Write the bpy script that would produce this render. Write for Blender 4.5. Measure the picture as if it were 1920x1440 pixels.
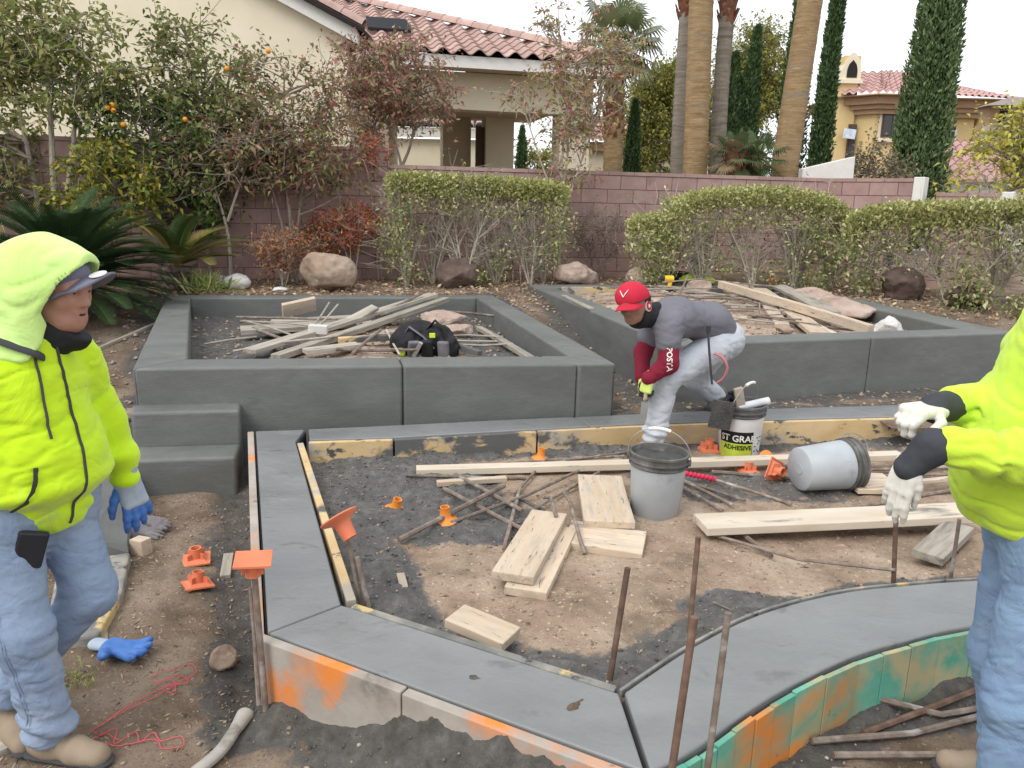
import bpy, math, random
import numpy as np
from mathutils import Vector, Matrix, Euler

for _o in list(bpy.data.objects):
    bpy.data.objects.remove(_o)
SC = bpy.context.scene
COL = SC.collection
rad = math.radians

# ------------------------------------------------------------------ camera
cam_d = bpy.data.cameras.new('camera')
cam = bpy.data.objects.new('camera', cam_d)
COL.objects.link(cam)
cam_d.sensor_width = 36.0
cam_d.lens = 36.0 * 1442.0 / 1920.0
cam_d.clip_start = 0.05
cam_d.clip_end = 3000
cam.location = (0, 0, 1.8)
_p, _r = rad(13.2), rad(1.3)
_fwd = Vector((0, math.cos(_p), -math.sin(_p)))
_up0 = Vector((0, math.sin(_p), math.cos(_p)))
_rt0 = Vector((1, 0, 0))
_rt = _rt0 * math.cos(_r) + _up0 * math.sin(_r)
_up = _up0 * math.cos(_r) - _rt0 * math.sin(_r)
cam.rotation_euler = Matrix((_rt, _up, -_fwd)).transposed().to_euler()
SC.camera = cam

# ------------------------------------------------------------------ sky, sun, exposure
SUN_EL, SUN_AZ = 50.0, 222.0          # soft, from behind the camera and a little to the left
world = bpy.data.worlds.new('World')
SC.world = world
world.use_nodes = True
_nt = world.node_tree
_nt.nodes.clear()
_sky = _nt.nodes.new('ShaderNodeTexSky')
_sky.sky_type = 'NISHITA'
_sky.sun_disc = False
_sky.sun_elevation = rad(SUN_EL)
_sky.sun_rotation = rad(SUN_AZ)
_sky.air_density = 1.0
_sky.dust_density = 4.0
_mx = _nt.nodes.new('ShaderNodeMixRGB')   # cloud cover over the clear sky
_mx.inputs['Fac'].default_value = 0.92
_mx.inputs['Color2'].default_value = (9.3, 9.55, 9.9, 1)
_bg = _nt.nodes.new('ShaderNodeBackground')
_bg.inputs['Strength'].default_value = 0.115
_wo = _nt.nodes.new('ShaderNodeOutputWorld')
_nt.links.new(_sky.outputs[0], _mx.inputs['Color1'])
_nt.links.new(_mx.outputs[0], _bg.inputs['Color'])
_nt.links.new(_bg.outputs[0], _wo.inputs['Surface'])

sun_d = bpy.data.lights.new('sun', 'SUN')
sun_d.energy = 1.5
sun_d.angle = rad(30)
sun_d.color = (1.0, 0.965, 0.91)
sun = bpy.data.objects.new('sun', sun_d)
COL.objects.link(sun)
_sd = Vector((math.sin(rad(SUN_AZ)) * math.cos(rad(SUN_EL)), math.cos(rad(SUN_AZ)) * math.cos(rad(SUN_EL)), math.sin(rad(SUN_EL))))
sun.rotation_euler = (-_sd).to_track_quat('-Z', 'Y').to_euler()
sun.location = (0, 0, 30)

vs = SC.view_settings
vs.view_transform = 'Standard'
vs.look = 'None'
vs.gamma = 1.0
vs.exposure = 0.36
vs.use_curve_mapping = False
SC.cycles.max_bounces = 6
SC.cycles.diffuse_bounces = 3
SC.cycles.glossy_bounces = 2
SC.cycles.transparent_max_bounces = 6
SC.cycles.use_denoising = True

# ------------------------------------------------------------------ helpers
RNG = random.Random(7)
NR = np.random.default_rng(11)


def _hash(ix, iy, iz, seed):
    h = (ix.astype(np.int64) * 374761393 + iy.astype(np.int64) * 668265263 + iz.astype(np.int64) * 2147483647 + seed * 1274126177) & 0xffffffff
    h = ((h ^ (h >> 13)) * 1274126177) & 0xffffffff
    h = h ^ (h >> 16)
    return (h & 0xffff) / 65535.0


def vnoise(x, y, z=None, seed=0):
    x = np.asarray(x, float); y = np.asarray(y, float)
    x0 = np.floor(x); y0 = np.floor(y)
    fx = x - x0; fy = y - y0
    ux = fx * fx * (3 - 2 * fx); uy = fy * fy * (3 - 2 * fy)
    if z is None:
        zz = np.zeros_like(x0)
        a = _hash(x0, y0, zz, seed); b = _hash(x0 + 1, y0, zz, seed)
        c = _hash(x0, y0 + 1, zz, seed); d = _hash(x0 + 1, y0 + 1, zz, seed)
        return (a + (b - a) * ux + (c - a + (a - b - c + d) * ux) * uy) * 2 - 1
    z = np.asarray(z, float); z0 = np.floor(z); fz = z - z0; uz = fz * fz * (3 - 2 * fz)

    def pl(zz):
        a = _hash(x0, y0, zz, seed); b = _hash(x0 + 1, y0, zz, seed)
        c = _hash(x0, y0 + 1, zz, seed); d = _hash(x0 + 1, y0 + 1, zz, seed)
        return a + (b - a) * ux + (c - a + (a - b - c + d) * ux) * uy
    p = pl(z0); q = pl(z0 + 1)
    return (p + (q - p) * uz) * 2 - 1


def fbm(x, y, octs=4, seed=0, z=None):
    s = 0; a = 1.0; t = 0
    for i in range(octs):
        f = 2.0 ** i
        s = s + a * vnoise(np.asarray(x) * f, np.asarray(y) * f, None if z is None else np.asarray(z) * f, seed + i * 17)
        t += a; a *= 0.5
    return s / t


def sstep(a, b, x):
    t = np.clip((np.asarray(x, float) - a) / (b - a), 0, 1)
    return t * t * (3 - 2 * t)


def mesh_np(name, V, F, smooth=False, cols=None):
    """V (n,3); F (m,k) uniform polygon size"""
    V = np.asarray(V, np.float32); F = np.asarray(F, np.int32)
    me = bpy.data.meshes.new(name)
    me.vertices.add(len(V)); me.vertices.foreach_set('co', V.ravel())
    k = F.shape[1]
    me.loops.add(F.size); me.loops.foreach_set('vertex_index', F.ravel())
    me.polygons.add(len(F))
    me.polygons.foreach_set('loop_start', np.arange(0, F.size, k, dtype=np.int32))
    me.polygons.foreach_set('loop_total', np.full(len(F), k, np.int32))
    if smooth:
        me.polygons.foreach_set('use_smooth', np.ones(len(F), bool))
    me.update(calc_edges=True)
    if cols is not None:
        for nm, arr in cols.items():
            arr = np.asarray(arr, np.float32)
            if arr.ndim == 1:
                at = me.attributes.new(nm, 'FLOAT', 'POINT'); at.data.foreach_set('value', arr)
            else:
                at = me.attributes.new(nm, 'FLOAT_COLOR', 'POINT')
                at.data.foreach_set('color', np.concatenate([arr, np.ones((len(arr), 1), np.float32)], 1).ravel())
    return me


def link(o, parent=None, local=False):
    COL.objects.link(o)
    if parent is not None:
        o.parent = parent
        if not local and parent.parent is None:
            o.matrix_parent_inverse = Matrix.LocRotScale(parent.location, parent.rotation_euler, parent.scale).inverted()
    return o


class MB:
    """collects polygons for one mesh"""
    def __init__(s):
        s.v = []; s.f = []

    def add(s, V, F):
        n = len(s.v)
        s.v.extend([tuple(map(float, p)) for p in V])
        s.f.extend([tuple(i + n for i in f) for f in F])
        return s

    def box(s, c, d, rot=(0, 0, 0), m=None, taper=0.0):
        R = Euler(rot).to_matrix() if m is None else m
        c = Vector(c); V = []
        for z in (-.5, .5):
            k = 1 - taper if z > 0 else 1
            for x, y in ((-.5, -.5), (.5, -.5), (.5, .5), (-.5, .5)):
                V.append(c + R @ Vector((x * d[0] * k, y * d[1] * k, z * d[2])))
        return s.add(V, [(3, 2, 1, 0), (4, 5, 6, 7), (0, 1, 5, 4), (1, 2, 6, 5), (2, 3, 7, 6), (3, 0, 4, 7)])

    def prism(s, poly, z0, z1):
        """poly: list of (x,y) counter-clockwise"""
        n = len(poly)
        V = [(p[0], p[1], z0) for p in poly] + [(p[0], p[1], z1) for p in poly]
        F = [tuple(range(n - 1, -1, -1)), tuple(range(n, 2 * n))]
        for i in range(n):
            j = (i + 1) % n
            F.append((i, j, n + j, n + i))
        return s.add(V, F)

    def tube(s, pts, r, n=8, caps=True, squash=1.0):
        pts = [Vector(p) for p in pts]
        if not hasattr(r, '__len__'):
            r = [r] * len(pts)
        V = []; F = []
        t0 = (pts[1] - pts[0]).normalized()
        ref = Vector((0, 0, 1)) if abs(t0.z) < .9 else Vector((1, 0, 0))
        u = t0.cross(ref).normalized()
        for i, p in enumerate(pts):
            t = (pts[min(i + 1, len(pts) - 1)] - pts[max(i - 1, 0)])
            if t.length < 1e-9:
                t = t0
            t.normalize()
            u = (u - t * u.dot(t))
            if u.length < 1e-6:
                u = t.orthogonal()
            u.normalize(); w = t.cross(u)
            for k in range(n):
                a = 2 * math.pi * k / n
                V.append(p + (u * math.cos(a) + w * math.sin(a) * squash) * r[i])
        for i in range(len(pts) - 1):
            for k in range(n):
                a = i * n + k; b = i * n + (k + 1) % n
                F.append((a, b, b + n, a + n))
        if caps:
            F.append(tuple(range(n - 1, -1, -1)))
            F.append(tuple(range((len(pts) - 1) * n, len(pts) * n)))
        return s.add(V, F)

    def lathe(s, prof, n=24, c=(0, 0, 0), m=None):
        """prof list of (r,z) bottom->top"""
        V = []; F = []; c = Vector(c)
        M = m if m is not None else Matrix.Identity(3)
        for r, z in prof:
            for k in range(n):
                a = 2 * math.pi * k / n
                V.append(c + M @ Vector((r * math.cos(a), r * math.sin(a), z)))
        for i in range(len(prof) - 1):
            for k in range(n):
                a = i * n + k; b = i * n + (k + 1) % n
                F.append((a, b, b + n, a + n))
        F.append(tuple(range(n - 1, -1, -1)))
        F.append(tuple(range((len(prof) - 1) * n, len(prof) * n)))
        return s.add(V, F)

    def mesh(s, name, smooth=False):
        me = bpy.data.meshes.new(name)
        me.from_pydata(s.v, [], s.f)
        if smooth:
            for p in me.polygons:
                p.use_smooth = True
        me.update()
        if smooth:
            me.set_sharp_from_angle(angle=rad(50))
        return me


def obj(name, mb, mat=None, parent=None, smooth=False, local=False, bevel=0, seg=2, me=None):
    if me is None:
        me = mb.mesh(name, smooth) if isinstance(mb, MB) else mb
    if mat is not None and len(me.materials) == 0:
        me.materials.append(mat)
    o = bpy.data.objects.new(name, me)
    link(o, parent, local)
    if bevel:
        b = o.modifiers.new('bevel', 'BEVEL'); b.width = bevel; b.segments = seg; b.limit_method = 'ANGLE'; b.angle_limit = rad(35)
        if smooth is False:
            b.harden_normals = False
    return o


def tag(o, label=None, cat=None, group=None, kind=None):
    if label: o['label'] = label
    if cat: o['category'] = cat
    if group: o['group'] = group
    if kind: o['kind'] = kind
    return o


def thing(name, label, cat, loc=(0, 0, 0), rot=(0, 0, 0), group=None):
    o = bpy.data.objects.new(name, None)
    COL.objects.link(o)
    o.empty_display_size = .1
    o.location = loc; o.rotation_euler = rot
    return tag(o, label, cat, group)


def copy_tree(root, loc, rot=(0, 0, 0), label=None, scale=None):
    r = root.copy(); COL.objects.link(r)
    r.location = loc; r.rotation_euler = rot
    if scale: r.scale = scale
    if label: r['label'] = label
    for ch in list(root.children):
        c = ch.copy(); COL.objects.link(c); c.parent = r
        for g in list(ch.children):
            d = g.copy(); COL.objects.link(d); d.parent = c
    return r


# ------------------------------------------------------------------ materials
def _ramp(nt, cols):
    r = nt.nodes.new('ShaderNodeValToRGB')
    e = r.color_ramp.elements
    e[0].position, e[0].color = cols[0][0], (*cols[0][1], 1)
    e[1].position, e[1].color = cols[-1][0], (*cols[-1][1], 1)
    for p, c in cols[1:-1]:
        q = e.new(p); q.color = (*c, 1)
    return r


def pm(name, cols, scale=5, detail=6, rough=.8, spec=.3, bump=.3, bscale=40, bdist=.01, stains=(), rnd=0.0,
       stretch=(1, 1, 1), metal=0.0, attr=None, trans=0.0, distort=0.0, rough2=None, sheen=0.0, wrinkle=None, still=False):
    """one procedural surface: noise colour + stains with shapes of their own + relief"""
    m = bpy.data.materials.new(name); m.use_nodes = True
    nt = m.node_tree; L = nt.links.new
    bs = nt.nodes['Principled BSDF']
    tc = nt.nodes.new('ShaderNodeTexCoord')
    mp = nt.nodes.new('ShaderNodeMapping'); mp.inputs['Scale'].default_value = stretch
    L(tc.outputs['Object'], mp.inputs['Vector'])
    if rnd:
        oi = nt.nodes.new('ShaderNodeObjectInfo')
    if rnd and not still:
        mu = nt.nodes.new('ShaderNodeVectorMath'); mu.operation = 'SCALE'; mu.inputs['Scale'].default_value = 37.0
        cb = nt.nodes.new('ShaderNodeCombineXYZ'); L(oi.outputs['Random'], cb.inputs[0]); L(oi.outputs['Random'], cb.inputs[1]); L(oi.outputs['Random'], cb.inputs[2])
        L(cb.outputs[0], mu.inputs[0]); L(mu.outputs[0], mp.inputs['Location'])

    def noise(sc, det=6, dis=0.0, vec=None, ro=.55):
        n = nt.nodes.new('ShaderNodeTexNoise'); n.inputs['Scale'].default_value = sc
        n.inputs['Detail'].default_value = det; n.inputs['Roughness'].default_value = ro; n.inputs['Distortion'].default_value = dis
        L(vec or mp.outputs[0], n.inputs['Vector'])
        return n
    if attr:
        at = nt.nodes.new('ShaderNodeAttribute'); at.attribute_name = attr
        col = at.outputs['Color']
    else:
        n1 = noise(scale, detail, distort)
        rp = _ramp(nt, cols); L(n1.outputs['Fac'], rp.inputs[0]); col = rp.outputs[0]
    for st in stains:                 # (colour, scale, lo, hi[, seed offset])
        off = st[4] if len(st) > 4 else st[1] * 3.1
        vm = nt.nodes.new('ShaderNodeVectorMath'); vm.operation = 'ADD'; vm.inputs[1].default_value = (off, off * .7, off * .3)
        L(mp.outputs[0], vm.inputs[0])
        n2 = noise(st[1], 8, .3, vm.outputs[0], .62)
        mr = nt.nodes.new('ShaderNodeMapRange'); mr.inputs['From Min'].default_value = st[2]; mr.inputs['From Max'].default_value = st[3]
        L(n2.outputs['Fac'], mr.inputs['Value'])
        mx = nt.nodes.new('ShaderNodeMixRGB'); mx.inputs['Color2'].default_value = (*st[0], 1)
        L(mr.outputs[0], mx.inputs['Fac']); L(col, mx.inputs['Color1']); col = mx.outputs[0]
    if rnd:
        hv = nt.nodes.new('ShaderNodeHueSaturation')
        mr = nt.nodes.new('ShaderNodeMapRange'); mr.inputs['To Min'].default_value = 1 - rnd; mr.inputs['To Max'].default_value = 1 + rnd
        L(oi.outputs['Random'], mr.inputs['Value']); L(mr.outputs[0], hv.inputs['Value']); L(col, hv.inputs['Color']); col = hv.outputs[0]
    L(col, bs.inputs['Base Color'])
    bs.inputs['Roughness'].default_value = rough
    bs.inputs['Specular IOR Level'].default_value = spec
    bs.inputs['Metallic'].default_value = metal
    if sheen:
        bs.inputs['Sheen Weight'].default_value = sheen
    if rough2 is not None:
        n3 = noise(scale * 1.7, 5)
        mr = nt.nodes.new('ShaderNodeMapRange'); mr.inputs['From Min'].default_value = .35; mr.inputs['From Max'].default_value = .65
        mr.inputs['To Min'].default_value = rough; mr.inputs['To Max'].default_value = rough2
        L(n3.outputs['Fac'], mr.inputs['Value']); L(mr.outputs[0], bs.inputs['Roughness'])
    if bump:
        nb = noise(bscale, 8, 0, None, .65)
        bp = nt.nodes.new('ShaderNodeBump'); bp.inputs['Strength'].default_value = bump; bp.inputs['Distance'].default_value = bdist
        L(nb.outputs['Fac'], bp.inputs['Height']); L(bp.outputs[0], bs.inputs['Normal'])
        if wrinkle:
            nb2 = noise(wrinkle[0], 3, wrinkle[2])
            b2 = nt.nodes.new('ShaderNodeBump'); b2.inputs['Strength'].default_value = 1; b2.inputs['Distance'].default_value = wrinkle[1]
            L(nb2.outputs['Fac'], b2.inputs['Height']); L(b2.outputs[0], bp.inputs['Normal'])
    if trans:
        out = nt.nodes['Material Output']
        tr = nt.nodes.new('ShaderNodeBsdfTranslucent'); L(col, tr.inputs['Color'])
        ms = nt.nodes.new('ShaderNodeMixShader'); ms.inputs[0].default_value = trans
        L(bs.outputs[0], ms.inputs[1]); L(tr.outputs[0], ms.inputs[2]); L(ms.outputs[0], out.inputs['Surface'])
    return m


def flat(name, c, rough=.6, spec=.3, var=.12, bump=.15, bscale=60, metal=0, **k):
    a = tuple(v * (1 - var) for v in c); b = tuple(min(1, v * (1 + var)) for v in c)
    return pm(name, [(.3, a), (.7, b)], 9, 5, rough, spec, bump, bscale, .004, metal=metal, **k)
# ================================================================== SETTING
# levels: yard 0, low wall top .30, soil inside it .17, terrace .27, left bed top .68, right bed top .75, back border .66
LOW_TOP = .30
LW_OUT = [(-1.69, 4.87), (-.85, 2.45), (.39, 1.80)]
LW_IN = [(-1.36, 4.66), (-.63, 2.66), (.365, 2.15)]


def catmull(pts, n=8):
    P = [np.array(p, float) for p in pts]
    P = [2 * P[0] - P[1]] + P + [2 * P[-1] - P[-2]]
    out = []
    for i in range(1, len(P) - 2):
        for k in range(n):
            t = k / n
            out.append(.5 * ((2 * P[i]) + (-P[i - 1] + P[i + 1]) * t + (2 * P[i - 1] - 5 * P[i] + 4 * P[i + 1] - P[i + 2]) * t * t + (-P[i - 1] + 3 * P[i] - 3 * P[i + 1] + P[i + 2]) * t ** 3))
    out.append(P[-2])
    return [tuple(p) for p in out]


CV_IN = catmull([(.375, 2.155), (.50, 2.28), (.66, 2.43), (.90, 2.62), (1.15, 2.76), (1.40, 2.86), (1.65, 2.92), (1.91, 2.97), (2.3, 3.02), (2.8, 3.05)], 5)
CV_OUT = catmull([(.40, 1.80), (.50, 1.86), (.60, 1.94), (.75, 2.07), (.92, 2.20), (1.20, 2.38), (1.44, 2.49), (1.73, 2.60), (2.2, 2.68), (2.75, 2.71)], 5)
BK_B = [(-1.36, 4.94), (-.80, 5.08), (.16, 5.33), (.75, 5.47), (1.38, 5.64), (3.11, 5.98), (4.2, 6.2)]
BK_F = [(-1.29, 4.70), (-.76, 4.80), (.15, 5.05), (.80, 5.22), (1.84, 5.43), (2.93, 5.62), (4.1, 5.85)]
SOIL_POLY = LW_IN[:1] + LW_IN[1:] + CV_IN[1:] + [(3.2, 3.1), (4.1, 5.85)] + BK_F[::-1][1:]
BED1_O = [(-2.52, 4.97), (.76, 5.50), (-.26, 9.63), (-4.03, 8.90)]
BED1_I = [(-2.29, 5.32), (.42, 5.77), (-.46, 9.32), (-3.66, 8.68)]
BED2_O = [(1.25, 5.95), (4.62, 7.02), (3.95, 11.30), (.18, 10.32)]
BED2_I = [(1.47, 6.33), (4.22, 7.20), (3.66, 10.90), (.52, 10.08)]
B1T, B2T = .68, .75


def seg_dist(x, y, pts, closed=False):
    d = np.full(np.shape(x), 1e9)
    n = len(pts)
    for i in range(n if closed else n - 1):
        a = np.array(pts[i]); b = np.array(pts[(i + 1) % n]); ab = b - a
        t = np.clip(((x - a[0]) * ab[0] + (y - a[1]) * ab[1]) / max(ab @ ab, 1e-9), 0, 1)
        d = np.minimum(d, np.hypot(x - a[0] - t * ab[0], y - a[1] - t * ab[1]))
    return d


def inside(x, y, poly):
    r = np.zeros(np.shape(x), bool); n = len(poly)
    for i in range(n):
        x1, y1 = poly[i]; x2, y2 = poly[(i + 1) % n]
        c = ((y1 > y) != (y2 > y)) & (x < (x2 - x1) * (y - y1) / (y2 - y1 + 1e-12) + x1)
        r ^= c
    return r


LW_ALL_OUT = LW_OUT[:2] + [(.39, 1.80)] + CV_OUT


def wall_y(x):
    return 11.4 + .2 * (x + 1.5)


def ground_h(x, y):
    x = np.asarray(x, float); y = np.asarray(y, float)
    left = .66 * sstep(5.2, 9.0, y)
    right = .04 + .23 * sstep(2.2, 5.2, y) + .42 * sstep(6.6, 10.2, y)
    w = sstep(-1.2, .9, x)
    h = left * (1 - w) + right * w
    h = np.where((y > 9), h + .03 * sstep(9, 11, y), h)
    h = h - .06 * np.exp(-((x + 2.2) ** 2 / .5 + (y - 4.2) ** 2 / .4))
    far = sstep(14, 40, np.hypot(x, y))
    h = h + .16 * sstep(11.6, 13, y) * (1 - far)
    near = 1 - sstep(9, 14, np.hypot(x, y))
    h = h + near * (.022 * fbm(x * 1.6, y * 1.6, 3, 3) + .014 * fbm(x * 6, y * 6, 3, 5) + .007 * np.abs(fbm(x * 17, y * 17, 3, 6)))
    # slumped cement against the front form
    t = np.array([1.24, -.65]) / math.hypot(1.24, .65); nx, ny = -.464, -.886
    s_ = (x + .85) * .886 + (y - 2.45) * -.464
    dd = (x + .85) * nx + (y - 2.45) * ny - .035
    along = sstep(.30, .75, s_) * (1 - sstep(1.15, 1.55, s_)) + .28 * sstep(-.1, .1, s_) * (1 - sstep(.3, .6, s_))
    sl = .23 * along * np.clip(1 - dd / (.20 + .07 * fbm(x * 5, y * 5, 3, 21)), 0, 1) ** 1.4
    h = h + np.where((dd > -.4), sl * (1 + .25 * fbm(x * 14, y * 14, 3, 8)), 0)
    # dug trench edge along the left form
    d1 = seg_dist(x, y, [(-1.76, 4.6), (-.93, 2.5)])
    h = h - .05 * np.exp(-(d1 / .13) ** 2) * (x < -.9) + .02 * np.exp(-((d1 - .3) / .1) ** 2) * fbm(x * 9, y * 9, 3, 31)
    # cement crumbs under the curved form
    d2 = seg_dist(x, y, CV_OUT)
    h = h + .05 * np.exp(-(d2 / .11) ** 2) * (.6 + fbm(x * 11, y * 11, 3, 9)) * (near > 0)
    return h


def cement_mask(x, y):
    n = fbm(x * 3.1, y * 3.1, 4, 41)
    d1 = seg_dist(x, y, LW_ALL_OUT)
    m = sstep(.26, .10, d1 + .14 * n)
    d2 = seg_dist(x, y, [(-1.78, 4.9), (-.95, 2.6)])
    m = np.maximum(m, .75 * sstep(.34, .12, d2 + .1 * n))
    m = np.maximum(m, .8 * sstep(.35, .1, seg_dist(x, y, BED1_O, True) + .2 * n))
    m = np.maximum(m, .75 * sstep(.5, .15, seg_dist(x, y, BED2_O, True) + .25 * n))
    m = np.maximum(m, .8 * sstep(.3, .05, seg_dist(x, y, BK_B) + .2 * n))
    return m


M = {}
M['concrete'] = pm('fresh_concrete', [(.3, (.122, .127, .121)), (.5, (.141, .146, .140)), (.72, (.161, .166, .160))], 2.2, 8, .46, .45, .5, 60, .005,
                   stains=[((.106, .110, .105), 1.1, .50, .74), ((.176, .181, .175), 2.7, .58, .78), ((.128, .133, .127), 7, .50, .64), ((.05, .05, .047), 26, .69, .73)], stretch=(1, 1, 2.6), rough2=.75, wrinkle=(3.5, .004, .3))
M['wet_concrete'] = pm('wet_concrete', [(.3, (.178, .184, .185)), (.5, (.200, .206, .207)), (.72, (.222, .228, .229))], 1.6, 8, .26, .5, .4, 42, .004,
                       stains=[((.155, .160, .161), .9, .50, .70), ((.24, .246, .248), 2.4, .58, .75), ((.135, .139, .140), 5, .60, .70), ((.07, .07, .07), 34, .735, .755)], rough2=.5, stretch=(1, 1.6, 1), wrinkle=(5.5, .006, .5))
M['joint'] = flat('joint_shadow_cement', (.05, .05, .05), .9, .1)
M['cement'] = pm('cement_slop', [(.3, (.045, .045, .045)), (.7, (.11, .11, .108))], 9, 8, .75, .3, .9, 45, .02)


def ground_mat(name, dry, mid, damp, cem):
    m = pm(name, [(.28, damp), (.45, mid), (.62, dry), (.78, tuple(min(1, v * 1.25) for v in dry))], 3.2, 10, .95, .12, .75, 60, .018,
           stains=[(damp, 1.3, .50, .68), (tuple(v * 1.15 for v in mid), 9, .5, .7), (tuple(v * .55 for v in damp), 24, .60, .70), (tuple(min(1, v * 1.45) for v in dry), 48, .60, .68), (tuple(v * .6 for v in mid), 75, .58, .66)])
    nt = m.node_tree; L = nt.links.new
    bs = nt.nodes['Principled BSDF']
    src = bs.inputs['Base Color'].links[0].from_socket
    at = nt.nodes.new('ShaderNodeAttribute'); at.attribute_name = 'cement'
    tc = nt.nodes.new('ShaderNodeTexCoord')
    n = nt.nodes.new('ShaderNodeTexNoise'); n.inputs['Scale'].default_value = 16; n.inputs['Detail'].default_value = 9; n.inputs['Roughness'].default_value = .7
    L(tc.outputs['Object'], n.inputs['Vector'])
    rp = _ramp(nt, [(.3, tuple(v * .55 for v in cem)), (.55, cem), (.75, tuple(v * 1.6 for v in cem))]); L(n.outputs['Fac'], rp.inputs[0])
    ad = nt.nodes.new('ShaderNodeMath'); ad.operation = 'MULTIPLY_ADD'; ad.inputs[1].default_value = 1.5; ad.inputs[2].default_value = -.75
    L(n.outputs['Fac'], ad.inputs[0])
    a2 = nt.nodes.new('ShaderNodeMath'); a2.operation = 'ADD'; a2.use_clamp = True
    L(at.outputs['Fac'], a2.inputs[0]); L(ad.outputs[0], a2.inputs[1])
    st = nt.nodes.new('ShaderNodeMapRange'); st.inputs['From Min'].default_value = .35; st.inputs['From Max'].default_value = .6
    L(a2.outputs[0], st.inputs['Value'])
    mx = nt.nodes.new('ShaderNodeMixRGB'); L(st.outputs[0], mx.inputs['Fac']); L(src, mx.inputs['Color1']); L(rp.outputs[0], mx.inputs['Color2'])
    L(mx.outputs[0], bs.inputs['Base Color'])
    mr = nt.nodes.new('ShaderNodeMapRange'); mr.inputs['To Min'].default_value = .95; mr.inputs['To Max'].default_value = .62
    L(st.outputs[0], mr.inputs['Value']); L(mr.outputs[0], bs.inputs['Roughness'])
    return m


M['ground'] = ground_mat('yard_dirt', (.275, .215, .163), (.180, .133, .097), (.100, .072, .052), (.112, .104, .096))
M['soil'] = ground_mat('planter_dirt', (.435, .340, .258), (.325, .240, .176), (.175, .126, .091), (.135, .130, .124))
M['bedsoil'] = ground_mat('bed_dirt', (.48, .385, .31), (.36, .275, .215), (.21, .15, .112), (.12, .117, .112))

# ---- ground: one sheet, fine near the camera, out to the horizon
def axis(parts):
    out = []
    for a, b, s in parts:
        out.append(np.arange(a, b, s))
    return np.concatenate(out)


_far = np.array([22, 30, 45, 70, 110, 180, 320, 600, 1000.])
gx = np.concatenate([-_far[::-1], axis([(-15, -5, .2), (-5, -2.6, .05), (-2.6, 2.4, .018), (2.4, 6, .05), (6, 15.01, .25)]), _far])
gy = np.concatenate([-_far[::-1][-5:] * .5, axis([(-8, 1, .4), (1.0, 1.6, .05), (1.6, 3.4, .016), (3.4, 5.4, .03), (5.4, 12.5, .06), (12.5, 18, .4)]), _far])
GX, GY = np.meshgrid(gx, gy)
GZ = ground_h(GX, GY)
nxv, nyv = len(gx), len(gy)
idx = np.arange(nxv * nyv).reshape(nyv, nxv)
F = np.stack([idx[:-1, :-1], idx[:-1, 1:], idx[1:, 1:], idx[1:, :-1]], -1).reshape(-1, 4)
# leave the inside of the beds and of the low planter to their own soil
cx = (GX[:-1, :-1] + GX[1:, 1:]).ravel() / 2; cy = (GY[:-1, :-1] + GY[1:, 1:]).ravel() / 2


def shrink(poly, k):
    c = np.mean(np.array(poly), 0)
    return [tuple(c + (np.array(p) - c) * k) for p in poly]


keep = ~(inside(cx, cy, shrink(BED1_O, .97)) | inside(cx, cy, shrink(BED2_O, .97)) | (inside(cx, cy, SOIL_POLY) & ~((cx > 2.75) & (seg_dist(cx, cy, SOIL_POLY, True) < .25))))
V = np.stack([GX.ravel(), GY.ravel(), GZ.ravel()], 1)
cm = cement_mask(GX, GY) * (1 - sstep(9, 14, np.hypot(GX, GY)))
me = mesh_np('ground', V, F[keep], True, {'cement': cm.ravel()})
me.materials.append(M['ground'])
tag(obj('ground', None, me=me), 'bare brown dirt of the yard around the new walls', kind='structure')


def patch(name, poly, grow, hf, cf, res, mat, label):
    P = np.array(poly)
    x0, y0 = P.min(0) - grow; x1, y1 = P.max(0) + grow
    X, Y = np.meshgrid(np.arange(x0, x1 + res, res), np.arange(y0, y1 + res, res))
    Z = hf(X, Y)
    n, k = X.shape
    ix = np.arange(n * k).reshape(n, k)
    Fq = np.stack([ix[:-1, :-1], ix[:-1, 1:], ix[1:, 1:], ix[1:, :-1]], -1).reshape(-1, 4)
    cx = (X[:-1, :-1] + X[1:, 1:]).ravel() / 2; cy = (Y[:-1, :-1] + Y[1:, 1:]).ravel() / 2
    ok = inside(cx, cy, poly) | (seg_dist(cx, cy, poly, True) < grow)
    me = mesh_np(name, np.stack([X.ravel(), Y.ravel(), Z.ravel()], 1), Fq[ok], True, {'cement': cf(X, Y).ravel()})
    me.materials.append(mat)
    return tag(obj(name, None, me=me), label, kind='structure')


def soil_h(x, y):
    d = seg_dist(x, y, LW_IN + CV_IN)
    n = fbm(x * 2, y * 2, 4, 51)
    lump = fbm(x * 7.5, y * 7.5, 4, 57)
    m = soil_c(x, y)
    h = .165 + .03 * n + .035 * np.exp(-(((x - .35) / .55) ** 2 + ((y - 3.0) / .45) ** 2))
    h = h + .035 * sstep(.30, .05, d) + (.010 + .046 * m) * lump + (.004 + .012 * m) * np.abs(fbm(x * 22, y * 22, 3, 58))
    h = h - .03 * sstep(4.4, 5.1, y) * sstep(.6, 2.0, x)
    return h


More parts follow.
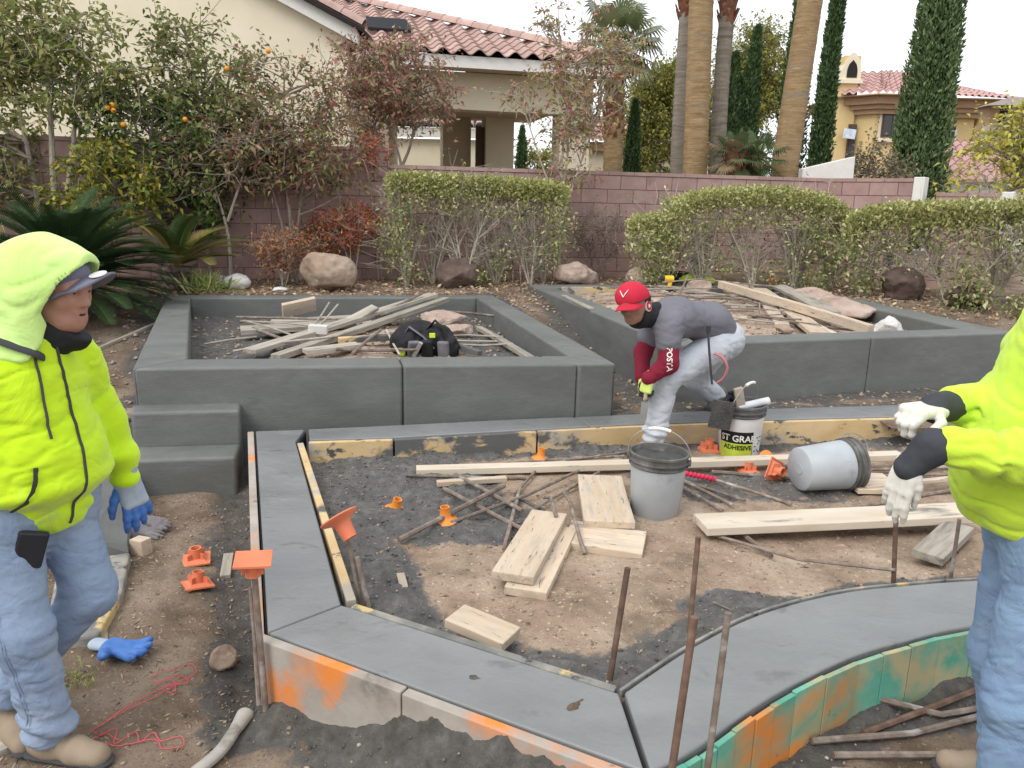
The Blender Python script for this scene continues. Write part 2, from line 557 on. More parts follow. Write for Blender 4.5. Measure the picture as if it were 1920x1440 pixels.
def soil_c(x, y):
    n = fbm(x * 2.3, y * 2.3, 4, 61)
    d = seg_dist(x, y, LW_IN + CV_IN); db = seg_dist(x, y, BK_F)
    m = sstep(.40, .18, d + .22 * n)
    m = np.maximum(m, sstep(.42, .12, db + .2 * n) * .85)
    m = np.maximum(m, .95 * sstep(1.0, .6, np.hypot((x + .80) / 1.0, (y - 4.2) / .85) + .25 * n))
    m = np.maximum(m, .8 * sstep(1.0, .6, np.hypot((x + .25) / .55, (y - 3.75) / .35) + .3 * n))
    m = np.maximum(m, .9 * sstep(1.0, .65, np.hypot((x - 1.05) / .5, (y - 2.9) / .22) + .3 * n))
    m = np.maximum(m, .62 * sstep(1.0, .6, np.hypot((x - 1.4) / 1.0, (y - 4.4) / .4) + .3 * n))
    return m


SOIL_O = patch('planter_soil', SOIL_POLY, .07, soil_h, soil_c, .017, M['soil'], 'brown sandy soil with grey cement slop inside the low wall')


def bed1_h(x, y):
    return .45 + .03 * fbm(x * 1.5, y * 1.5, 4, 71) + .02 * fbm(x * 8, y * 8, 3, 73) + .10 * np.exp(-(((x + 1.3) / 1.0) ** 2 + ((y - 7.4) / 1.0) ** 2))


def bed1_c(x, y):
    n = fbm(x * 1.8, y * 1.8, 4, 75)
    return np.maximum(sstep(.95, .5, seg_dist(x, y, BED1_I, True) + .3 * n), .9 * sstep(-1.7, -2.3, x + .15 * y - 1.1 + .3 * n))


patch('bed_soil', BED1_I, .10, bed1_h, bed1_c, .04, M['bedsoil'], 'grey and brown soil inside the left raised bed')


def bed2_h(x, y):
    return .60 + .04 * fbm(x * 1.5, y * 1.5, 4, 81) + .025 * fbm(x * 8, y * 8, 3, 83) + .16 * np.exp(-(((x - 1.9) / 1.3) ** 2 + ((y - 9.0) / 1.7) ** 2))


def bed2_c(x, y):
    n = fbm(x * 1.8, y * 1.8, 4, 85)
    return .6 * sstep(.35, .1, seg_dist(x, y, BED2_I, True) + .2 * n)


patch('bed_soil', BED2_I, .10, bed2_h, bed2_c, .04, M['bedsoil'], 'pale dusty soil heaped inside the right raised bed')

# ---- sky is the world

# ------------------------------------------------------------------ concrete walls
def lerp2(a, b, t):
    return (a[0] + (b[0] - a[0]) * t, a[1] + (b[1] - a[1]) * t)


def inset_quad(q, g):
    """shrink a quad/polygon slightly so that joints between segments stay open"""
    c = (sum(p[0] for p in q) / len(q), sum(p[1] for p in q) / len(q))
    out = []
    n = len(q)
    for i in range(n):
        p0, p, p1 = np.array(q[i - 1]), np.array(q[i]), np.array(q[(i + 1) % n])
        e0 = (p - p0) / np.linalg.norm(p - p0); e1 = (p1 - p) / np.linalg.norm(p1 - p)
        n0 = np.array([-e0[1], e0[0]]); n1 = np.array([-e1[1], e1[0]])
        b = n0 + n1; b = b / max(.3, (b @ b) / 2)
        out.append(tuple(p + b * g))
    return out


def wall_mesh(name, poly, z0, z1, res=.12, amp=.003, seed=0):
    """extruded footprint, hand-trowelled: subdivided and very slightly uneven"""
    mb = MB()
    n = len(poly); ring = []
    for i in range(n):
        a, b = poly[i], poly[(i + 1) % n]
        L_ = math.hypot(b[0] - a[0], b[1] - a[1]); k = max(1, int(L_ / res))
        for j in range(k):
            ring.append(lerp2(a, b, j / k))
    m = len(ring)
    zs = [z0 + (z1 - z0) * t for t in np.linspace(0, 1, max(2, int((z1 - z0) / res) + 1))]
    c = np.mean(np.array(ring), 0)
    Vv = []
    for z in zs:
        for p in ring:
            d = amp * float(fbm(p[0] * 1.7 + p[1], p[1] * 1.7 + z * 2, 2, 91 + seed))
            v = np.array(p) - c; v = v / np.linalg.norm(v)
            Vv.append((p[0] + v[0] * d, p[1] + v[1] * d, z + (amp * .6 * float(vnoise(p[0] * 1.3, p[1] * 1.3, None, 5)) if z == z1 else 0)))
    Ff = [tuple(range(m - 1, -1, -1)), tuple(range((len(zs) - 1) * m, len(zs) * m))]
    for i in range(len(zs) - 1):
        for j in range(m):
            k = (j + 1) % m
            Ff.append((i * m + j, i * m + k, (i + 1) * m + k, (i + 1) * m + j))
    return mb.add(Vv, Ff)


def bed(label, O, I, top, base, cuts, mat, core_mat):
    """four walls; cuts[i] = fractions along wall i where a tooled joint runs"""
    t = thing('planter_bed', label, 'planter', (O[0][0], O[0][1], base))
    for i in range(4):
        j = (i + 1) % 4
        ts = [0] + cuts[i] + [1]
        for a, b in zip(ts[:-1], ts[1:]):
            q = [lerp2(O[i], O[j], a), lerp2(O[i], O[j], b), lerp2(I[i], I[j], b if b < 1 else 1), lerp2(I[i], I[j], a)]
            if i in (1, 3):
                pass
            q = inset_quad(q, .004)
            o = obj('wall_segment', wall_mesh('w', q, base - .1, top, seed=i), mat, t, smooth=True, bevel=.019, seg=4)
        core = inset_quad([O[i], O[j], I[j], I[i]], .022)
        obj('wall_core', MB().prism(core, base - .05, top - .02), core_mat, t)
    return t


BED1 = bed('left raised concrete bed with a black tool bag lying in its debris', BED1_O, BED1_I, B1T, 0.0, [[.535, .915], [], [], []], M['concrete'], M['joint'])
BED2 = bed('right raised concrete bed heaped with planks, rebar and pale rubble', BED2_O, BED2_I, B2T, 0.1, [[.545], [], [.5], []], M['concrete'], M['joint'])

# steps at the left end of the left bed
def step(label, y0, y1, top, xs, cat='step'):
    q = [(xs[0], y0), (xs[1], y0 + .13), (xs[1] - .06, y1 + .13), (xs[0] - .09, y1)]
    o = obj('concrete_step', wall_mesh('s', q, -.15, top, seed=3), M['concrete'], None, smooth=True, bevel=.022, seg=4)
    return tag(o, label, cat, 'concrete steps')


step('lower concrete step in front of the left raised bed', 4.50, 4.775, .20, (-2.43, -1.74))
step('upper concrete step against the left raised bed', 4.78, 4.985, .43, (-2.46, -1.80))

# ------------------------------------------------------------------ low wall
LW = thing('low_wall', 'low freshly poured grey concrete wall around the front planter', 'wall', (-.85, 2.45, 0))


def low_seg(poly, cut=.004, seed=0):
    q = inset_quad(poly, cut)
    return obj('wall_segment', wall_mesh('lw', q, -.05, LOW_TOP, .08, .002, seed), M['wet_concrete'], LW, smooth=True, bevel=.007, seg=3)


low_seg([LW_OUT[0], LW_OUT[1], LW_IN[1], LW_IN[0], (-1.375, 4.93)], seed=1)
low_seg([LW_OUT[1], LW_OUT[2], LW_IN[2], LW_IN[1]], seed=2)
low_seg(CV_OUT + CV_IN[::-1], seed=3)
bkq = [BK_F[0], BK_F[1], BK_F[2], lerp2(BK_F[2], BK_F[3], .62), lerp2(BK_B[2], BK_B[3], .50), BK_B[2], BK_B[1], BK_B[0]]
low_seg(bkq, seed=4)
bkq = [lerp2(BK_F[2], BK_F[3], .62)] + BK_F[3:] + BK_B[:2:-1] + [lerp2(BK_B[2], BK_B[3], .50)]
low_seg(bkq, seed=5)
core = MB()
core.prism(inset_quad([LW_OUT[0], LW_OUT[1], LW_IN[1], LW_IN[0], (-1.375, 4.93)], -.004), -.04, LOW_TOP - .022)
obj('wall_core', core, M['joint'], LW)
obj('wall_core', MB().prism(inset_quad([LW_OUT[1], LW_OUT[2], LW_IN[2], LW_IN[1]], -.004), -.04, LOW_TOP - .024), M['joint'], LW)
obj('wall_core', MB().prism(inset_quad(CV_OUT + CV_IN[::-1], -.004), -.04, LOW_TOP - .026), M['joint'], LW)
obj('wall_core', MB().prism(inset_quad(BK_F + BK_B[::-1], .003), -.04, LOW_TOP - .028), M['joint'], LW)

# ------------------------------------------------------------------ formwork
M['form_orange'] = pm('form_wood_orange_overspray', [(.3, (.30, .26, .22)), (.6, (.40, .36, .32)), (.8, (.46, .42, .38))], 6, 8, .85, .2, .5, 30, .006,
                      stains=[((.70, .235, .06), 2.1, .50, .62), ((.38, .34, .30), 5.3, .56, .66), ((.17, .16, .15), 3.3, .60, .68), ((.10, .10, .098), 7, .66, .70)], stretch=(1, 1, .9))
M['form_yellow'] = pm('form_wood_yellow', [(.3, (.52, .36, .17)), (.6, (.62, .46, .26)), (.8, (.55, .40, .22))], 4, 8, .75, .25, .35, 40, .004,
                      stains=[((.40, .36, .30), 2.1, .52, .62), ((.115, .115, .112), 1.7, .52, .56), ((.085, .085, .083), 6, .60, .64)], stretch=(1, 1, 1.6))
M['form_green'] = pm('form_green_paint', [(.3, (.06, .30, .21)), (.55, (.13, .38, .28)), (.8, (.30, .44, .30))], 5, 8, .7, .3, .4, 35, .005,
                     stains=[((.44, .38, .22), 3.2, .53, .66), ((.68, .25, .06), 1.7, .48, .60), ((.13, .13, .125), 6.5, .63, .68)], rnd=.10, still=True)
M['form_top'] = pm('form_top_cement', [(.3, (.14, .14, .135)), (.55, (.26, .25, .23)), (.75, (.38, .34, .28))], 9, 8, .85, .2, .6, 50, .006,
                   stains=[((.56, .42, .20), 4, .58, .63), ((.07, .07, .07), 12, .6, .66)])


def strip(poly_out, poly_in, z0, z1):
    return MB().prism(list(poly_out) + list(poly_in)[::-1], z0, z1)


def offset_line(pts, d):
    """parallel polyline on the right-hand side of travel"""
    P = [np.array(p, float) for p in pts]; out = []
    for i, p in enumerate(P):
        e = P[min(i + 1, len(P) - 1)] - P[max(i - 1, 0)]; e = e / np.linalg.norm(e)
        out.append(tuple(p + np.array([e[1], -e[0]]) * d))
    return out


def board_along(name, line, off0, off1, z0, z1, mat, label, cat='board', group='form boards around the low wall', bev=.004):
    a = offset_line(line, off0); b = offset_line(line, off1)
    poly = a + b[::-1]
    ar = sum(poly[i - 1][0] * poly[i][1] - poly[i][0] * poly[i - 1][1] for i in range(len(poly)))
    if ar < 0: poly = poly[::-1]
    o = obj(name, MB().prism(poly, z0, z1), mat, None, bevel=bev)
    return tag(o, label, cat, group)


G_FORM = 'form boards around the low wall'
# outer side of left and front runs (travel direction A->B puts the outside on the right)
board_along('form_board', [(-1.693, 4.86), (-.853, 2.445)], .004, .042, -.04, .300, M['form_orange'], 'long form board along the outer left side of the low wall')
board_along('form_board', [(-.875, 2.462), (-.31, 2.168)], .004, .042, -.02, .296, M['form_orange'], 'orange sprayed form board at the front left corner of the low wall')
board_along('form_board', [(-.305, 2.165), (.39, 1.80)], .004, .042, -.02, .293, M['form_orange'], 'cement caked form board at the front of the low wall, beside the slump')
# inner side
board_along('form_board', [(-1.352, 4.64), (-.622, 2.69)], -.003, -.041, .02, .297, M['form_yellow'], 'form board along the inner left side of the low wall, beside the round orange cap')
board_along('form_board', [(-.595, 2.643), (.345, 2.161)], -.003, -.037, .02, .295, M['form_top'], 'grey cement smeared form board on the inner front of the low wall')
board_along('form_board', CV_IN, -.006, -.018, .05, .302, M['form_top'], 'thin bent form strip along the inner edge of the curved wall')
# the back run, in the planter
for a_, b_, lab in ((0.0, .98, 'short yellow form board at the left end of the back wall'), (1.0, 2.02, 'grey and yellow form board in the middle of the back wall'),
                    (2.04, 3.9, 'pale form board of the back wall behind the full bucket'), (3.92, 6, 'cement streaked form board at the right of the back wall')):
    def along(t):
        i = min(int(t), len(BK_F) - 2)
        return lerp2(BK_F[i], BK_F[i + 1], t - i)
    ts = [a_] + [k for k in range(1, 6) if a_ < k < b_] + [b_]
    board_along('form_board', [along(t) for t in ts], .008, .046, .02, .294, M['form_yellow'], lab)
# curved green outer form, made of short panels
GF = tag(thing('curved_form', 'green painted curved form with orange overspray, made of short panels', 'form', (.6, 1.9, 0)), group=None)
cvo = catmull(CV_OUT[::5], 2)
k = 0
for i in range(len(cvo) - 1):
    a = np.array(cvo[i]); b = np.array(cvo[i + 1])
    e = (b - a); L_ = np.linalg.norm(e); e /= L_; nrm = np.array([e[1], -e[0]])
    parts = max(1, int(round(L_ / .13)))
    for q in range(parts):
        p0 = a + e * (L_ * q / parts + .002); p1 = a + e * (L_ * (q + 1) / parts - .002)
        j = .002 * math.sin(k * 2.3)
        poly = [tuple(p0 + nrm * (.008 + j)), tuple(p0 + nrm * (.026 + j)), tuple(p1 + nrm * (.026 + j)), tuple(p1 + nrm * (.008 + j))]
        obj('panel', MB().prism(poly, -.03, .288 + .004 * math.sin(k * 1.7)), M['form_green'], GF, bevel=.002)
        k += 1
# ================================================================== BLOCK WALL
M['block'] = pm('mauve_block', [(.3, (.34, .222, .200)), (.6, (.395, .268, .243)), (.8, (.44, .31, .285))], 7, 8, .92, .15, .5, 90, .004,
                stains=[((.46, .35, .325), 1.2, .58, .78), ((.24, .155, .142), 2.2, .60, .76)], rnd=.10)
M['mortar'] = flat('mauve_mortar', (.16, .105, .10), .95, .1)
M['stucco_white'] = flat('white_stucco', (.72, .70, .66), .9, .1, .05, .4, 120)
BW, BH = .406, .203
_bm = MB().box((0, 0, 0), (BW - .010, .19, BH - .010)).mesh('block')
_bm.materials.append(M['block'])
_hm = MB().box((0, 0, 0), (BW / 2 - .010, .19, BH - .010)).mesh('block_half'); _hm.materials.append(M['block'])
_cm = MB().box((0, 0, 0), (BW - .006, .215, .052)).mesh('cap_block'); _cm.materials.append(M['block'])


def block_wall(label, p0, p1, base, courses, cap=True, end_post=None):
    p0 = Vector((*p0, 0)); p1 = Vector((*p1, 0)); d = (p1 - p0); L_ = d.length; d.normalize(); ang = math.atan2(d.y, d.x)
    t = thing('block_wall', label, 'wall', (p0.x, p0.y, base), (0, 0, ang))
    n = int(round(L_ / BW))
    obj('mortar_core', MB().box((n * BW / 2, 0, courses * BH / 2 - .05), (n * BW - .02, .178, courses * BH + .09)), M['mortar'], t, local=True)
    for c in range(courses):
        x = 0.0; z = base + (c + .5) * BH
        seqs = []
        if c % 2:
            seqs.append((BW / 4, _hm)); x = BW / 2
        while x + BW <= n * BW + 1e-6:
            seqs.append((x + BW / 2, _bm)); x += BW
        if n * BW - x > .1:
            seqs.append((x + BW / 4, _hm))
        for xx, m_ in seqs:
            o = bpy.data.objects.new('block', m_); COL.objects.link(o); o.parent = t
            o.location = (xx, RNG.uniform(-.0015, .0015), (c + .5) * BH)
    if cap:
        for k in range(n):
            o = bpy.data.objects.new('cap_block', _cm); COL.objects.link(o); o.parent = t
            o.location = ((k + .5) * BW, 0, courses * BH + .028)
    if end_post:
        obj('end_post', MB().box((n * BW + .08, 0, courses * BH - .17), (.15, .27, .48)), M['stucco_white'], t, local=True, bevel=.01)
    return t


def WP(x):
    return (x, wall_y(x))


block_wall('left stretch of the mauve block wall, behind the fruit trees', WP(-7.4), WP(-1.86), .64, 9)
block_wall('long mauve block wall behind the clipped hedges', WP(-1.84), WP(4.92), .62, 8)
block_wall('short angled end of the mauve block wall with white end', (5.0, 12.66), (6.08, 11.80), .62, 8, True, True)
block_wall('lowest stepped stub of the mauve block wall at the right', (6.2, 11.70), (6.75, 11.3), .62, 7, True, True)

# ================================================================== NEIGHBOUR HOUSE (left)
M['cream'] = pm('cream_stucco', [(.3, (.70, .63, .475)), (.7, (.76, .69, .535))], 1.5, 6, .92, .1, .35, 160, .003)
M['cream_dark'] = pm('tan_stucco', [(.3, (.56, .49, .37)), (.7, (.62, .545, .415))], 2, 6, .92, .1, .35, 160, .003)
M['white_trim'] = flat('white_trim', (.74, .72, .68), .7, .2, .04)
M['tile'] = pm('clay_tile', [(.3, (.38, .25, .215)), (.6, (.46, .32, .28)), (.8, (.53, .39, .345))], 6, 7, .85, .2, .3, 70, .004, rnd=.16,
               stains=[((.22, .15, .14), 3, .62, .74)])
M['dark_gap'] = flat('roof_underlay', (.035, .03, .03), .95, .05)
M['black_plastic'] = flat('black_plastic', (.018, .02, .026), .45, .4)

E0 = Vector((-2.67, 13.5, 4.22)); E1 = Vector((1.62, 14.5, 4.22))
EX = (E1 - E0); EL = EX.length; EX.normalize(); EY = Vector((-EX.y, EX.x, 0))
HOUSE = thing('neighbour_house', 'cream stucco house with clay tile patio roof behind the wall', 'house', (E0.x, E0.y, .6))


def hb(name, a, b, c, d, z0, z1, mat, parent=HOUSE, bev=0):
    """box in the eave frame: a..b along the eave, c..d into depth"""
    P = [E0 + EX * a + EY * c, E0 + EX * b + EY * c, E0 + EX * b + EY * d, E0 + EX * a + EY * d]
    return obj(name, MB().prism([(p.x, p.y) for p in P], z0, z1), mat, parent, bevel=bev)


# gable wall to the left, with a sloping top
gw = MB()
gy0, gy1 = 13.42, 13.75
pts = [(-14, .6), (-2.80, .6), (-2.80, 4.36), (-8.0, 6.92), (-14, 4.0)]
n = len(pts)
gw.add([(x, gy0, z) for x, z in pts] + [(x, gy1 + 5, z) for x, z in pts],
       [tuple(range(n)), tuple(range(2 * n - 1, n - 1, -1))] + [(i, n + i, n + (i + 1) % n, (i + 1) % n) for i in range(n)])
obj('wall', gw, M['cream'], HOUSE)
# rake board and barrel tiles on the rake
sl = .492
rk = MB()
for (x, z0, z1, y0, y1) in [(0, 0, 0, 0, 0)]:
    A = [(-2.60, 4.24), (-9.0, 4.24 + 6.4 * sl), (-9.0, 4.46 + 6.4 * sl), (-2.60, 4.46)]
    rk.add([(x, 13.22, z) for x, z in A] + [(x, 13.42, z) for x, z in A], [(0, 3, 2, 1), (4, 5, 6, 7), (0, 1, 5, 4), (1, 2, 6, 5), (2, 3, 7, 6), (3, 0, 4, 7)])
obj('rake_board', rk, M['white_trim'], HOUSE)
roofL = MB()
roofL.add([(-2.5, 13.1, 4.47), (-9.0, 13.1, 4.47 + 6.5 * sl), (-9.0, 19, 4.47 + 6.5 * sl), (-2.5, 19, 4.47),
           (-2.5, 13.1, 4.40), (-9.0, 13.1, 4.40 + 6.5 * sl), (-9.0, 19, 4.40 + 6.5 * sl), (-2.5, 19, 4.40)],
          [(3, 2, 1, 0), (4, 5, 6, 7), (0, 1, 5, 4), (1, 2, 6, 5), (2, 3, 7, 6), (3, 0, 4, 7)])
GROOF = obj('gable_roof', roofL, M['dark_gap'], HOUSE)


def barrel(Ln, r0, r1, n=7, flatk=1.0):
    V_ = []; F_ = []
    for i, (x, r) in enumerate(((0, r0), (Ln, r1))):
        for k in range(n):
            a = math.pi * k / (n - 1)
            V_.append((x, r * math.cos(a), r * math.sin(a) * flatk))
        for k in range(n):
            a = math.pi * (n - 1 - k) / (n - 1)
            V_.append((x, (r - .015) * math.cos(a), (r - .015) * math.sin(a) * flatk))
    m = 2 * n
    F_ = [(k, (k + 1) % m, m + (k + 1) % m, m + k) for k in range(m)]
    F_ += [tuple(range(m - 1, -1, -1)), tuple(range(m, 2 * m))]
    return MB().add(V_, F_)


bt = barrel(.44, .12, .105).mesh('rake_tile', True); bt.materials.append(M['tile'])
for k in range(14):
    o = bpy.data.objects.new('rake_tile', bt); COL.objects.link(o); o.parent = GROOF
    o.location = (-2.5 - .38 * k * .897 , 13.22, 4.50 + .38 * k * .897 * sl)
    o.rotation_euler = (0, -math.atan(sl), math.pi)
for k in range(14):
    o = bpy.data.objects.new('rake_tile', bt); COL.objects.link(o); o.parent = GROOF
    o.location = (-2.55 - .38 * k * .897, 13.46, 4.50 + .38 * k * .897 * sl)
    o.rotation_euler = (0, -math.atan(sl), math.pi)
# S tiles on the patio roof
SLP = .37
def s_tile():
    W, Ln, n = .31, .42, 10
    V_ = []; F_ = []
    for x in (0, Ln):
        for k in range(n + 1):
            t = k / n
            z = .045 * math.cos(2 * math.pi * t) + .012
            V_.append((t * W, x, z + (0 if x == 0 else 0)))
    for x in (0, Ln):
        for k in range(n + 1):
            t = k / n
            V_.append((t * W, x, .045 * math.cos(2 * math.pi * t) - .006))
    m = n + 1
    for k in range(n):
        F_.append((k, k + 1, m + k + 1, m + k))
        F_.append((2 * m + k, 2 * m + k + 1, k + 1, k))
    return MB().add(V_, F_)


st = s_tile().mesh('roof_tile', True); st.materials.append(M['tile'])
ROOF = None
deck = MB()
A0 = E0 + EX * (-.12); A1 = E1 + EX * .1
hip_s = 5.2
B1_ = E1 + EX * (-hip_s) + EY * hip_s + Vector((0, 0, hip_s * SLP)); B0_ = A0 + EY * hip_s + Vector((0, 0, hip_s * SLP))
deck.add([A0, A1, B1_, B0_], [(0, 1, 2, 3)])
side_back = E1 + EX * .1 + EY * 6
deck.add([A1, side_back, B1_], [(0, 1, 2)])
ROOF = obj('roof', deck, M['dark_gap'], HOUSE)
ca = math.atan2(EX.y, EX.x)
sa = math.atan(SLP)
row = 0
cnt = 0
while row < 16:
    s_ = row * .33
    dep = s_ * math.cos(sa); z = s_ * math.sin(sa)
    a = -.45 + (.0 if row % 1 == 0 else .15)
    xmax = EL - dep - .12
    while a < xmax:
        if not (row > 1 and a < -.45 + .0):
            P = E0 + EX * a + EY * (dep - .10) + Vector((0, 0, z - .05 + .09))
            o = bpy.data.objects.new('roof_tile', st); COL.objects.link(o); o.parent = ROOF
            o.matrix_parent_inverse = Matrix.Identity(4)
            o.location = P; o.rotation_euler = Euler((sa - .07, 0, ca)); cnt += 1
        a += .31
    row += 1
ht = barrel(.46, .13, .115).mesh('hip_tile', True); ht.materials.append(M['tile'])
hd = (B1_ - E1).normalized()
q = hd.to_track_quat('X', 'Z').to_euler()
for k in range(19):
    o = bpy.data.objects.new('hip_tile', ht); COL.objects.link(o); o.parent = ROOF
    o.location = E1 + hd * (.38 * k) + Vector((0, 0, .10)); o.rotation_euler = q
hb('fascia', -.02, EL + .1, -.02, .03, 4.02, 4.21, M['white_trim'])
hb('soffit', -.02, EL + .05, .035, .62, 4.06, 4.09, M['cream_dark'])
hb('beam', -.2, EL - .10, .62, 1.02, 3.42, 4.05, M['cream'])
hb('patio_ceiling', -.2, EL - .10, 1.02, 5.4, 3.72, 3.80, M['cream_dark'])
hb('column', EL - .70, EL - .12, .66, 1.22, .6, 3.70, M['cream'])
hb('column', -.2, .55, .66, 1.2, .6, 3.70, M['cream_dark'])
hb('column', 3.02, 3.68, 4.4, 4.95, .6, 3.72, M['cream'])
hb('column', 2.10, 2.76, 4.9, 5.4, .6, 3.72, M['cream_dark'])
M['brown_door'] = flat('brown_screen', (.12, .085, .065), .7, .2)
hb('shutter', 2.84, 3.01, 4.55, 4.75, .6, 3.50, M['brown_door'])
# solar pool-heater mat on the roof
sm = MB()
for k in range(9):
    c0 = E0 + EX * (.25 + .0 * k) + EY * (1.1 + .11 * k) + Vector((0, 0, (1.1 + .11 * k) * SLP + .14))
    sm.tube([c0, c0 + EX * .75], .045, 6)
obj('solar_mat', sm, M['black_plastic'], HOUSE, smooth=True)

# pool house seen through the patio
PH = thing('pool_house', 'low cream building with white fascia seen through the patio', 'building', (-3, 22, .6))
obj('wall', MB().box((-3.3, 23.2, 1.9), (4.4, .3, 3.3)), M['cream'], PH)
obj('fascia', MB().box((-3.3, 22.9, 3.72), (4.8, .1, .26)), M['white_trim'], PH)
obj('roof', MB().add([(-5.7, 22.85, 3.86), (-.9, 22.85, 3.86), (-.9, 26, 4.8), (-5.7, 26, 4.8)], [(0, 1, 2, 3)]), M['dark_gap'], PH)
for k in range(15):
    o = obj('roof_tile', barrel(.5, .15, .14).mesh('t', True) if k == 0 else None, M['tile'], PH, me=None if k == 0 else pht, local=False)
    pht = o.data
    o.location = (-5.55 + k * .32, 22.75, 3.87); o.rotation_euler = (0, -.28, math.pi / 2)

# ================================================================== YELLOW HOUSE (right, far)
M['yellow'] = pm('yellow_stucco', [(.3, (.64, .48, .235)), (.7, (.71, .545, .285))], 1.2, 6, .92, .1, .25, 120, .003)
M['brown_trim'] = flat('tan_cornice', (.40, .27, .17), .85, .15, .08)
M['dark_glass'] = flat('dark_window_glass', (.03, .028, .028), .12, .6, .2, 0)
M['brown_frame'] = flat('brown_window_frame', (.10, .06, .045), .6, .3)
M['pink_tile'] = pm('far_clay_tile', [(.3, (.43, .27, .25)), (.6, (.52, .345, .32)), (.8, (.58, .41, .385))], 3, 7, .85, .2, .3, 30, .004, stains=[((.30, .17, .16), 2, .6, .75)])
YH = thing('yellow_house', 'large yellow stucco house with pink tile roof and chimney', 'house', (15, 32, .6))
obj('wall', MB().box((15.5, 33.2, 3.4), (5.0, 2.4, 5.6)), M['yellow'], YH)
obj('bay_wall', MB().prism([(13.0, 31.9), (13.7, 31.2), (15.4, 31.2), (16.1, 31.9)], .6, 5.6), M['yellow'], YH)
obj('wing_wall', MB().box((18.6, 34.6, 3.0), (2.2, 2.4, 4.9)), M['yellow'], YH)
for x in (17.75, 18.35):
    obj('column', MB().box((x, 32.3, 4.4), (.32, .32, 2.6)), M['yellow'], YH, bevel=.02)
for i, (z0, z1, e) in enumerate(((5.45, 5.62, .20), (5.622, 5.78, .34), (5.782, 6.06, .50), (6.062, 6.10, .80))):
    obj('cornice', MB().prism([(13.0 - e, 31.9 - e * .4), (13.7 - e * .4, 31.2 - e), (15.4 + e * .4, 31.2 - e), (16.1, 31.9 - e), (18.4 + e, 31.9 - e), (18.4 + e, 35), (13.0 - e, 35)], z0, z1), M['brown_trim'], YH)


def corr_roof(quad, nu, nv, amp):
    """corrugated tile field over a quad (eave a->b, ridge d->c)"""
    a, b, c, d = [np.array(p, float) for p in quad]
    nrm = np.cross(b - a, d - a); nrm /= np.linalg.norm(nrm)
    if nrm[2] < 0: nrm = -nrm
    V_ = []; U = nu * 6
    for j in range(nv + 1):
        for half in (0, 1) if j < nv else (0,):
            t = (j + half * .999) / nv
            for i in range(U + 1):
                u = i / U
                p = (a * (1 - u) + b * u) * (1 - t) + (d * (1 - u) + c * u) * t
                V_.append(p + nrm * (amp * math.cos(2 * math.pi * u * nu) + (amp * .9 if half == 0 else 0)))
    R_ = len(V_) // (U + 1)
    F_ = [(r * (U + 1) + i, r * (U + 1) + i + 1, (r + 1) * (U + 1) + i + 1, (r + 1) * (U + 1) + i) for r in range(R_ - 1) for i in range(U)]
    return MB().add(V_, F_)


obj('roof', corr_roof([(12.3, 31.2, 6.12), (13.6, 30.5, 6.12), (15.0, 33.2, 7.3), (13.2, 33.2, 7.2)], 5, 7, .05), M['pink_tile'], YH, smooth=True)
obj('roof', corr_roof([(13.6, 30.5, 6.12), (15.7, 30.5, 6.12), (16.3, 33.2, 7.32), (14.6, 33.2, 7.3)], 8, 7, .05), M['pink_tile'], YH, smooth=True)
obj('roof', corr_roof([(15.7, 30.6, 6.12), (19.1, 31.2, 6.12), (17.2, 33.6, 6.95), (15.9, 33.2, 7.32)], 12, 7, .05), M['pink_tile'], YH, smooth=True)
wn = obj('window', MB().box((14.36, 31.17, 5.02), (.96, .07, 1.04)), M['cream'], YH)
obj('frame', MB().box((14.36, 31.13, 5.04), (.76, .05, .86)), M['brown_frame'], wn)
for x in (14.19, 14.52):
    obj('pane', MB().box((x, 31.10, 5.04), (.29, .02, .72)), M['dark_glass'], wn)
obj('sill', MB().box((14.36, 31.12, 4.48), (1.06, .16, .09)), M['cream'], wn)
wn = obj('window', MB().box((13.05, 31.55, 4.35), (.30, .08, 1.5)), M['brown_frame'], YH)
obj('pane', MB().box((13.05, 31.50, 4.35), (.2, .03, 1.35)), M['dark_glass'], wn)
dr = obj('door', MB().box((17.15, 31.97, 4.2), (.42, .06, 1.7)), M['white_trim'], YH)
obj('door_glass', MB().box((17.15, 31.93, 4.3), (.22, .03, 1.3)), M['dark_glass'], dr)
obj('balcony_slab', MB().box((17.3, 31.7, 3.32), (2.3, .9, .14)), M['brown_trim'], YH)
for k in range(14):
    obj('baluster', MB().box((16.3 + k * .16, 31.32, 3.72), (.03, .03, .64)), M['brown_frame'], YH)
obj('balcony_rail', MB().box((17.35, 31.32, 4.06), (2.25, .05, .05)), M['brown_frame'], YH)
# chimney with arched cap
CH = obj('chimney', MB().box((12.78, 31.9, 4.1), (.62, .62, 7.0 - .0), taper=0), M['yellow'], YH)
obj('chimney_collar', MB().box((12.78, 31.9, 6.66), (.86, .86, .14)), M['cream'], CH)
hood = MB()
arch = [(-.36, 0), (-.36, .35), (-.28, .66), (-.12, .90), (0, .98), (.12, .90), (.28, .66), (.36, .35), (.36, 0)]
hole = [(.20, .06), (.20, .34), (.14, .54), (0, .70), (-.14, .54), (-.20, .34), (-.20, .06)]
V_ = []
n = len(arch)
V_ += [(12.78 + x, 31.55, 7.60 - .86 + z) for x, z in arch] + [(12.78 + x, 32.25, 7.60 - .86 + z) for x, z in arch]
hood.add(V_, [tuple(range(n)), tuple(range(2 * n - 1, n - 1, -1))] + [(i, n + i, n + (i + 1) % n, (i + 1) % n) for i in range(n)])
obj('chimney_hood', hood, M['cream'], CH)
hh = MB()
n = len(hole)
hh.add([(12.78 + x, 31.53, 6.74 + z) for x, z in hole], [tuple(range(n - 1, -1, -1))])
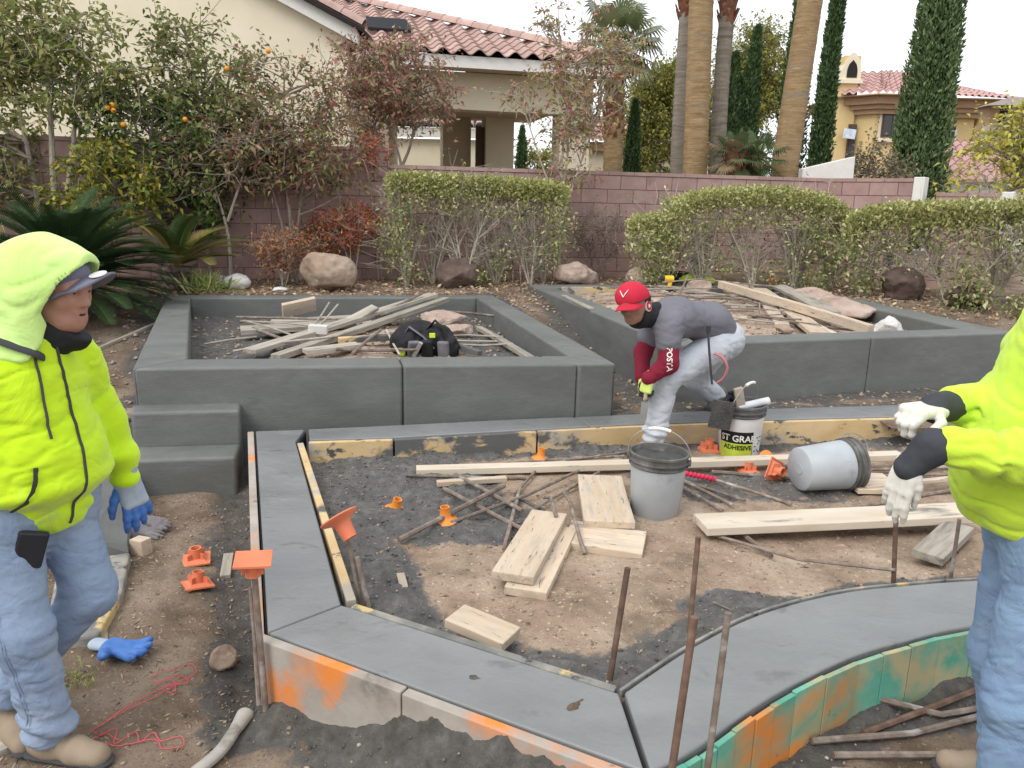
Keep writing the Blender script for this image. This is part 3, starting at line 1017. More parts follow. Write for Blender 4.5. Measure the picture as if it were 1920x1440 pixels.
obj('flue_opening', hh, M['dark_gap'], CH)
obj('sign_plate', MB().box((12.86, 31.3, 4.72), (.46, .05, .36), rot=(0, .1, 0)), flat('white_blue_plate', (.62, .68, .78), .5, .3, .25, .1, 8), CH)

# stone building with flat chimney roof, white walls and low pink roof
M['stone'] = pm('pale_stone', [(.3, (.36, .29, .22)), (.6, (.46, .38, .30)), (.8, (.52, .45, .37))], 3, 6, .9, .15, .5, 30, .02, rnd=.16)
SB = thing('stone_building', 'tan stone faced building with dark louvre at the right edge', 'building', (15, 24, .6))
obj('wall', MB().box((15.35, 24.38, 2.4), (3.0, .36, 4.0)), M['brown_trim'], SB)
sr = random.Random(3)
for r in range(9):
    x = 13.78 + sr.uniform(0, .2)
    while x < 16.2:
        w = sr.uniform(.22, .5); h = .30
        zz = 2.0 + r * .285
        if zz < 4.45:
            q_ = MB().box((x + w / 2, 24.17, zz), (w - .03, .1, .255 + sr.uniform(-.02, .02)), rot=(0, sr.uniform(-.06, .06), 0))
            obj('stone', q_, M['stone'], SB, bevel=.03)
        x += w
obj('cap_wall', MB().box((14.85, 24.66, 4.68), (1.4, .5, .55)), M['brown_trim'], SB)
obj('louvre', MB().box((14.62, 24.395, 4.66), (.34, .03, .42)), M['dark_gap'], SB)
obj('roof', MB().add([(13.85, 24.0, 4.93), (16.5, 24.0, 5.0), (16.5, 25.2, 5.05), (14.1, 25.2, 4.98), (14.8, 24.6, 5.25), (16.5, 24.6, 5.3)], [(0, 1, 5, 4), (2, 3, 4, 5), (3, 0, 4), (3, 2, 1, 0)]), flat('grey_roof', (.26, .22, .20), .9), SB)
GH = thing('garage', 'white garage wall under a low pink tile roof', 'building', (11, 20, .6))
obj('wall', MB().box((11.9, 20.6, 1.6), (2.9, .3, 2.0)), M['stucco_white'], GH)
obj('roof', corr_roof([(10.5, 20.1, 2.58), (13.3, 20.1, 2.62), (13.6, 22.6, 3.75), (11.2, 22.6, 3.75)], 11, 8, .05), M['pink_tile'], GH, smooth=True)
wl = MB()
A = [(5.15, .6), (6.12, .6), (6.07, 2.76), (5.15, 2.53)]
wl.add([(x, 14.4, z) for x, z in A] + [(x, 14.62, z) for x, z in A], [(0, 1, 2, 3), (7, 6, 5, 4), (0, 4, 5, 1), (1, 5, 6, 2), (2, 6, 7, 3), (3, 7, 4, 0)])
tag(obj('white_wall', wl, M['stucco_white'], bevel=.01), 'short white stucco wall with sloping top behind the block wall', 'wall')
HZ = thing('hillside_house', 'pale tan house with tiled eave far behind the fan palm', 'house', (4, 30, .6))
obj('wall', MB().box((4.6, 30.5, 2.2), (5.4, 2, 3.2)), M['cream_dark'], HZ)
obj('cornice', MB().box((4.6, 29.4, 3.9), (5.7, .3, .3)), M['brown_trim'], HZ)
obj('roof', corr_roof([(1.7, 29.0, 4.05), (7.5, 29.0, 4.05), (6.5, 31.8, 5.2), (2.8, 31.8, 5.2)], 20, 6, .05), M['pink_tile'], HZ, smooth=True)
# ================================================================== PLANTS
def leaf_mat(name, rough=.55, trans=.25, spec=.25):
    return pm(name, None, rough=rough, spec=spec, bump=0, attr='Col', trans=trans)


M['leaf'] = leaf_mat('foliage_leaf')
M['needle'] = leaf_mat('foliage_needle', .8, .10, .1)
M['bark'] = pm('grey_bark', [(.3, (.17, .14, .115)), (.6, (.27, .23, .19)), (.8, (.35, .31, .27))], 12, 7, .9, .15, .6, 60, .006, stretch=(1, 1, .3))
M['bark_pale'] = pm('pale_stem', [(.3, (.33, .29, .235)), (.6, (.45, .405, .34)), (.8, (.54, .49, .42))], 14, 7, .9, .15, .5, 60, .004, stretch=(1, 1, .4))
M['bark_dark'] = pm('dark_twig', [(.3, (.10, .075, .06)), (.7, (.19, .15, .125))], 14, 7, .9, .15, .5, 60, .004)


def unit(a):
    return a / np.maximum(np.linalg.norm(a, axis=-1, keepdims=True), 1e-9)


def leaf_arrays(C, D, size, pal, rng, width=.45, droop=.25, jitter=.35, gain=1.62):
    """C leaf bases, D leaf axes, returns verts, quads, colours"""
    n = len(C)
    s = size * (1 + jitter * rng.uniform(-1, 1, n))[:, None]
    D = unit(D)
    R = unit(rng.normal(size=(n, 3)))
    S = unit(np.cross(D, R)); N = np.cross(S, D)
    tip = C + D * s - np.array([0, 0, 1]) * s * droop
    mid = C + D * s * .45 + N * s * .10
    V_ = np.stack([C, mid + S * s * width * .5, tip, mid - S * s * width * .5], 1).reshape(-1, 3)
    F_ = np.arange(n * 4).reshape(n, 4)
    pal = np.array([p[1] for p in pal]), np.array([p[0] for p in pal], float)
    ci = rng.choice(len(pal[0]), n, p=pal[1] / pal[1].sum())
    col = pal[0][ci] * gain * (1 + .25 * rng.uniform(-1, 1, (n, 1)))
    return V_, F_, np.repeat(col, 4, 0)


def leaves_obj(name, C, D, size, pal, parent, rng, mat=None, **k):
    V_, F_, c_ = leaf_arrays(np.asarray(C), np.asarray(D), size, pal, rng, **k)
    me = mesh_np(name, V_, F_, False, {'Col': np.clip(c_, 0, 1)})
    me.materials.append(mat or M['leaf'])
    return obj(name, None, None, parent, me=me)


def bez(a, b, bend, n, rng):
    a = np.array(a, float); b = np.array(b, float)
    m = (a + b) / 2 + rng.normal(size=3) * bend * np.linalg.norm(b - a) + np.array([0, 0, .10]) * np.linalg.norm(b - a)
    return [tuple((1 - t) ** 2 * a + 2 * t * (1 - t) * m + t * t * b) for t in np.linspace(0, 1, n)]


def tree(name, label, cat, base, trunks, crown, ncl, nleaf, size, pal, seed, clr=.28, trunk_r=.04, bark='bark', twig_r=.006, group=None,
         shell=.5, upd=.2, sub=5, leafup=.1, width=.42, fill=1.0):
    """trunks: list of polylines [(dx,dy,z)..] in metres from base; crown: [(cx,cy,cz,rx,ry,rz,weight)]"""
    rng = np.random.default_rng(seed)
    t = thing(name, label, cat, base, group=group)
    b = np.array(base, float)
    tips = []
    for ti, tr in enumerate(trunks):
        P = [tuple(b + np.array(p)) for p in tr]
        P = catmull3(P, 5)
        r = np.linspace(trunk_r * (1 if ti == 0 else .75), trunk_r * .3, len(P))
        w = MB().tube(P, list(r), 7)
        obj('trunk', w, M[bark], t, smooth=True)
        tips += [np.array(p) for p in P[len(P) // 3:]]
    tips = np.array(tips)
    W = np.array([c[6] for c in crown], float); W /= W.sum()
    Cl = []
    for k in range(ncl):
        c = crown[rng.choice(len(crown), p=W)]
        v = unit(rng.normal(size=3)); rr = rng.uniform(shell, 1) ** .6
        Cl.append(b + np.array(c[:3]) + v * rr * np.array(c[3:6]))
    Cl = np.array(Cl)
    br = MB(); LC = []; LD = []
    for c in Cl:
        d = np.linalg.norm(tips - c, axis=1) + 1.2 * np.maximum(0, tips[:, 2] - c[2] + .15)
        a = tips[d.argmin()]
        L_ = np.linalg.norm(c - a)
        br.tube(bez(a, c, .12, 5, rng), list(np.linspace(min(trunk_r * .45, .006 + .016 * L_), twig_r, 5)), 5, caps=False)
        for s in range(sub):
            e = c + rng.normal(size=3) * clr * np.array([1, 1, .8]) + np.array([0, 0, upd * clr])
            br.tube(bez(c, e, .15, 3, rng), [twig_r, twig_r * .7, twig_r * .4], 3, caps=False)
            m = max(1, int(nleaf * fill / (ncl * sub)))
            tt = rng.uniform(.15, 1.12, m)[:, None]
            pos = c + (e - c) * tt + rng.normal(size=(m, 3)) * clr * .22
            LC.append(pos)
            LD.append(unit(rng.normal(size=(m, 3))) + unit(e - c) * .7 + np.array([0, 0, leafup]))
    obj('branches', br, M[bark], t, smooth=True)
    leaves_obj('crown', np.concatenate(LC), np.concatenate(LD), size, pal, t, rng, width=width)
    return t


def catmull3(pts, n=6):
    P = [np.array(p, float) for p in pts]
    if len(P) < 3:
        return [tuple(p) for p in P]
    P = [2 * P[0] - P[1]] + P + [2 * P[-1] - P[-2]]
    out = []
    for i in range(1, len(P) - 2):
        for k in range(n):
            t = k / n
            out.append(tuple(.5 * ((2 * P[i]) + (-P[i - 1] + P[i + 1]) * t + (2 * P[i - 1] - 5 * P[i] + 4 * P[i + 1] - P[i + 2]) * t * t + (-P[i - 1] + 3 * P[i] - 3 * P[i + 1] + P[i + 2]) * t ** 3)))
    out.append(tuple(P[-2]))
    return out


GREEN = [(3, (.14, .165, .045)), (2, (.185, .19, .072)), (1.3, (.25, .225, .09)), (1, (.08, .10, .034))]
OLIVE = [(3, (.125, .135, .045)), (2, (.17, .16, .065)), (1.2, (.23, .18, .08)), (1, (.075, .095, .03))]
CITRUS = [(3, (.05, .08, .024)), (2, (.08, .11, .032)), (.8, (.14, .165, .04))]
YELGRN = [(2, (.20, .20, .03)), (2, (.12, .14, .03)), (1, (.28, .22, .04)), (1, (.07, .10, .02))]
BROWN = [(3, (.19, .125, .075)), (2, (.15, .125, .06)), (1.6, (.22, .10, .07)), (1.3, (.14, .15, .055)), (1, (.27, .19, .12))]
RUSSET = [(3, (.22, .115, .085)), (2, (.20, .14, .085)), (1.3, (.15, .15, .06)), (1, (.26, .10, .09)), (1, (.28, .2, .13))]
REDS = [(3, (.30, .055, .035)), (2, (.24, .09, .045)), (1.4, (.33, .15, .06)), (1, (.17, .06, .04))]
RUST = [(3, (.24, .10, .045)), (2, (.17, .08, .045)), (1, (.30, .16, .07))]
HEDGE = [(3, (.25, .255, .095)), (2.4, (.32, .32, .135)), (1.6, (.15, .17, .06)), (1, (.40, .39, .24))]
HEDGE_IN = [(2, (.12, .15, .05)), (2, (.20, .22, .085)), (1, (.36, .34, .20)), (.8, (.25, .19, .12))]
CYP = [(3, (.040, .070, .028)), (2, (.060, .098, .038)), (1, (.085, .125, .055)), (.6, (.03, .045, .02))]
CYP2 = [(3, (.070, .105, .042)), (2, (.095, .135, .058)), (1, (.13, .165, .085)), (.5, (.04, .06, .03))]
ACACIA = [(3, (.17, .17, .04)), (2, (.23, .22, .06)), (1.5, (.11, .12, .03))]

gz = lambda x, y: float(ground_h(np.array([x]), np.array([y]))[0])
FT = 'trees along the block wall'
# left edge: tall pale-stemmed tree, two stems
bx, by = -5.95, 10.15
tree('tall_tree', 'tall light green tree with two pale stems at the left edge', 'tree', (bx, by, gz(bx, by)),
     [[(0, 0, 0), (.02, 0, 1.2), (.05, .05, 2.2), (.10, 0, 3.5)], [(-.25, .1, 0), (-.28, .1, 1.1), (-.35, .05, 2.2), (-.5, .1, 3.3)], [(.12, 0, .9), (.3, 0, 1.6), (.45, .05, 2.6)]],
     [(-.3, 0, 3.2, .9, .5, 1.0, 3), (.55, .0, 2.7, .75, .5, .7, 2.2), (-.2, 0, 2.1, .8, .4, .5, 1.2), (-.9, 0, 1.6, .5, .4, .8, 1)], 100, 6600, .098, GREEN, 1, .24, .055, 'bark_pale', group=FT)
bx, by = -7.0, 10.0
tree('leafy_tree', 'half cropped olive tree at the far left edge of the frame', 'tree', (bx, by, gz(bx, by)), [[(0, 0, 0), (.1, 0, 1.2), (.1, 0, 3.0)]],
     [(.2, 0, 2.6, .8, .5, 1.4, 2), (.3, 0, 1.4, .6, .5, .6, 1)], 40, 3000, .09, OLIVE, 2, .26, .05, group=FT)
bx, by = -4.75, 10.35
tree('orange_tree', 'dark green orange tree with ripe fruit behind the sago palm', 'tree', (bx, by, gz(bx, by)), [[(0, 0, 0), (.05, 0, .6), (0, 0, 1.6), (.1, 0, 2.2)]],
     [(-.1, 0, 1.8, .75, .5, .75, 2), (.55, 0, 1.7, .5, .4, .75, 2), (.4, 0, 1.0, .45, .4, .5, 1)], 70, 5000, .09, CITRUS, 3, .20, .05, group=FT)
bx, by = -5.05, 9.75
tree('yellowing_shrub', 'yellow green shrub hanging over the large sago palm', 'shrub', (bx, by, gz(bx, by)), [[(0, 0, 0), (0, 0, .6), (.1, 0, 1.2)]],
     [(0, -.05, 1.15, .55, .35, .55, 1)], 42, 3000, .085, YELGRN, 4, .17, .03)
bx, by = -4.15, 10.55
tree('laurel_tree', 'upright green laurel tree against the cream house wall', 'tree', (bx, by, gz(bx, by)), [[(0, 0, 0), (-.05, 0, 1.2), (0, 0, 2.2), (-.15, 0, 3.3)], [(.0, 0, .4), (.25, 0, 1.6), (.45, 0, 2.9)]],
     [(-.15, 0, 2.6, .42, .35, .95, 2.6), (.45, 0, 2.2, .5, .4, .75, 2.2), (.1, 0, 1.5, .5, .4, .45, 1)], 78, 5000, .092, [(3, (.125, .14, .048)), (2, (.17, .175, .072)), (1, (.08, .10, .036))], 5, .19, .035, group=FT)
bx, by = -3.80, 10.35
tree('brown_shrub_tree', 'twiggy brown and olive tree with a single pale stem', 'tree', (bx, by, gz(bx, by)), [[(0, 0, 0), (0, 0, .55), (-.08, 0, 1.0), (-.25, 0, 1.6)], [(.0, 0, .8), (.2, 0, 1.3), (.4, 0, 1.8)]],
     [(-.1, 0, 1.55, .62, .4, .42, 2), (.45, 0, 1.75, .45, .35, .45, 1)], 70, 2600, .075, BROWN, 6, .22, .028, 'bark_pale', .005, FT, sub=7)
bx, by = -3.0, 10.45
tree('russet_tree', 'dense brown and red leaved tree with several thin stems', 'tree', (bx, by, gz(bx, by)),
     [[(0, 0, 0), (0, 0, .8), (-.05, 0, 1.6), (0, 0, 2.6)], [(.05, 0, 0), (.12, 0, .9), (.35, 0, 2.0)], [(-.05, 0, 0), (-.12, 0, .8), (-.4, 0, 1.9)]],
     [(.0, 0, 2.2, .75, .4, .7, 2.6), (-.2, 0, 1.6, .6, .4, .35, 1), (.5, 0, 1.7, .45, .35, .6, 1.2)], 100, 5000, .075, [(2, (.16, .155, .06)), (2, (.19, .13, .075)), (1.2, (.23, .09, .07)), (1, (.08, .09, .035))], 7, .21, .03, 'bark', .005, FT, sub=6)
bx, by = -1.72, 11.62
tree('russet_tree', 'rounded russet tree in front of the patio beam', 'tree', (bx, by, gz(bx, by)),
     [[(0, 0, 0), (0, 0, 1.0), (.02, 0, 1.7), (-.3, 0, 2.5)], [(.0, 0, 1.5), (.2, 0, 2.0), (.25, 0, 2.7)], [(0, 0, 1.5), (-.25, 0, 1.9), (-.45, 0, 2.5)]],
     [(-.1, 0, 2.75, .85, .45, .52, 3), (-.55, 0, 2.3, .4, .3, .5, 1), (.4, 0, 2.35, .4, .3, .3, .8)], 95, 5200, .075, RUSSET, 8, .20, .035, 'bark', .005, FT, sub=6)
bx, by = .66, 11.45
tree('sparse_tree', 'tall sparse yellow brown tree beside the first hedge', 'tree', (bx, by, gz(bx, by)),
     [[(0, 0, 0), (-.02, 0, 1.0), (.0, 0, 2.0), (.15, 0, 3.2)], [(.02, 0, .9), (.2, 0, 1.5), (.5, 0, 2.4)], [(0, 0, 1.0), (-.25, 0, 1.5), (-.55, 0, 2.3)], [(0, 0, 1.2), (.06, 0, 2.0), (-.1, 0, 3.2)]],
     [(-.1, 0, 2.5, .75, .4, .45, 2), (.1, 0, 3.3, .55, .35, .5, 1.6), (.5, 0, 2.4, .45, .35, .55, 1), (.1, 0, 1.7, .4, .3, .5, .7), (.75, 0, 3.0, .35, .3, .3, .6)], 105, 3600, .075,
     [(2, (.24, .15, .085)), (2, (.21, .18, .065)), (1.2, (.25, .10, .08)), (1, (.17, .17, .06))], 9, .18, .026, 'bark_pale', .005, FT, sub=6)
bx, by = 1.25, 11.5
tree('bare_shrub', 'nearly bare grey twiggy shrub between the hedges', 'shrub', (bx, by, gz(bx, by)),
     [[(0, 0, 0), (0, 0, .3), (.05, 0, .7)], [(.03, 0, 0), (.12, 0, .3), (.25, 0, .7)], [(-.03, 0, 0), (-.15, 0, .35), (-.3, 0, .75)]],
     [(0, 0, .65, .42, .25, .42, 1)], 55, 700, .045, [(2, (.16, .10, .09)), (1, (.22, .17, .14))], 10, .15, .012, 'bark', .004, sub=7)
# nandinas
for bx, by, lab, sd, pal, h, rx in ((-2.22, 10.5, 'bright red heavenly bamboo bush behind the large boulder', 11, REDS, .75, .38), (-3.02, 10.05, 'rusty orange low bush left of the large boulder', 12, RUST, .48, .42),
                                    (-2.55, 10.7, 'dark rusty bush against the wall between two red bushes', 13, RUST, .62, .3)):
    tree('nandina_bush', lab, 'bush', (bx, by, gz(bx, by)), [[(0, 0, 0), (-.05, 0, h * .5), (-.2, 0, h)], [(.03, 0, 0), (.1, 0, h * .5), (.15, 0, h)], [(0, 0, 0), (0, 0, h * .5), (.02, 0, h)]],
         [(0, 0, h, rx, .25, .27, 1)], 34, 1900, .05, pal, sd, .13, .010, 'bark_pale', .003, 'nandina bushes', sub=6)
bx, by = -1.95, 11.1
tree('nandina_bush', 'red leafed spray reaching above the wall top by the russet tree', 'bush', (bx, by, gz(bx, by)), [[(0, 0, 0), (-.05, 0, .8), (-.15, 0, 1.65)], [(.05, 0, 0), (0, 0, .9), (.05, 0, 1.6)]],
     [(-.1, 0, 1.75, .35, .2, .2, 1)], 16, 700, .055, REDS, 14, .12, .010, 'bark_pale', .003, 'nandina bushes', sub=5)
# oranges hanging in the tree
M['orange'] = flat('orange_peel', (.72, .28, .02), .5, .4, .12, .3, 200)
om = MB().lathe([(.001, -.042), (.022, -.036), (.037, -.02), (.042, 0), (.037, .02), (.022, .035), (.004, .040)], 12).mesh('orange_fruit', True); om.materials.append(M['orange'])
fr = [((-4.98, 9.82, 2.82), 'leftmost orange of the cluster in the tree'), ((-4.90, 9.80, 2.79), 'second orange of the cluster in the tree'), ((-4.93, 9.84, 2.86), 'topmost orange of the left cluster'), ((-4.80, 9.8, 2.63), 'yellow orange hanging just below the cluster'),
      ((-4.10, 9.95, 2.72), 'deep orange fruit hanging alone in the dark leaves'), ((-3.55, 9.95, 3.32), 'small orange below the highest fruit'), ((-3.02, 9.9, 3.52), 'highest orange, near the top of the foliage')]
for p, lab in fr:
    o = obj('orange_fruit', None, None, me=om); o.location = p; o.scale = (.74, .74, .78)
    tag(o, lab, 'fruit', 'oranges in the trees')

# ------------------------------------------------------------------ clipped hedges
def hedge(label, line, top, depth, seed, thick, stems, base_z, low_clumps=(), n_top=9000, lsize=.052):
    n_top = int(n_top * 1.35)
    """line: [(x,y,ztop)...] front-to-back centred polyline; leafy crust on top, bare stems below"""
    rng = np.random.default_rng(seed)
    P = np.array(line, float)
    t = thing('clipped_hedge', label, 'hedge', (P[0, 0], P[0, 1], base_z), group='clipped hedges')
    seg = np.linalg.norm(np.diff(P[:, :2], axis=0), axis=1); cum = np.concatenate([[0], np.cumsum(seg)]); LL = cum[-1]

    def at(s):
        return np.stack([np.interp(s, cum, P[:, i]) for i in range(3)], -1)
    d = unit((P[-1, :2] - P[0, :2])[None])[0]; nr = np.array([-d[1], d[0]])
    s = rng.uniform(0, LL, n_top); w = rng.uniform(-1, 1, n_top)
    edge = np.minimum(s, LL - s)
    c = at(s)
    dp = depth * .5 * (.85 + .15 * np.clip(edge / .2, 0, 1))
    q = rng.uniform(0, 1, n_top) ** 1.7
    bump = .022 * fbm(s * 3, w * 2, 3, seed)
    side = np.abs(w) > .72
    z = c[:, 2] + bump - thick * q * np.where(side, 1.7, .8) - .06 * np.clip(1 - edge / .15, 0, 1) + .02 * rng.normal(size=n_top)
    # thin out by a coarse noise so that gaps show
    keep = (fbm(s * 5, z * 5, 3, seed + 3, w * 2) > -.28) | (q < .25)
    C = np.stack([c[:, 0] + nr[0] * w * dp, c[:, 1] + nr[1] * w * dp, z], 1)[keep]
    D = rng.normal(size=(len(C), 3)) * .8 + np.array([0, 0, .9]) + np.outer(w[keep], [nr[0], nr[1], 0]) * .9
    leaves_obj('clipped_top', C, D, lsize, HEDGE, t, rng, width=.5, droop=.1)
    # inside: scattered leaves on the twigs
    LC = []; 
    for k, (sx, off, spread, hgt) in enumerate(stems):
        b0 = at(np.array([sx]))[0]; b0 = np.array([b0[0] + nr[0] * off, b0[1] + nr[1] * off, base_z - .02])
        m = MB()
        for j in range(rng.integers(5, 8)):
            a = rng.uniform(-1, 1); e_s = np.clip(sx + a * spread, .03, LL - .03)
            e = at(np.array([e_s]))[0]
            e = np.array([e[0] + nr[0] * rng.uniform(-.4, .4) * depth, e[1] + nr[1] * rng.uniform(-.4, .4) * depth, e[2] - thick * .5])
            mid = b0 + (e - b0) * np.array([.35, .5, .45]) + rng.normal(size=3) * .04
            pts = catmull3([b0, mid, e], 5)
            m.tube(pts, list(np.linspace(.019, .005, len(pts))), 5, caps=False)
            for b in range(9):
                f = rng.uniform(.25, .9); p0 = np.array(pts[int(f * (len(pts) - 1))])
                p1 = p0 + np.array([rng.normal() * .22, rng.normal() * .14, abs(rng.normal()) * .22 + .10])
                m.tube(bez(p0, p1, .2, 4, rng), [.007, .005, .004, .003], 4, caps=False)
                for g in range(4):
                    p2 = p1 + rng.normal(size=3) * np.array([.11, .09, .09])
                    m.tube([tuple(p0 + (p1 - p0) * rng.uniform(.3, 1)), tuple(p2)], [.0035, .0015], 3, caps=False)
                    if rng.uniform() < .26: LC.append(p2[None] + rng.normal(size=(3, 3)) * .025)
        obj('stem', m, M['bark_pale'], t, smooth=True)
    for (sx, off, z, r, cnt) in low_clumps:
        b0 = at(np.array([sx]))[0]
        LC.append(np.array([b0[0] + nr[0] * off, b0[1] + nr[1] * off, z]) + rng.normal(size=(cnt, 3)) * np.array([r, r * .6, r]))
    LC = np.concatenate(LC)
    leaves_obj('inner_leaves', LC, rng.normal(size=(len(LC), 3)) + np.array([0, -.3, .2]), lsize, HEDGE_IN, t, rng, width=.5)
    return t


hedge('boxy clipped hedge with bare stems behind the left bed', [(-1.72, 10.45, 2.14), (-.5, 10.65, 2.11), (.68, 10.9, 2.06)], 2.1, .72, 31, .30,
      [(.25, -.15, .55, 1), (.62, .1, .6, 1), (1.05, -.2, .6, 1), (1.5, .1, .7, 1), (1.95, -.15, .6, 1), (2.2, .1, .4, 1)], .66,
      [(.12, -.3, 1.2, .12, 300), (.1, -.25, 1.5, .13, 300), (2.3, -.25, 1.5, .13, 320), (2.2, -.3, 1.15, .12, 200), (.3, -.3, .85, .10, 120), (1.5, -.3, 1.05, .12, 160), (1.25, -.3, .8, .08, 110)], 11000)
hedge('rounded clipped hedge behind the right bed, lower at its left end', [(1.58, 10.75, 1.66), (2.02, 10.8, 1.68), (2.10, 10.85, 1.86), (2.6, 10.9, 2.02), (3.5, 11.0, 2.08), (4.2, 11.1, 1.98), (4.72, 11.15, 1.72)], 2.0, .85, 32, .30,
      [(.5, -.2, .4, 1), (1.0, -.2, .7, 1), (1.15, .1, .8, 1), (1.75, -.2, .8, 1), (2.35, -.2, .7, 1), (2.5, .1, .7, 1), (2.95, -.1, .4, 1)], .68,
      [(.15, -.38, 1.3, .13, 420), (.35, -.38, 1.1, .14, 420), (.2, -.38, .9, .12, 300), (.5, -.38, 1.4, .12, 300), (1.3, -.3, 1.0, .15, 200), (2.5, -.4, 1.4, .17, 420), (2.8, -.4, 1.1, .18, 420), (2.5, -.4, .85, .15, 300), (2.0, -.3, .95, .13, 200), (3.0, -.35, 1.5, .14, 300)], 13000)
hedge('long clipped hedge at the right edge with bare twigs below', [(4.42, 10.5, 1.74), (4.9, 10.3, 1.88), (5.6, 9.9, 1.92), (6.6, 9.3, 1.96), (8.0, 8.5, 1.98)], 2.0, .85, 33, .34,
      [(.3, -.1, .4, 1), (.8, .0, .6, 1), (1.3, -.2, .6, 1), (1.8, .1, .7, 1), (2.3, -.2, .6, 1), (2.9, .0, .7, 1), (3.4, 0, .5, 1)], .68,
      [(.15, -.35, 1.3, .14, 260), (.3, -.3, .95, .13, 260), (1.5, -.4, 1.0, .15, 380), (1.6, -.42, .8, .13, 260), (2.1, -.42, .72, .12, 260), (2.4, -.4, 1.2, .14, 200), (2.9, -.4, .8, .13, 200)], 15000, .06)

# ------------------------------------------------------------------ sago palms
def sago(label, base, n, L_, pal, seed, elev=(10, 80), trunk=.25, dead=0, az=(0, 360)):
    rng = np.random.default_rng(seed)
    t = thing('sago_palm', label, 'palm', base, group='sago palms')
    b = np.array(base)
    tr = MB()
    prof = [(.17, -.05)]
    for i in range(7):
        z = trunk * i / 6
        prof += [(.17 + .02 * (i % 2), z)]
    tr.lathe(prof, 14, base)
    for i in range(60):
        a = rng.uniform(0, 6.28); z = rng.uniform(0, trunk)
        p = b + np.array([.17 * math.cos(a), .17 * math.sin(a), z]); tr.tube([tuple(p), tuple(p + np.array([math.cos(a) * .06, math.sin(a) * .06, .04]))], [.018, .004], 4)
    obj('trunk', tr, M['bark_dark'], t)
    top = b + np.array([0, 0, trunk])
    for k in range(n):
        a = math.radians(rng.uniform(*az)) if az != (0, 360) else 2.399 * k + rng.uniform(-.2, .2)
        el = math.radians(elev[0] + (elev[1] - elev[0]) * ((k + .5) / n) + rng.uniform(-6, 6))
        ln = L_ * rng.uniform(.8, 1.08)
        h = np.array([math.cos(a), math.sin(a), 0]); side = np.array([-math.sin(a), math.cos(a), 0])
        pts = []; p = top.copy(); e = el
        for i in range(13):
            pts.append(p.copy()); st_ = ln / 12
            p = p + (h * math.cos(e) + np.array([0, 0, 1]) * math.sin(e)) * st_
            e -= math.radians(4.6 if el > .5 else 2.6)
        pts = np.array(pts)
        mb = MB().tube([tuple(q) for q in pts], list(np.linspace(.009, .002, 13)), 4, caps=False)
        m = 64
        tt = np.linspace(.10, 1, m)
        pos = np.stack([np.interp(tt * 12, np.arange(13), pts[:, i]) for i in range(3)], 1)
        tang = unit(np.gradient(pos, axis=0))
        up = unit(np.cross(tang, side[None]) * -1)
        up = np.where(up[:, 2:3] < 0, -up, up)
        LC = []; LD = []; V_ = []; c_ = []
        ll = .17 * np.sin(np.pi * (.12 + .83 * tt)) ** .6
        for sgn in (-1, 1):
            D = unit(side[None] * sgn * .8 + tang * .55 + up * .32)
            tip = pos + D * ll[:, None] - np.array([0, 0, 1]) * (ll[:, None] * .08)
            wv = unit(np.cross(D, up)) * .0065
            V_.append(np.stack([pos - wv, pos + wv, tip + wv * .3, tip - wv * .3], 1).reshape(-1, 3))
            pc = np.array([q[1] for q in pal]); pw = np.array([q[0] for q in pal], float)
            ci = rng.choice(len(pc), p=pw / pw.sum())
            col = pc[ci] * rng.uniform(.8, 1.2)
            c_.append(np.repeat(np.tile(col, (m, 1)) * (1 + .15 * rng.uniform(-1, 1, (m, 1))), 4, 0))
        V_ = np.concatenate(V_); c_ = np.concatenate(c_)
        nb = len(mb.v)
        V_all = np.concatenate([np.array(mb.v), V_]); c_all = np.concatenate([np.tile(np.array(pal[0][1]) * 1.6, (nb, 1)), c_])
        F_all = np.array([f for f in mb.f if len(f) == 4] + [tuple(nb + 4 * i + j for j in range(4)) for i in range(2 * m)])
        me = mesh_np('frond', V_all, F_all, False, {'Col': np.clip(c_all, 0, 1)}); me.materials.append(M['needle'])
        obj('frond', None, None, t, me=me)
    return t


SAGO = [(3, (.030, .058, .022)), (2, (.045, .08, .03)), (1, (.07, .11, .05))]
sago('large dark green sago palm behind the hooded worker', (-4.62, 8.0, .45), 130, 1.16, SAGO, 41, (-8, 84), .42)
sago('small yellowing sago palm against the block wall', (-4.12, 9.45, .66), 20, .90, [(2, (.16, .15, .035)), (2, (.10, .12, .03)), (1.5, (.30, .22, .10)), (1, (.05, .08, .025))], 42, (22, 75), .30)

# ------------------------------------------------------------------ palms beyond the wall
M['palm_tan'] = pm('palm_trunk_tan', [(.3, (.33, .21, .105)), (.55, (.46, .32, .175)), (.8, (.55, .41, .25))], 5, 9, .92, .12, 1.0, 30, .035, stretch=(.7, .7, 7.0), stains=[((.36, .30, .24), .8, .52, .68), ((.60, .48, .32), 6, .56, .68), ((.17, .12, .08), 9, .64, .72)])
M['palm_grey'] = pm('palm_trunk_grey', [(.3, (.27, .225, .18)), (.55, (.36, .315, .265)), (.8, (.44, .39, .34))], 5, 9, .92, .12, 1.0, 30, .035, stretch=(.7, .7, 6.5), stains=[((.46, .36, .24), .9, .56, .70), ((.20, .18, .16), 1.3, .55, .68), ((.13, .11, .09), 9, .64, .72)])
M['palm_red'] = pm('palm_boot_fibre', [(.3, (.17, .07, .045)), (.6, (.30, .13, .08)), (.8, (.38, .2, .13))], 9, 8, .9, .12, .7, 30, .02)


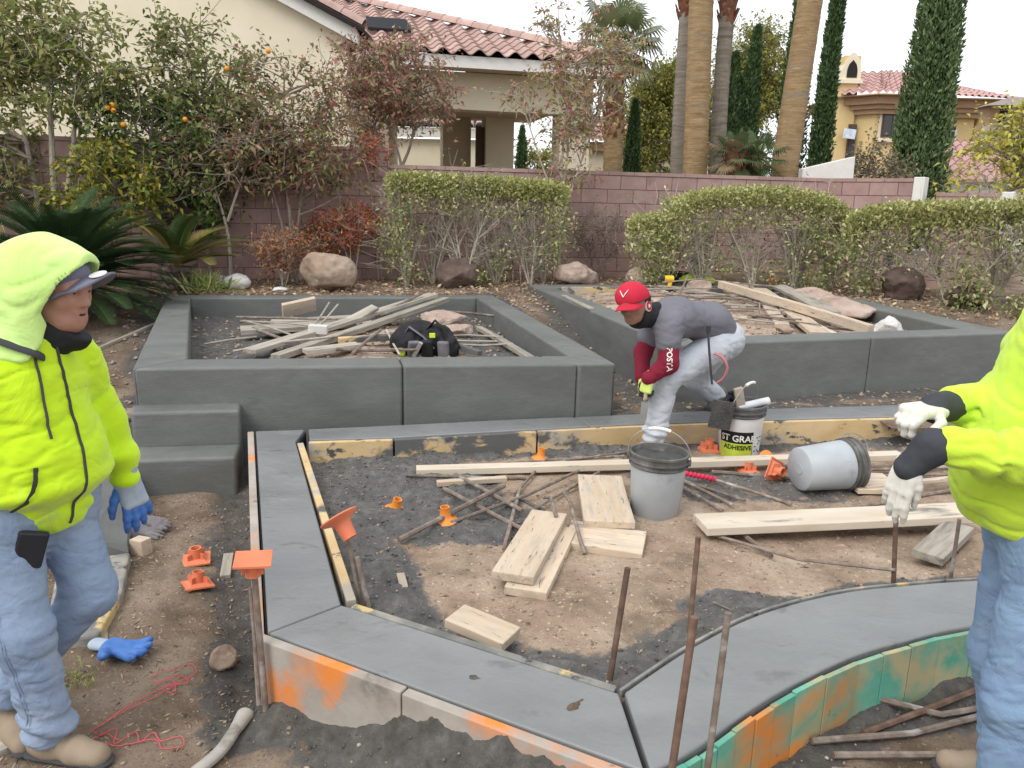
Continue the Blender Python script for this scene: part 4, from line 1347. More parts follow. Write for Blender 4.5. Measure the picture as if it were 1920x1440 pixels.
def palm_trunk(label, base, top, r0, r1, seed, boot=None, grp='palm trunks beyond the wall', skin='palm_tan'):
    rng = np.random.default_rng(seed)
    t = thing('palm_tree', label, 'palm', base, group=grp)
    b = np.array(base); tp = np.array(top)
    n = 190; pts = []; rr = []
    for i in range(n):
        f = i / (n - 1)
        p = b + (tp - b) * f + np.array([.03 * math.sin(f * 5 + seed), 0, 0])
        pts.append(tuple(p)); rr.append((r0 + (r1 - r0) * f) * (1 + .02 * (i % 2) + .022 * rng.uniform(-1, 1)))
    obj('trunk', MB().tube(pts, rr, 18), M[skin], t, smooth=True)
    if boot:
        m = MB()
        for i in range(90):
            f = boot + (1 - boot) * i / 90; a = i * 2.4
            p = b + (tp - b) * f; d = np.array([math.cos(a), math.sin(a), 0]); s_ = np.array([-d[1], d[0], 0])
            q = p + d * r1 * .9
            e = q + d * .10 + np.array([0, 0, .22])
            m.add([tuple(q - s_ * .07), tuple(q + s_ * .07), tuple(e + s_ * .03), tuple(e - s_ * .03), tuple(p)], [(0, 1, 2, 3), (1, 0, 4)])
        obj('boots', m, M['palm_red'], t)
    return t


def fan_fronds(t, c, n, R_, pal, seed, hang=0, fold=.0):
    rng = np.random.default_rng(seed); c = np.array(c)
    for k in range(n):
        a = 2.399 * k; el = math.radians(80 - 130 * (k / n) ** .8 + rng.uniform(-8, 8))
        h = np.array([math.cos(a) * math.cos(el), math.sin(a) * math.cos(el), math.sin(el)])
        stem = R_ * rng.uniform(.55, .8)
        hub = c + h * stem + np.array([0, 0, -.08 * stem])
        side = unit(np.cross(h, [0, 0, 1.0])[None])[0]; up = np.cross(side, h)
        m = MB().tube([tuple(c), tuple((c + hub) / 2 + np.array([0, 0, .03])), tuple(hub)], [.018, .012, .009], 4, caps=False)
        V_ = []; rl = R_ * rng.uniform(.5, .62); K = 24
        for j in range(K):
            th = math.radians(-135 + 270 * j / (K - 1))
            d = h * math.cos(th) + side * math.sin(th)
            L_ = rl * (1 - .25 * abs(th) / 2.4)
            wv = unit(np.cross(d, up)[None])[0] * rl * .05
            mid = hub + d * L_ * .6 + up * .05 * L_; tip = hub + d * L_ - np.array([0, 0, 1]) * L_ * rng.uniform(.15, .42)
            V_ += [hub, mid + wv, tip, mid - wv]
        pc = np.array([q[1] for q in pal]); pw = np.array([q[0] for q in pal], float)
        col = pc[rng.choice(len(pc), p=pw / pw.sum())] * rng.uniform(.85, 1.15)
        nb = len(m.v)
        V_all = np.concatenate([np.array(m.v), np.array(V_)])
        c_all = np.tile(col, (len(V_all), 1)) * (1 + .1 * rng.uniform(-1, 1, (len(V_all), 1)))
        F_all = np.array([f for f in m.f if len(f) == 4] + [tuple(nb + 4 * i + j for j in range(4)) for i in range(K)])
        me = mesh_np('frond', V_all, F_all, False, {'Col': np.clip(c_all, 0, 1)}); me.materials.append(M['leaf'])
        obj('frond', None, None, t, me=me)


palm_trunk('thick tan palm trunk, left of the pair behind the wall', (3.35, 15.0, .7), (3.20, 15.0, 8.5), .228, .205, 1)
palm_trunk('thin grey palm trunk with red boots beside the thick one', (3.90, 15.4, .7), (3.80, 15.4, 6.6), .160, .130, 2, .74, 'palm trunks beyond the wall', 'palm_grey')
palm_trunk('pale grey palm trunk half hidden behind the thick tan trunk', (3.33, 16.2, .7), (3.18, 16.2, 6.8), .15, .14, 3, .76, 'palm trunks beyond the wall', 'palm_grey')
palm_trunk('thick leaning palm trunk in front of the two dark cypresses', (4.98, 15.0, .7), (5.28, 15.0, 8.6), .262, .185, 4)
FANP = [(3, (.17, .21, .095)), (2, (.22, .26, .13)), (1, (.28, .29, .16))]
t = palm_trunk('fan palm with a green crown behind the patio corner', (2.27, 19.0, .7), (2.22, 19.0, 5.3), .23, .21, 5, .55, 'fan palms')
fan_fronds(t, (2.22, 19.0, 5.45), 34, 1.05, FANP, 51)
t = palm_trunk('small fan palm with dry skirt beside the leaning trunk', (3.82, 14.0, .7), (3.82, 14.0, 2.7), .16, .14, 6, .2, 'fan palms')
fan_fronds(t, (3.82, 14.0, 2.72), 24, .46, [(2, (.10, .13, .055)), (1.5, (.15, .17, .08)), (1.2, (.26, .19, .11))], 52)
t = palm_trunk('small green palm just left of the leaning trunk', (4.35, 14.4, .7), (4.35, 14.4, 2.6), .10, .09, 7, None, 'fan palms')
fan_fronds(t, (4.35, 14.4, 2.7), 16, .5, [(2, (.09, .13, .05)), (1, (.14, .18, .07))], 53)


# ------------------------------------------------------------------ cypresses
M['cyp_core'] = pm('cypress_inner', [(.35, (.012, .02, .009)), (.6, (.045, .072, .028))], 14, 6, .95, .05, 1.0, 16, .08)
def cypress(label, base, H, R_, n, seed, pal, lean=0.0, tipk=.7, size=.10):
    n = int(n * 2.1)
    rng = np.random.default_rng(seed)
    t = thing('cypress_tree', label, 'tree', base, group='cypress trees')
    b = np.array(base)
    obj('trunk', MB().tube([tuple(b), tuple(b + np.array([lean * H * .5, 0, H * .5])), tuple(b + np.array([lean * H, 0, H * .97]))], [.10, .07, .02], 7), M['bark'], t, smooth=True)
    z = rng.uniform(0.02, 1, n) ** .85; a = rng.uniform(0, 6.283, n)
    prof = np.minimum(1, (z / .12) ** .5) * np.clip((1 - z) / tipk, 0, 1) ** .55
    lump = 1 + .22 * fbm(np.cos(a) * 2 + 3, np.sin(a) * 2 + 3, 3, seed, z * H * .9)
    r = R_ * prof * lump * np.sqrt(rng.uniform(.45, 1, n))
    r = r * (1 + .10 * np.sin(a * 5 + z * H * 1.3 + seed))
    C = b + np.stack([np.cos(a) * r + lean * H * z, np.sin(a) * r, z * H], 1)
    D = np.stack([np.cos(a) * .35, np.sin(a) * .35, np.full(n, 1.0)], 1) + rng.normal(size=(n, 3)) * .38
    leaves_obj('crown', C, D, size, pal, t, rng, M['needle'], width=.42, droop=0)
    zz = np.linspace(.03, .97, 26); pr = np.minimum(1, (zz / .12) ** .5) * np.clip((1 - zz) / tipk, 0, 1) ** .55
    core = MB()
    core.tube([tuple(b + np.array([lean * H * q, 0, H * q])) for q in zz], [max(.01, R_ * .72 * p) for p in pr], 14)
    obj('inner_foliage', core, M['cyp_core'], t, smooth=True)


cypress('tall dark cypress pair, left spire, behind the small fan palm', (5.15, 20.0, .7), 4.75, .36, 4200, 61, CYP, .02)
cypress('tall dark cypress pair, right spire, behind the small fan palm', (5.62, 20.2, .7), 5.4, .34, 4200, 62, CYP, .03)
cypress('short middle cypress spire between the tall pair', (5.38, 20.1, .7), 4.2, .26, 2600, 68, CYP, .02)
cypress('dark cypress close behind the leaning palm trunk', (6.84, 20.2, .7), 8.6, .42, 6000, 63, CYP, .0, .9)
cypress('slim dark cypress in front of the yellow chimney', (7.28, 19.4, .7), 7.4, .30, 5200, 64, CYP, .01, .9)
cypress('broad bright cypress standing alone at the right', (9.05, 18.0, .7), 9.8, .62, 13000, 65, CYP2, .0, .9, .11)
cypress('small cypress beside the fan palm trunk', (2.95, 20.5, .7), 3.7, .25, 2200, 66, CYP)
cypress('far thin cypress seen through the patio columns', (.15, 27.0, .7), 3.6, .28, 1500, 67, CYP)

# background trees
tree('acacia_tree', 'bright olive feathery tree right of the fan palm', 'tree', (3.75, 22.5, .7), [[(0, 0, 0), (0, 0, 1.5), (.1, 0, 3.5)]], [(0, 0, 2.9, .9, .7, 1.7, 2), (.3, 0, 4.0, .5, .5, .9, 1)], 170, 26000, .10, ACACIA, 71, .33, .09, group='feathery trees far behind the wall')
tree('acacia_tree', 'large olive feathery tree behind the cypress pair', 'tree', (6.6, 24.0, .7), [[(0, 0, 0), (0, 0, 2), (.2, 0, 4.5)]], [(0, 0, 3.6, 1.0, .8, 2.0, 2), (.5, 0, 5.0, .9, .7, 1.2, 1.4)], 190, 30000, .105, ACACIA, 72, .36, .1, group='feathery trees far behind the wall')
tree('acacia_tree', 'small olive tree seen through the patio columns', 'tree', (.6, 28, .7), [[(0, 0, 0), (0, 0, 1.5)]], [(0, 0, 2.0, .7, .5, 1.0, 1)], 30, 2200, .14, ACACIA, 73, .3, .08, group='feathery trees far behind the wall')
tree('oleander_bush', 'brownish green bush behind the angled wall end', 'bush', (7.1, 16.0, .7), [[(0, 0, 0), (0, 0, 1.0), (.1, 0, 1.8)]], [(.0, 0, 1.55, .62, .5, .85, 1)], 55, 4200, .085, [(2, (.10, .10, .055)), (2, (.15, .125, .08)), (1, (.2, .15, .11))], 74, .2, .03)
tree('yellow_bush', 'yellow green bush above the right hedge', 'bush', (8.1, 13.2, .7), [[(0, 0, 0), (0, 0, 1.0), (.1, 0, 2.2)]], [(-.1, 0, 1.6, .8, .5, .8, 2), (.2, 0, 2.3, .4, .4, .5, 1)], 60, 3800, .10, [(3, (.33, .31, .05)), (2, (.25, .26, .06)), (1, (.40, .33, .08)), (1, (.22, .2, .1))], 75, .24, .03)
# ================================================================== smooth solid modelling for bodies, clothes, gloves, rocks
class Sdf:
    def __init__(s, lo, hi, h):
        s.h = h; s.lo = np.array(lo, float); s.n = np.ceil((np.array(hi, float) - s.lo) / h).astype(int) + 1
        s.ax = [(s.lo[i] + h * np.arange(s.n[i])).astype(np.float32) for i in range(3)]
        s.F = np.full(tuple(s.n), .5, np.float32)

    def sub(s, lo, hi):
        a = [int(np.clip(math.floor((lo[i] - s.lo[i]) / s.h), 0, s.n[i] - 1)) for i in range(3)]
        b = [int(np.clip(math.ceil((hi[i] - s.lo[i]) / s.h) + 1, 1, s.n[i])) for i in range(3)]
        sl = tuple(slice(a[i], max(b[i], a[i] + 1)) for i in range(3))
        X, Y, Z = np.meshgrid(s.ax[0][sl[0]], s.ax[1][sl[1]], s.ax[2][sl[2]], indexing='ij', sparse=True)
        return sl, X, Y, Z

    def put(s, sl, d, k, op):
        a = s.F[sl]; d = d.astype(np.float32)
        if op == 's':
            d = -d
            hh = np.clip(.5 + .5 * (d - a) / k, 0, 1)   # smooth max
            s.F[sl] = a + (d - a) * hh + k * hh * (1 - hh)
        else:
            hh = np.clip(.5 + .5 * (a - d) / k, 0, 1)
            s.F[sl] = a + (d - a) * hh - k * hh * (1 - hh)

    def cone(s, a, b, ra, rb, k=.02, sq=None, op='u'):
        a = np.array(a, float); b = np.array(b, float)
        pad = max(ra, rb) * (1 if sq is None else max(1, sq[1])) + k + 4 * s.h
        sl, X, Y, Z = s.sub(np.minimum(a, b) - pad, np.maximum(a, b) + pad)
        px, py, pz = X - a[0], Y - a[1], Z - a[2]
        f = 1.0
        if sq is not None:
            n = np.array(sq[0], float); n /= np.linalg.norm(n); f = sq[1]
            t = (px * n[0] + py * n[1] + pz * n[2]) * (1 / f - 1)
            px, py, pz = px + n[0] * t, py + n[1] * t, pz + n[2] * t
        ab = b - a; L2 = max(ab @ ab, 1e-9)
        t = np.clip((px * ab[0] + py * ab[1] + pz * ab[2]) / L2, 0, 1)
        d = np.sqrt((px - t * ab[0]) ** 2 + (py - t * ab[1]) ** 2 + (pz - t * ab[2]) ** 2) - (ra + (rb - ra) * t)
        s.put(sl, d * min(1, f), k, op)
        return s

    def ell(s, c, r, rot=None, k=.02, op='u'):
        c = np.array(c, float); r = np.array(r, float)
        pad = r.max() + k + 4 * s.h
        sl, X, Y, Z = s.sub(c - pad, c + pad)
        px, py, pz = X - c[0], Y - c[1], Z - c[2]
        if rot is not None:
            R = np.array(Euler(rot).to_matrix())
            px, py, pz = R[0, 0] * px + R[1, 0] * py + R[2, 0] * pz, R[0, 1] * px + R[1, 1] * py + R[2, 1] * pz, R[0, 2] * px + R[1, 2] * py + R[2, 2] * pz
        k0 = np.sqrt((px / r[0]) ** 2 + (py / r[1]) ** 2 + (pz / r[2]) ** 2)
        k1 = np.sqrt((px / r[0] ** 2) ** 2 + (py / r[1] ** 2) ** 2 + (pz / r[2] ** 2) ** 2)
        s.put(sl, k0 * (k0 - 1) / np.maximum(k1, 1e-6), k, op)
        return s

    def fn(s, f, k=.01, op='s', lo=None, hi=None):
        sl, X, Y, Z = s.sub(s.lo if lo is None else lo, s.lo + s.n * s.h if hi is None else hi)
        s.put(sl, np.broadcast_to(f(X, Y, Z), s.F[sl].shape), k, op)
        return s

    def cut(s, f, k=.01, *a):
        return s.fn(lambda X, Y, Z: -f(X, Y, Z), k)      # removes what lies where f > 0

    def disp(s, f, band=.05):
        m = np.abs(s.F) < band
        i = np.nonzero(m)
        s.F[m] += f(s.ax[0][i[0]], s.ax[1][i[1]], s.ax[2][i[2]]).astype(np.float32)
        return s

    def mesh(s, name, mat=None):
        F = s.F; S = F < 0
        n = F.shape
        c = np.zeros((n[0] - 1, n[1] - 1, n[2] - 1), np.int8)
        for dx in (0, 1):
            for dy in (0, 1):
                for dz in (0, 1):
                    c += S[dx:n[0] - 1 + dx, dy:n[1] - 1 + dy, dz:n[2] - 1 + dz]
        act = (c > 0) & (c < 8)
        idx = np.nonzero(act)
        vid = -np.ones(act.shape, np.int32); vid[idx] = np.arange(len(idx[0]))
        acc = np.zeros((len(idx[0]), 3)); cnt = np.zeros(len(idx[0]))
        base = np.stack(idx, 1)
        corners = [(a, b, d) for a in (0, 1) for b in (0, 1) for d in (0, 1)]
        for p in corners:
            for ax in range(3):
                if p[ax]:
                    continue
                q = list(p); q[ax] = 1
                fa = F[base[:, 0] + p[0], base[:, 1] + p[1], base[:, 2] + p[2]]; fb = F[base[:, 0] + q[0], base[:, 1] + q[1], base[:, 2] + q[2]]
                cr = (fa < 0) != (fb < 0)
                t = np.where(cr, fa / np.where(cr, fa - fb, 1), 0)
                pt = np.tile(np.array(p, float), (len(t), 1)); pt[:, ax] += t
                acc[cr] += pt[cr]; cnt[cr] += 1
        V_ = s.lo + (base + acc / np.maximum(cnt, 1)[:, None]) * s.h
        Q = []
        for ax in range(3):
            o1, o2 = [(1, 2), (2, 0), (0, 1)][ax]
            sl0 = [slice(None)] * 3; sl1 = [slice(None)] * 3
            sl0[ax] = slice(0, n[ax] - 1); sl1[ax] = slice(1, n[ax])
            a = S[tuple(sl0)]; b = S[tuple(sl1)]
            e = np.stack(np.nonzero(a != b), 1)
            e = e[(e[:, o1] > 0) & (e[:, o2] > 0) & (e[:, o1] < n[o1] - 1) & (e[:, o2] < n[o2] - 1)]
            if len(e) == 0:
                continue
            ins = a[e[:, 0], e[:, 1], e[:, 2]]

            def at(d1, d2):
                w = e.copy(); w[:, o1] -= d1; w[:, o2] -= d2
                return vid[w[:, 0], w[:, 1], w[:, 2]]
            q = np.stack([at(1, 1), at(0, 1), at(0, 0), at(1, 0)], 1)
            q[~ins] = q[~ins][:, ::-1]
            Q.append(q)
        Q = np.concatenate(Q)
        Q = Q[(Q >= 0).all(1)]
        me = mesh_np(name, V_, Q, True)
        if mat is not None:
            me.materials.append(mat)
        return me


def rock_mesh(name, r, seed, flatk=1.0, sharp=.5, h=None):
    """one boulder centred on the origin, resting at z=0"""
    r = np.array(r, float); h = h or r.max() / 24
    s = Sdf(-r * 1.35, r * 1.35, h)
    s.ell((0, 0, 0), r, None, .01)
    rng = np.random.default_rng(seed)
    for i in range(int(9 * sharp) + 4):                      # knock flat facets off
        nrm = rng.normal(size=3); nrm /= np.linalg.norm(nrm)
        d0 = np.linalg.norm(nrm * r) * rng.uniform(.62, .92)
        s.fn(lambda X, Y, Z: -(X * nrm[0] + Y * nrm[1] + Z * nrm[2] - d0), r.max() * .03)
    q = r.max()
    s.disp(lambda x, y, z: q * (.10 * fbm(x / q * 2.2, y / q * 2.2, 4, seed, z / q * 2.2) + .035 * (1 + sharp) * np.abs(fbm(x / q * 5, y / q * 5, 3, seed + 9, z / q * 7))), q * .4)
    me = s.mesh(name)
    return me


# ------------------------------------------------------------------ hand
def hand_prims(w, d, nrm, thumb, L_=.19, curl=(.25, .35, .3), spread=.16, tcurl=.5, fat=1.0, tout=.75):
    """w wrist point, d direction to the fingers, nrm back-of-hand normal, thumb = side vector of the thumb.
    returns (palm prims, finger prims) as (a,b,ra,rb)"""
    w = np.array(w, float); d = unit(np.array(d, float)[None])[0]; nrm = np.array(nrm, float); nrm -= d * (nrm @ d); nrm /= np.linalg.norm(nrm)
    th = np.cross(nrm, d); th = th if th @ np.array(thumb, float) > 0 else -th
    k = L_ / .19
    palm = []; fing = []
    pl = .095 * k
    for o in (-.030, -.010, .010, .030):
        palm.append((w + th * o * k * .7 + d * .01, w + d * pl + th * o * k, .017 * k * fat, .0125 * k * fat))
    lens = [(.044, .027, .021), (.047, .030, .022), (.043, .027, .021), (.034, .021, .018)]
    offs = (.033, .011, -.011, -.032)
    for f in range(4):
        b = w + d * (pl - .004 + (.004 if f == 1 else 0) - (.008 if f == 3 else 0)) + th * offs[f] * k
        ang = spread * (1.5 - f) / 1.5
        dirv = d * math.cos(ang) + th * math.sin(ang)
        a = 0
        for j, ln in enumerate(lens[f]):
            a += curl[j] * (1 + .12 * (f - 1))
            dv = dirv * math.cos(a) - nrm * math.sin(a)
            e = b + dv * ln * k
            fing.append((b, e, (.0105 - .0011 * j) * k * fat, (.0098 - .0011 * j) * k * fat))
            b = e
    b = w + d * .025 * k + th * .028 * k - nrm * .004
    a = tout
    for j, ln in enumerate((.045, .034, .028)):
        dv = d * math.cos(a) + th * math.sin(a) - nrm * (.25 + .3 * tcurl * j)
        dv /= np.linalg.norm(dv)
        e = b + dv * ln * k
        fing.append((b, e, (.0135 - .0016 * j) * k * fat, (.012 - .0016 * j) * k * fat))
        b = e; a -= tcurl
    return palm, fing


def prims_mesh(name, prims, h, k, mat, dfun=None, pad=.03):
    P = np.array([p[0] for p in prims] + [p[1] for p in prims]); rm = max(max(p[2], p[3]) for p in prims)
    s = Sdf(P.min(0) - rm - pad, P.max(0) + rm + pad, h)
    for p in prims:
        s.cone(p[0], p[1], p[2], p[3], k, p[4] if len(p) > 4 else None)
    if dfun: s.disp(dfun, .03)
    return s.mesh(name, mat)
# ================================================================== SITE CLUTTER
M['lumber'] = pm('sawn_lumber', [(.3, (.50, .39, .28)), (.5, (.565, .455, .34)), (.75, (.62, .515, .40))], 3.0, 9, .8, .2, .35, 50, .003, stretch=(1, 6, 6), rnd=.12,
                 stains=[((.36, .31, .26), 1.1, .50, .72), ((.43, .38, .32), 3.5, .50, .68), ((.20, .185, .17), 2.3, .60, .72), ((.11, .10, .095), 11, .61, .68)], distort=.4)
M['lumber_grey'] = pm('weathered_lumber', [(.3, (.27, .24, .20)), (.5, (.38, .345, .29)), (.75, (.47, .43, .37))], 3.0, 9, .88, .15, .4, 50, .003, stretch=(1, 9, 9), rnd=.15,
                      stains=[((.15, .145, .14), 1.3, .56, .7)], distort=.6)
M['lumber_dirty'] = pm('cement_stained_lumber', [(.3, (.53, .45, .35)), (.5, (.60, .52, .42)), (.75, (.67, .59, .49))], 2.4, 9, .82, .18, .35, 50, .003, stretch=(1, 4, 4), rnd=.08,
                       stains=[((.15, .145, .14), 1.4, .60, .68), ((.82, .36, .10), 2.2, .70, .76), ((.30, .27, .24), 4, .6, .7)])
M['rebar'] = pm('dusty_rebar', [(.3, (.13, .095, .075)), (.55, (.22, .175, .145)), (.8, (.32, .28, .25))], 20, 7, .8, .3, .6, 120, .002, rnd=.2, stains=[((.36, .34, .32), 7, .56, .66)])
M['rebar_rust'] = pm('rusty_stake', [(.3, (.095, .06, .045)), (.55, (.17, .105, .075)), (.8, (.27, .20, .16))], 18, 7, .8, .3, .6, 120, .002, rnd=.15, stains=[((.36, .34, .32), 5, .60, .68)])
M['capo'] = pm('orange_plastic_cap', [(.3, (.62, .16, .075)), (.7, (.70, .22, .11))], 8, 5, .5, .4, .15, 60, .002, rnd=.08, stains=[((.78, .45, .33), 5, .62, .74), ((.22, .12, .09), 16, .68, .74)])
M['cap_bright'] = pm('bright_orange_cap', [(.3, (.70, .22, .03)), (.7, (.78, .28, .05))], 8, 5, .45, .4, .15, 60, .002, stains=[((.3, .2, .14), 9, .66, .72)])
M['bucket_grey'] = pm('grey_pail', [(.3, (.34, .365, .385)), (.6, (.42, .445, .465)), (.8, (.48, .50, .515))], 4, 7, .5, .35, .3, 40, .003, stains=[((.20, .20, .195), 3, .58, .70), ((.52, .52, .50), 8, .66, .70)])
M['bucket_white'] = pm('white_pail', [(.3, (.62, .61, .60)), (.7, (.74, .73, .72))], 4, 7, .5, .35, .3, 40, .003, stains=[((.19, .185, .18), 5, .58, .64), ((.10, .10, .098), 13, .64, .68)])
M['bucket_rim'] = pm('cement_caked_rim', [(.3, (.08, .08, .075)), (.6, (.16, .155, .148)), (.8, (.30, .29, .28))], 12, 8, .85, .2, .8, 60, .006)
M['steel'] = flat('galvanised_wire', (.42, .41, .40), .45, .5, .15, .1, metal=.6)
M['black_cloth'] = flat('black_nylon', (.018, .018, .020), .7, .25, .3, .4, 90)
M['grey_cloth'] = flat('grey_nylon', (.16, .155, .175), .8, .2, .2, .4, 90)
M['lime'] = flat('lime_fabric', (.55, .74, .05), .8, .15, .1, .3, 90)
M['rock_tan'] = pm('tan_boulder', [(.3, (.26, .185, .135)), (.55, (.38, .29, .225)), (.8, (.47, .39, .32))], 3, 9, .92, .12, .6, 22, .015, stains=[((.19, .13, .10), 2.2, .56, .72), ((.55, .48, .41), 4, .62, .76)])
M['rock_dark'] = pm('dark_boulder', [(.3, (.085, .06, .052)), (.6, (.16, .115, .098)), (.8, (.23, .18, .155))], 4, 9, .92, .12, .6, 22, .015, stains=[((.26, .24, .12), 2.2, .62, .74)])
M['rock_pink'] = pm('pink_boulder', [(.3, (.34, .25, .205)), (.6, (.46, .36, .30)), (.8, (.55, .46, .40))], 4, 9, .92, .12, .8, 22, .02, stretch=(1, 1, 3), stains=[((.24, .165, .13), 3, .56, .70), ((.62, .54, .47), 5, .60, .72)])
M['rock_white'] = pm('white_stone', [(.3, (.52, .50, .47)), (.7, (.68, .66, .64))], 5, 9, .85, .15, .4, 30, .006, stains=[((.35, .33, .30), 3, .62, .75)])


def terr(x, y):
    X = np.array([x]); Y = np.array([y])
    if inside(X, Y, BED1_I)[0]: return float(bed1_h(X, Y)[0])
    if inside(X, Y, BED2_I)[0]: return float(bed2_h(X, Y)[0])
    if inside(X, Y, SOIL_POLY)[0]: return float(soil_h(X, Y)[0])
    return gz(x, y)


def plank(name, label, p0, p1, w, th, mat='lumber', z0=None, z1=None, roll=0.0, cat='board', group='loose boards'):
    """a board lying from p0 to p1 (x,y); z0,z1 = height of its underside at the ends"""
    z0 = terr(*p0) - .004 if z0 is None else z0
    z1 = terr(*p1) - .004 if z1 is None else z1
    a = Vector((*p0, z0 + th / 2)); b = Vector((*p1, z1 + th / 2)); d = b - a
    mb = MB(); L_ = d.length
    # slightly bowed, a few cross cuts so that the grain can bend
    n = max(2, int(L_ / .25)); V_ = []; F_ = []
    for i in range(n + 1):
        x = -L_ / 2 + L_ * i / n; s_ = .006 * L_ * math.sin(math.pi * i / n) * (1 if len(label) % 2 else -.4)
        for yy, zz in ((-w / 2, -th / 2), (w / 2, -th / 2), (w / 2, th / 2), (-w / 2, th / 2)):
            V_.append((x, yy + s_ * .5, zz + s_ * .3))
    for i in range(n):
        for k in range(4):
            F_.append((i * 4 + k, (i + 1) * 4 + k, (i + 1) * 4 + (k + 1) % 4, i * 4 + (k + 1) % 4)[::-1])
    F_ += [(0, 1, 2, 3)[::-1], tuple(n * 4 + k for k in range(4))]
    F_ = [f[::-1] for f in F_]
    mb.add(V_, F_)
    o = obj(name, mb, M[mat], bevel=min(.004, th * .12), seg=2)
    o.location = (a + b) / 2
    q = d.to_track_quat('X', 'Z').to_matrix().to_4x4() @ Matrix.Rotation(roll, 4, 'X')
    o.rotation_euler = q.to_euler()
    return tag(o, label, cat, group)


# --- boards in the front planter
plank('long_board', 'long pale two by four lying behind the full bucket', (-.57, 4.43), (2.6, 4.90), .09, .042, 'lumber_dirty', .185, .20)
plank('long_board', 'wide pale board with orange marks in front of the lying bucket', (.97, 3.64), (2.45, 3.86), .19, .042, 'lumber_dirty', .215, .225)
plank('board_offcut', 'short board, upper one of the stacked pair', (.02, 2.99), (.205, 3.66), .185, .040, 'lumber', .232, .242)
plank('board_offcut', 'short board, lower one of the stacked pair', (.075, 2.94), (.25, 3.58), .185, .040, 'lumber', .188, .200)
plank('board_offcut', 'square board offcut under the dirty one, beside the stacked pair', (.29, 3.55), (.66, 3.46), .27, .040, 'lumber', .19, .175)
plank('board_offcut', 'dirt covered short board leaning on the square offcut', (.505, 3.60), (.535, 4.34), .26, .038, 'lumber', .222, .20)
plank('board_offcut', 'flat speckled board propped on the inner front form', (-.20, 2.655), (.02, 2.53), .135, .038, 'lumber', .245, .225)
plank('board_offcut', 'short board block beside the right worker legs', (1.99, 3.38), (2.33, 3.72), .14, .042, 'lumber_grey', .185, .20)
plank('board_offcut', 'square pale board behind the lying bucket', (2.05, 4.42), (2.33, 4.42), .30, .03, 'lumber', .18, .18)
plank('wood_strip', 'thin yellow wood strip under the crossed bars', (-.43, 4.28), (-.02, 4.38), .045, .03, 'lumber', None, None)
plank('wood_strip', 'tiny pale wood chip on the sand', (-.475, 3.12), (-.44, 2.99), .035, .012, 'lumber')
plank('wood_strip', 'orange wood sliver below the crossed bars', (.06, 4.06), (.19, 3.95), .02, .012, 'form_yellow')
plank('wood_strip', 'orange brown lath near the right worker glove', (2.1, 4.30), (2.75, 4.46), .04, .02, 'lumber', .20, .22)
# --- left yard
plank('wood_block', 'chunky wood block beside the grey glove on the dirt', (-1.945, 3.70), (-1.865, 3.665), .065, .085, 'lumber')
plank('wood_stake', 'short flat wood stake near the left form', (-1.475, 3.74), (-1.405, 3.50), .05, .02, 'lumber_grey')
plank('wood_stake', 'pale stick on the dirt left of the raised bed', (-3.97, 7.1), (-3.6, 8.0), .04, .03, 'lumber_grey')
plank('wood_stake', 'grey board end at the bottom left by the boots', (-1.75, 2.12), (-1.60, 2.30), .10, .03, 'lumber_grey')
plank('wood_stake', 'splintered stake on the dirt by the worker knee', (-1.70, 2.92), (-1.60, 2.74), .022, .015, 'lumber_grey')

# cement board leaning behind the left worker, with a black edge, and a cement covered slab end
mt = thing('mortar_board', 'grey mortar board with a black edge behind the left worker', 'board', (-2.2, 3.9, .0))
R_ = Euler((0, .0, math.radians(118))).to_matrix()
obj('panel', MB().add([(-2.62, 4.42, .02), (-2.30, 4.46, .03), (-1.93, 3.60, .03), (-2.03, 3.42, .03), (-2.58, 4.40, .22), (-2.34, 4.50, .14), (-1.95, 3.63, .06), (-2.06, 3.46, .16)],
                      [(3, 2, 1, 0), (4, 7, 6, 5)[::-1], (0, 1, 5, 4), (1, 2, 6, 5), (2, 3, 7, 6), (3, 0, 4, 7)]), M['concrete'], mt)
obj('edge_strip', MB().tube([(-2.585, 4.39, .225), (-2.33, 3.95, .20), (-2.065, 3.45, .165)], .017, 6), M['black_plastic'], mt)
o = obj('cement_slab', MB().prism([(-2.18, 3.42), (-1.90, 3.56), (-1.74, 3.16), (-1.66, 2.80), (-1.86, 2.76)], -.02, .055), M['form_top'], bevel=.012)
tag(o, 'cement splashed flat slab under the left worker knee', 'slab')
o = obj('cement_slab', MB().prism([(-2.62, 4.66), (-2.44, 4.70), (-2.42, 4.48), (-2.5, 4.4)], -.02, .10), M['form_top'], bevel=.012)
tag(o, 'small light grey rubble slab behind the left worker glove', 'slab')

# ------------------------------------------------------------------ rebar
def rod(label, pts, r=.0095, mat='rebar', name='rebar_rod', group='loose rebar rods', cat='rebar', lift=.006):
    P = []
    for p in pts:
        P.append((p[0], p[1], (terr(p[0], p[1]) + r + lift if len(p) < 3 else p[2])))
    return tag(obj(name, MB().tube(P, r, 7), M[mat], smooth=True), label, cat, group)


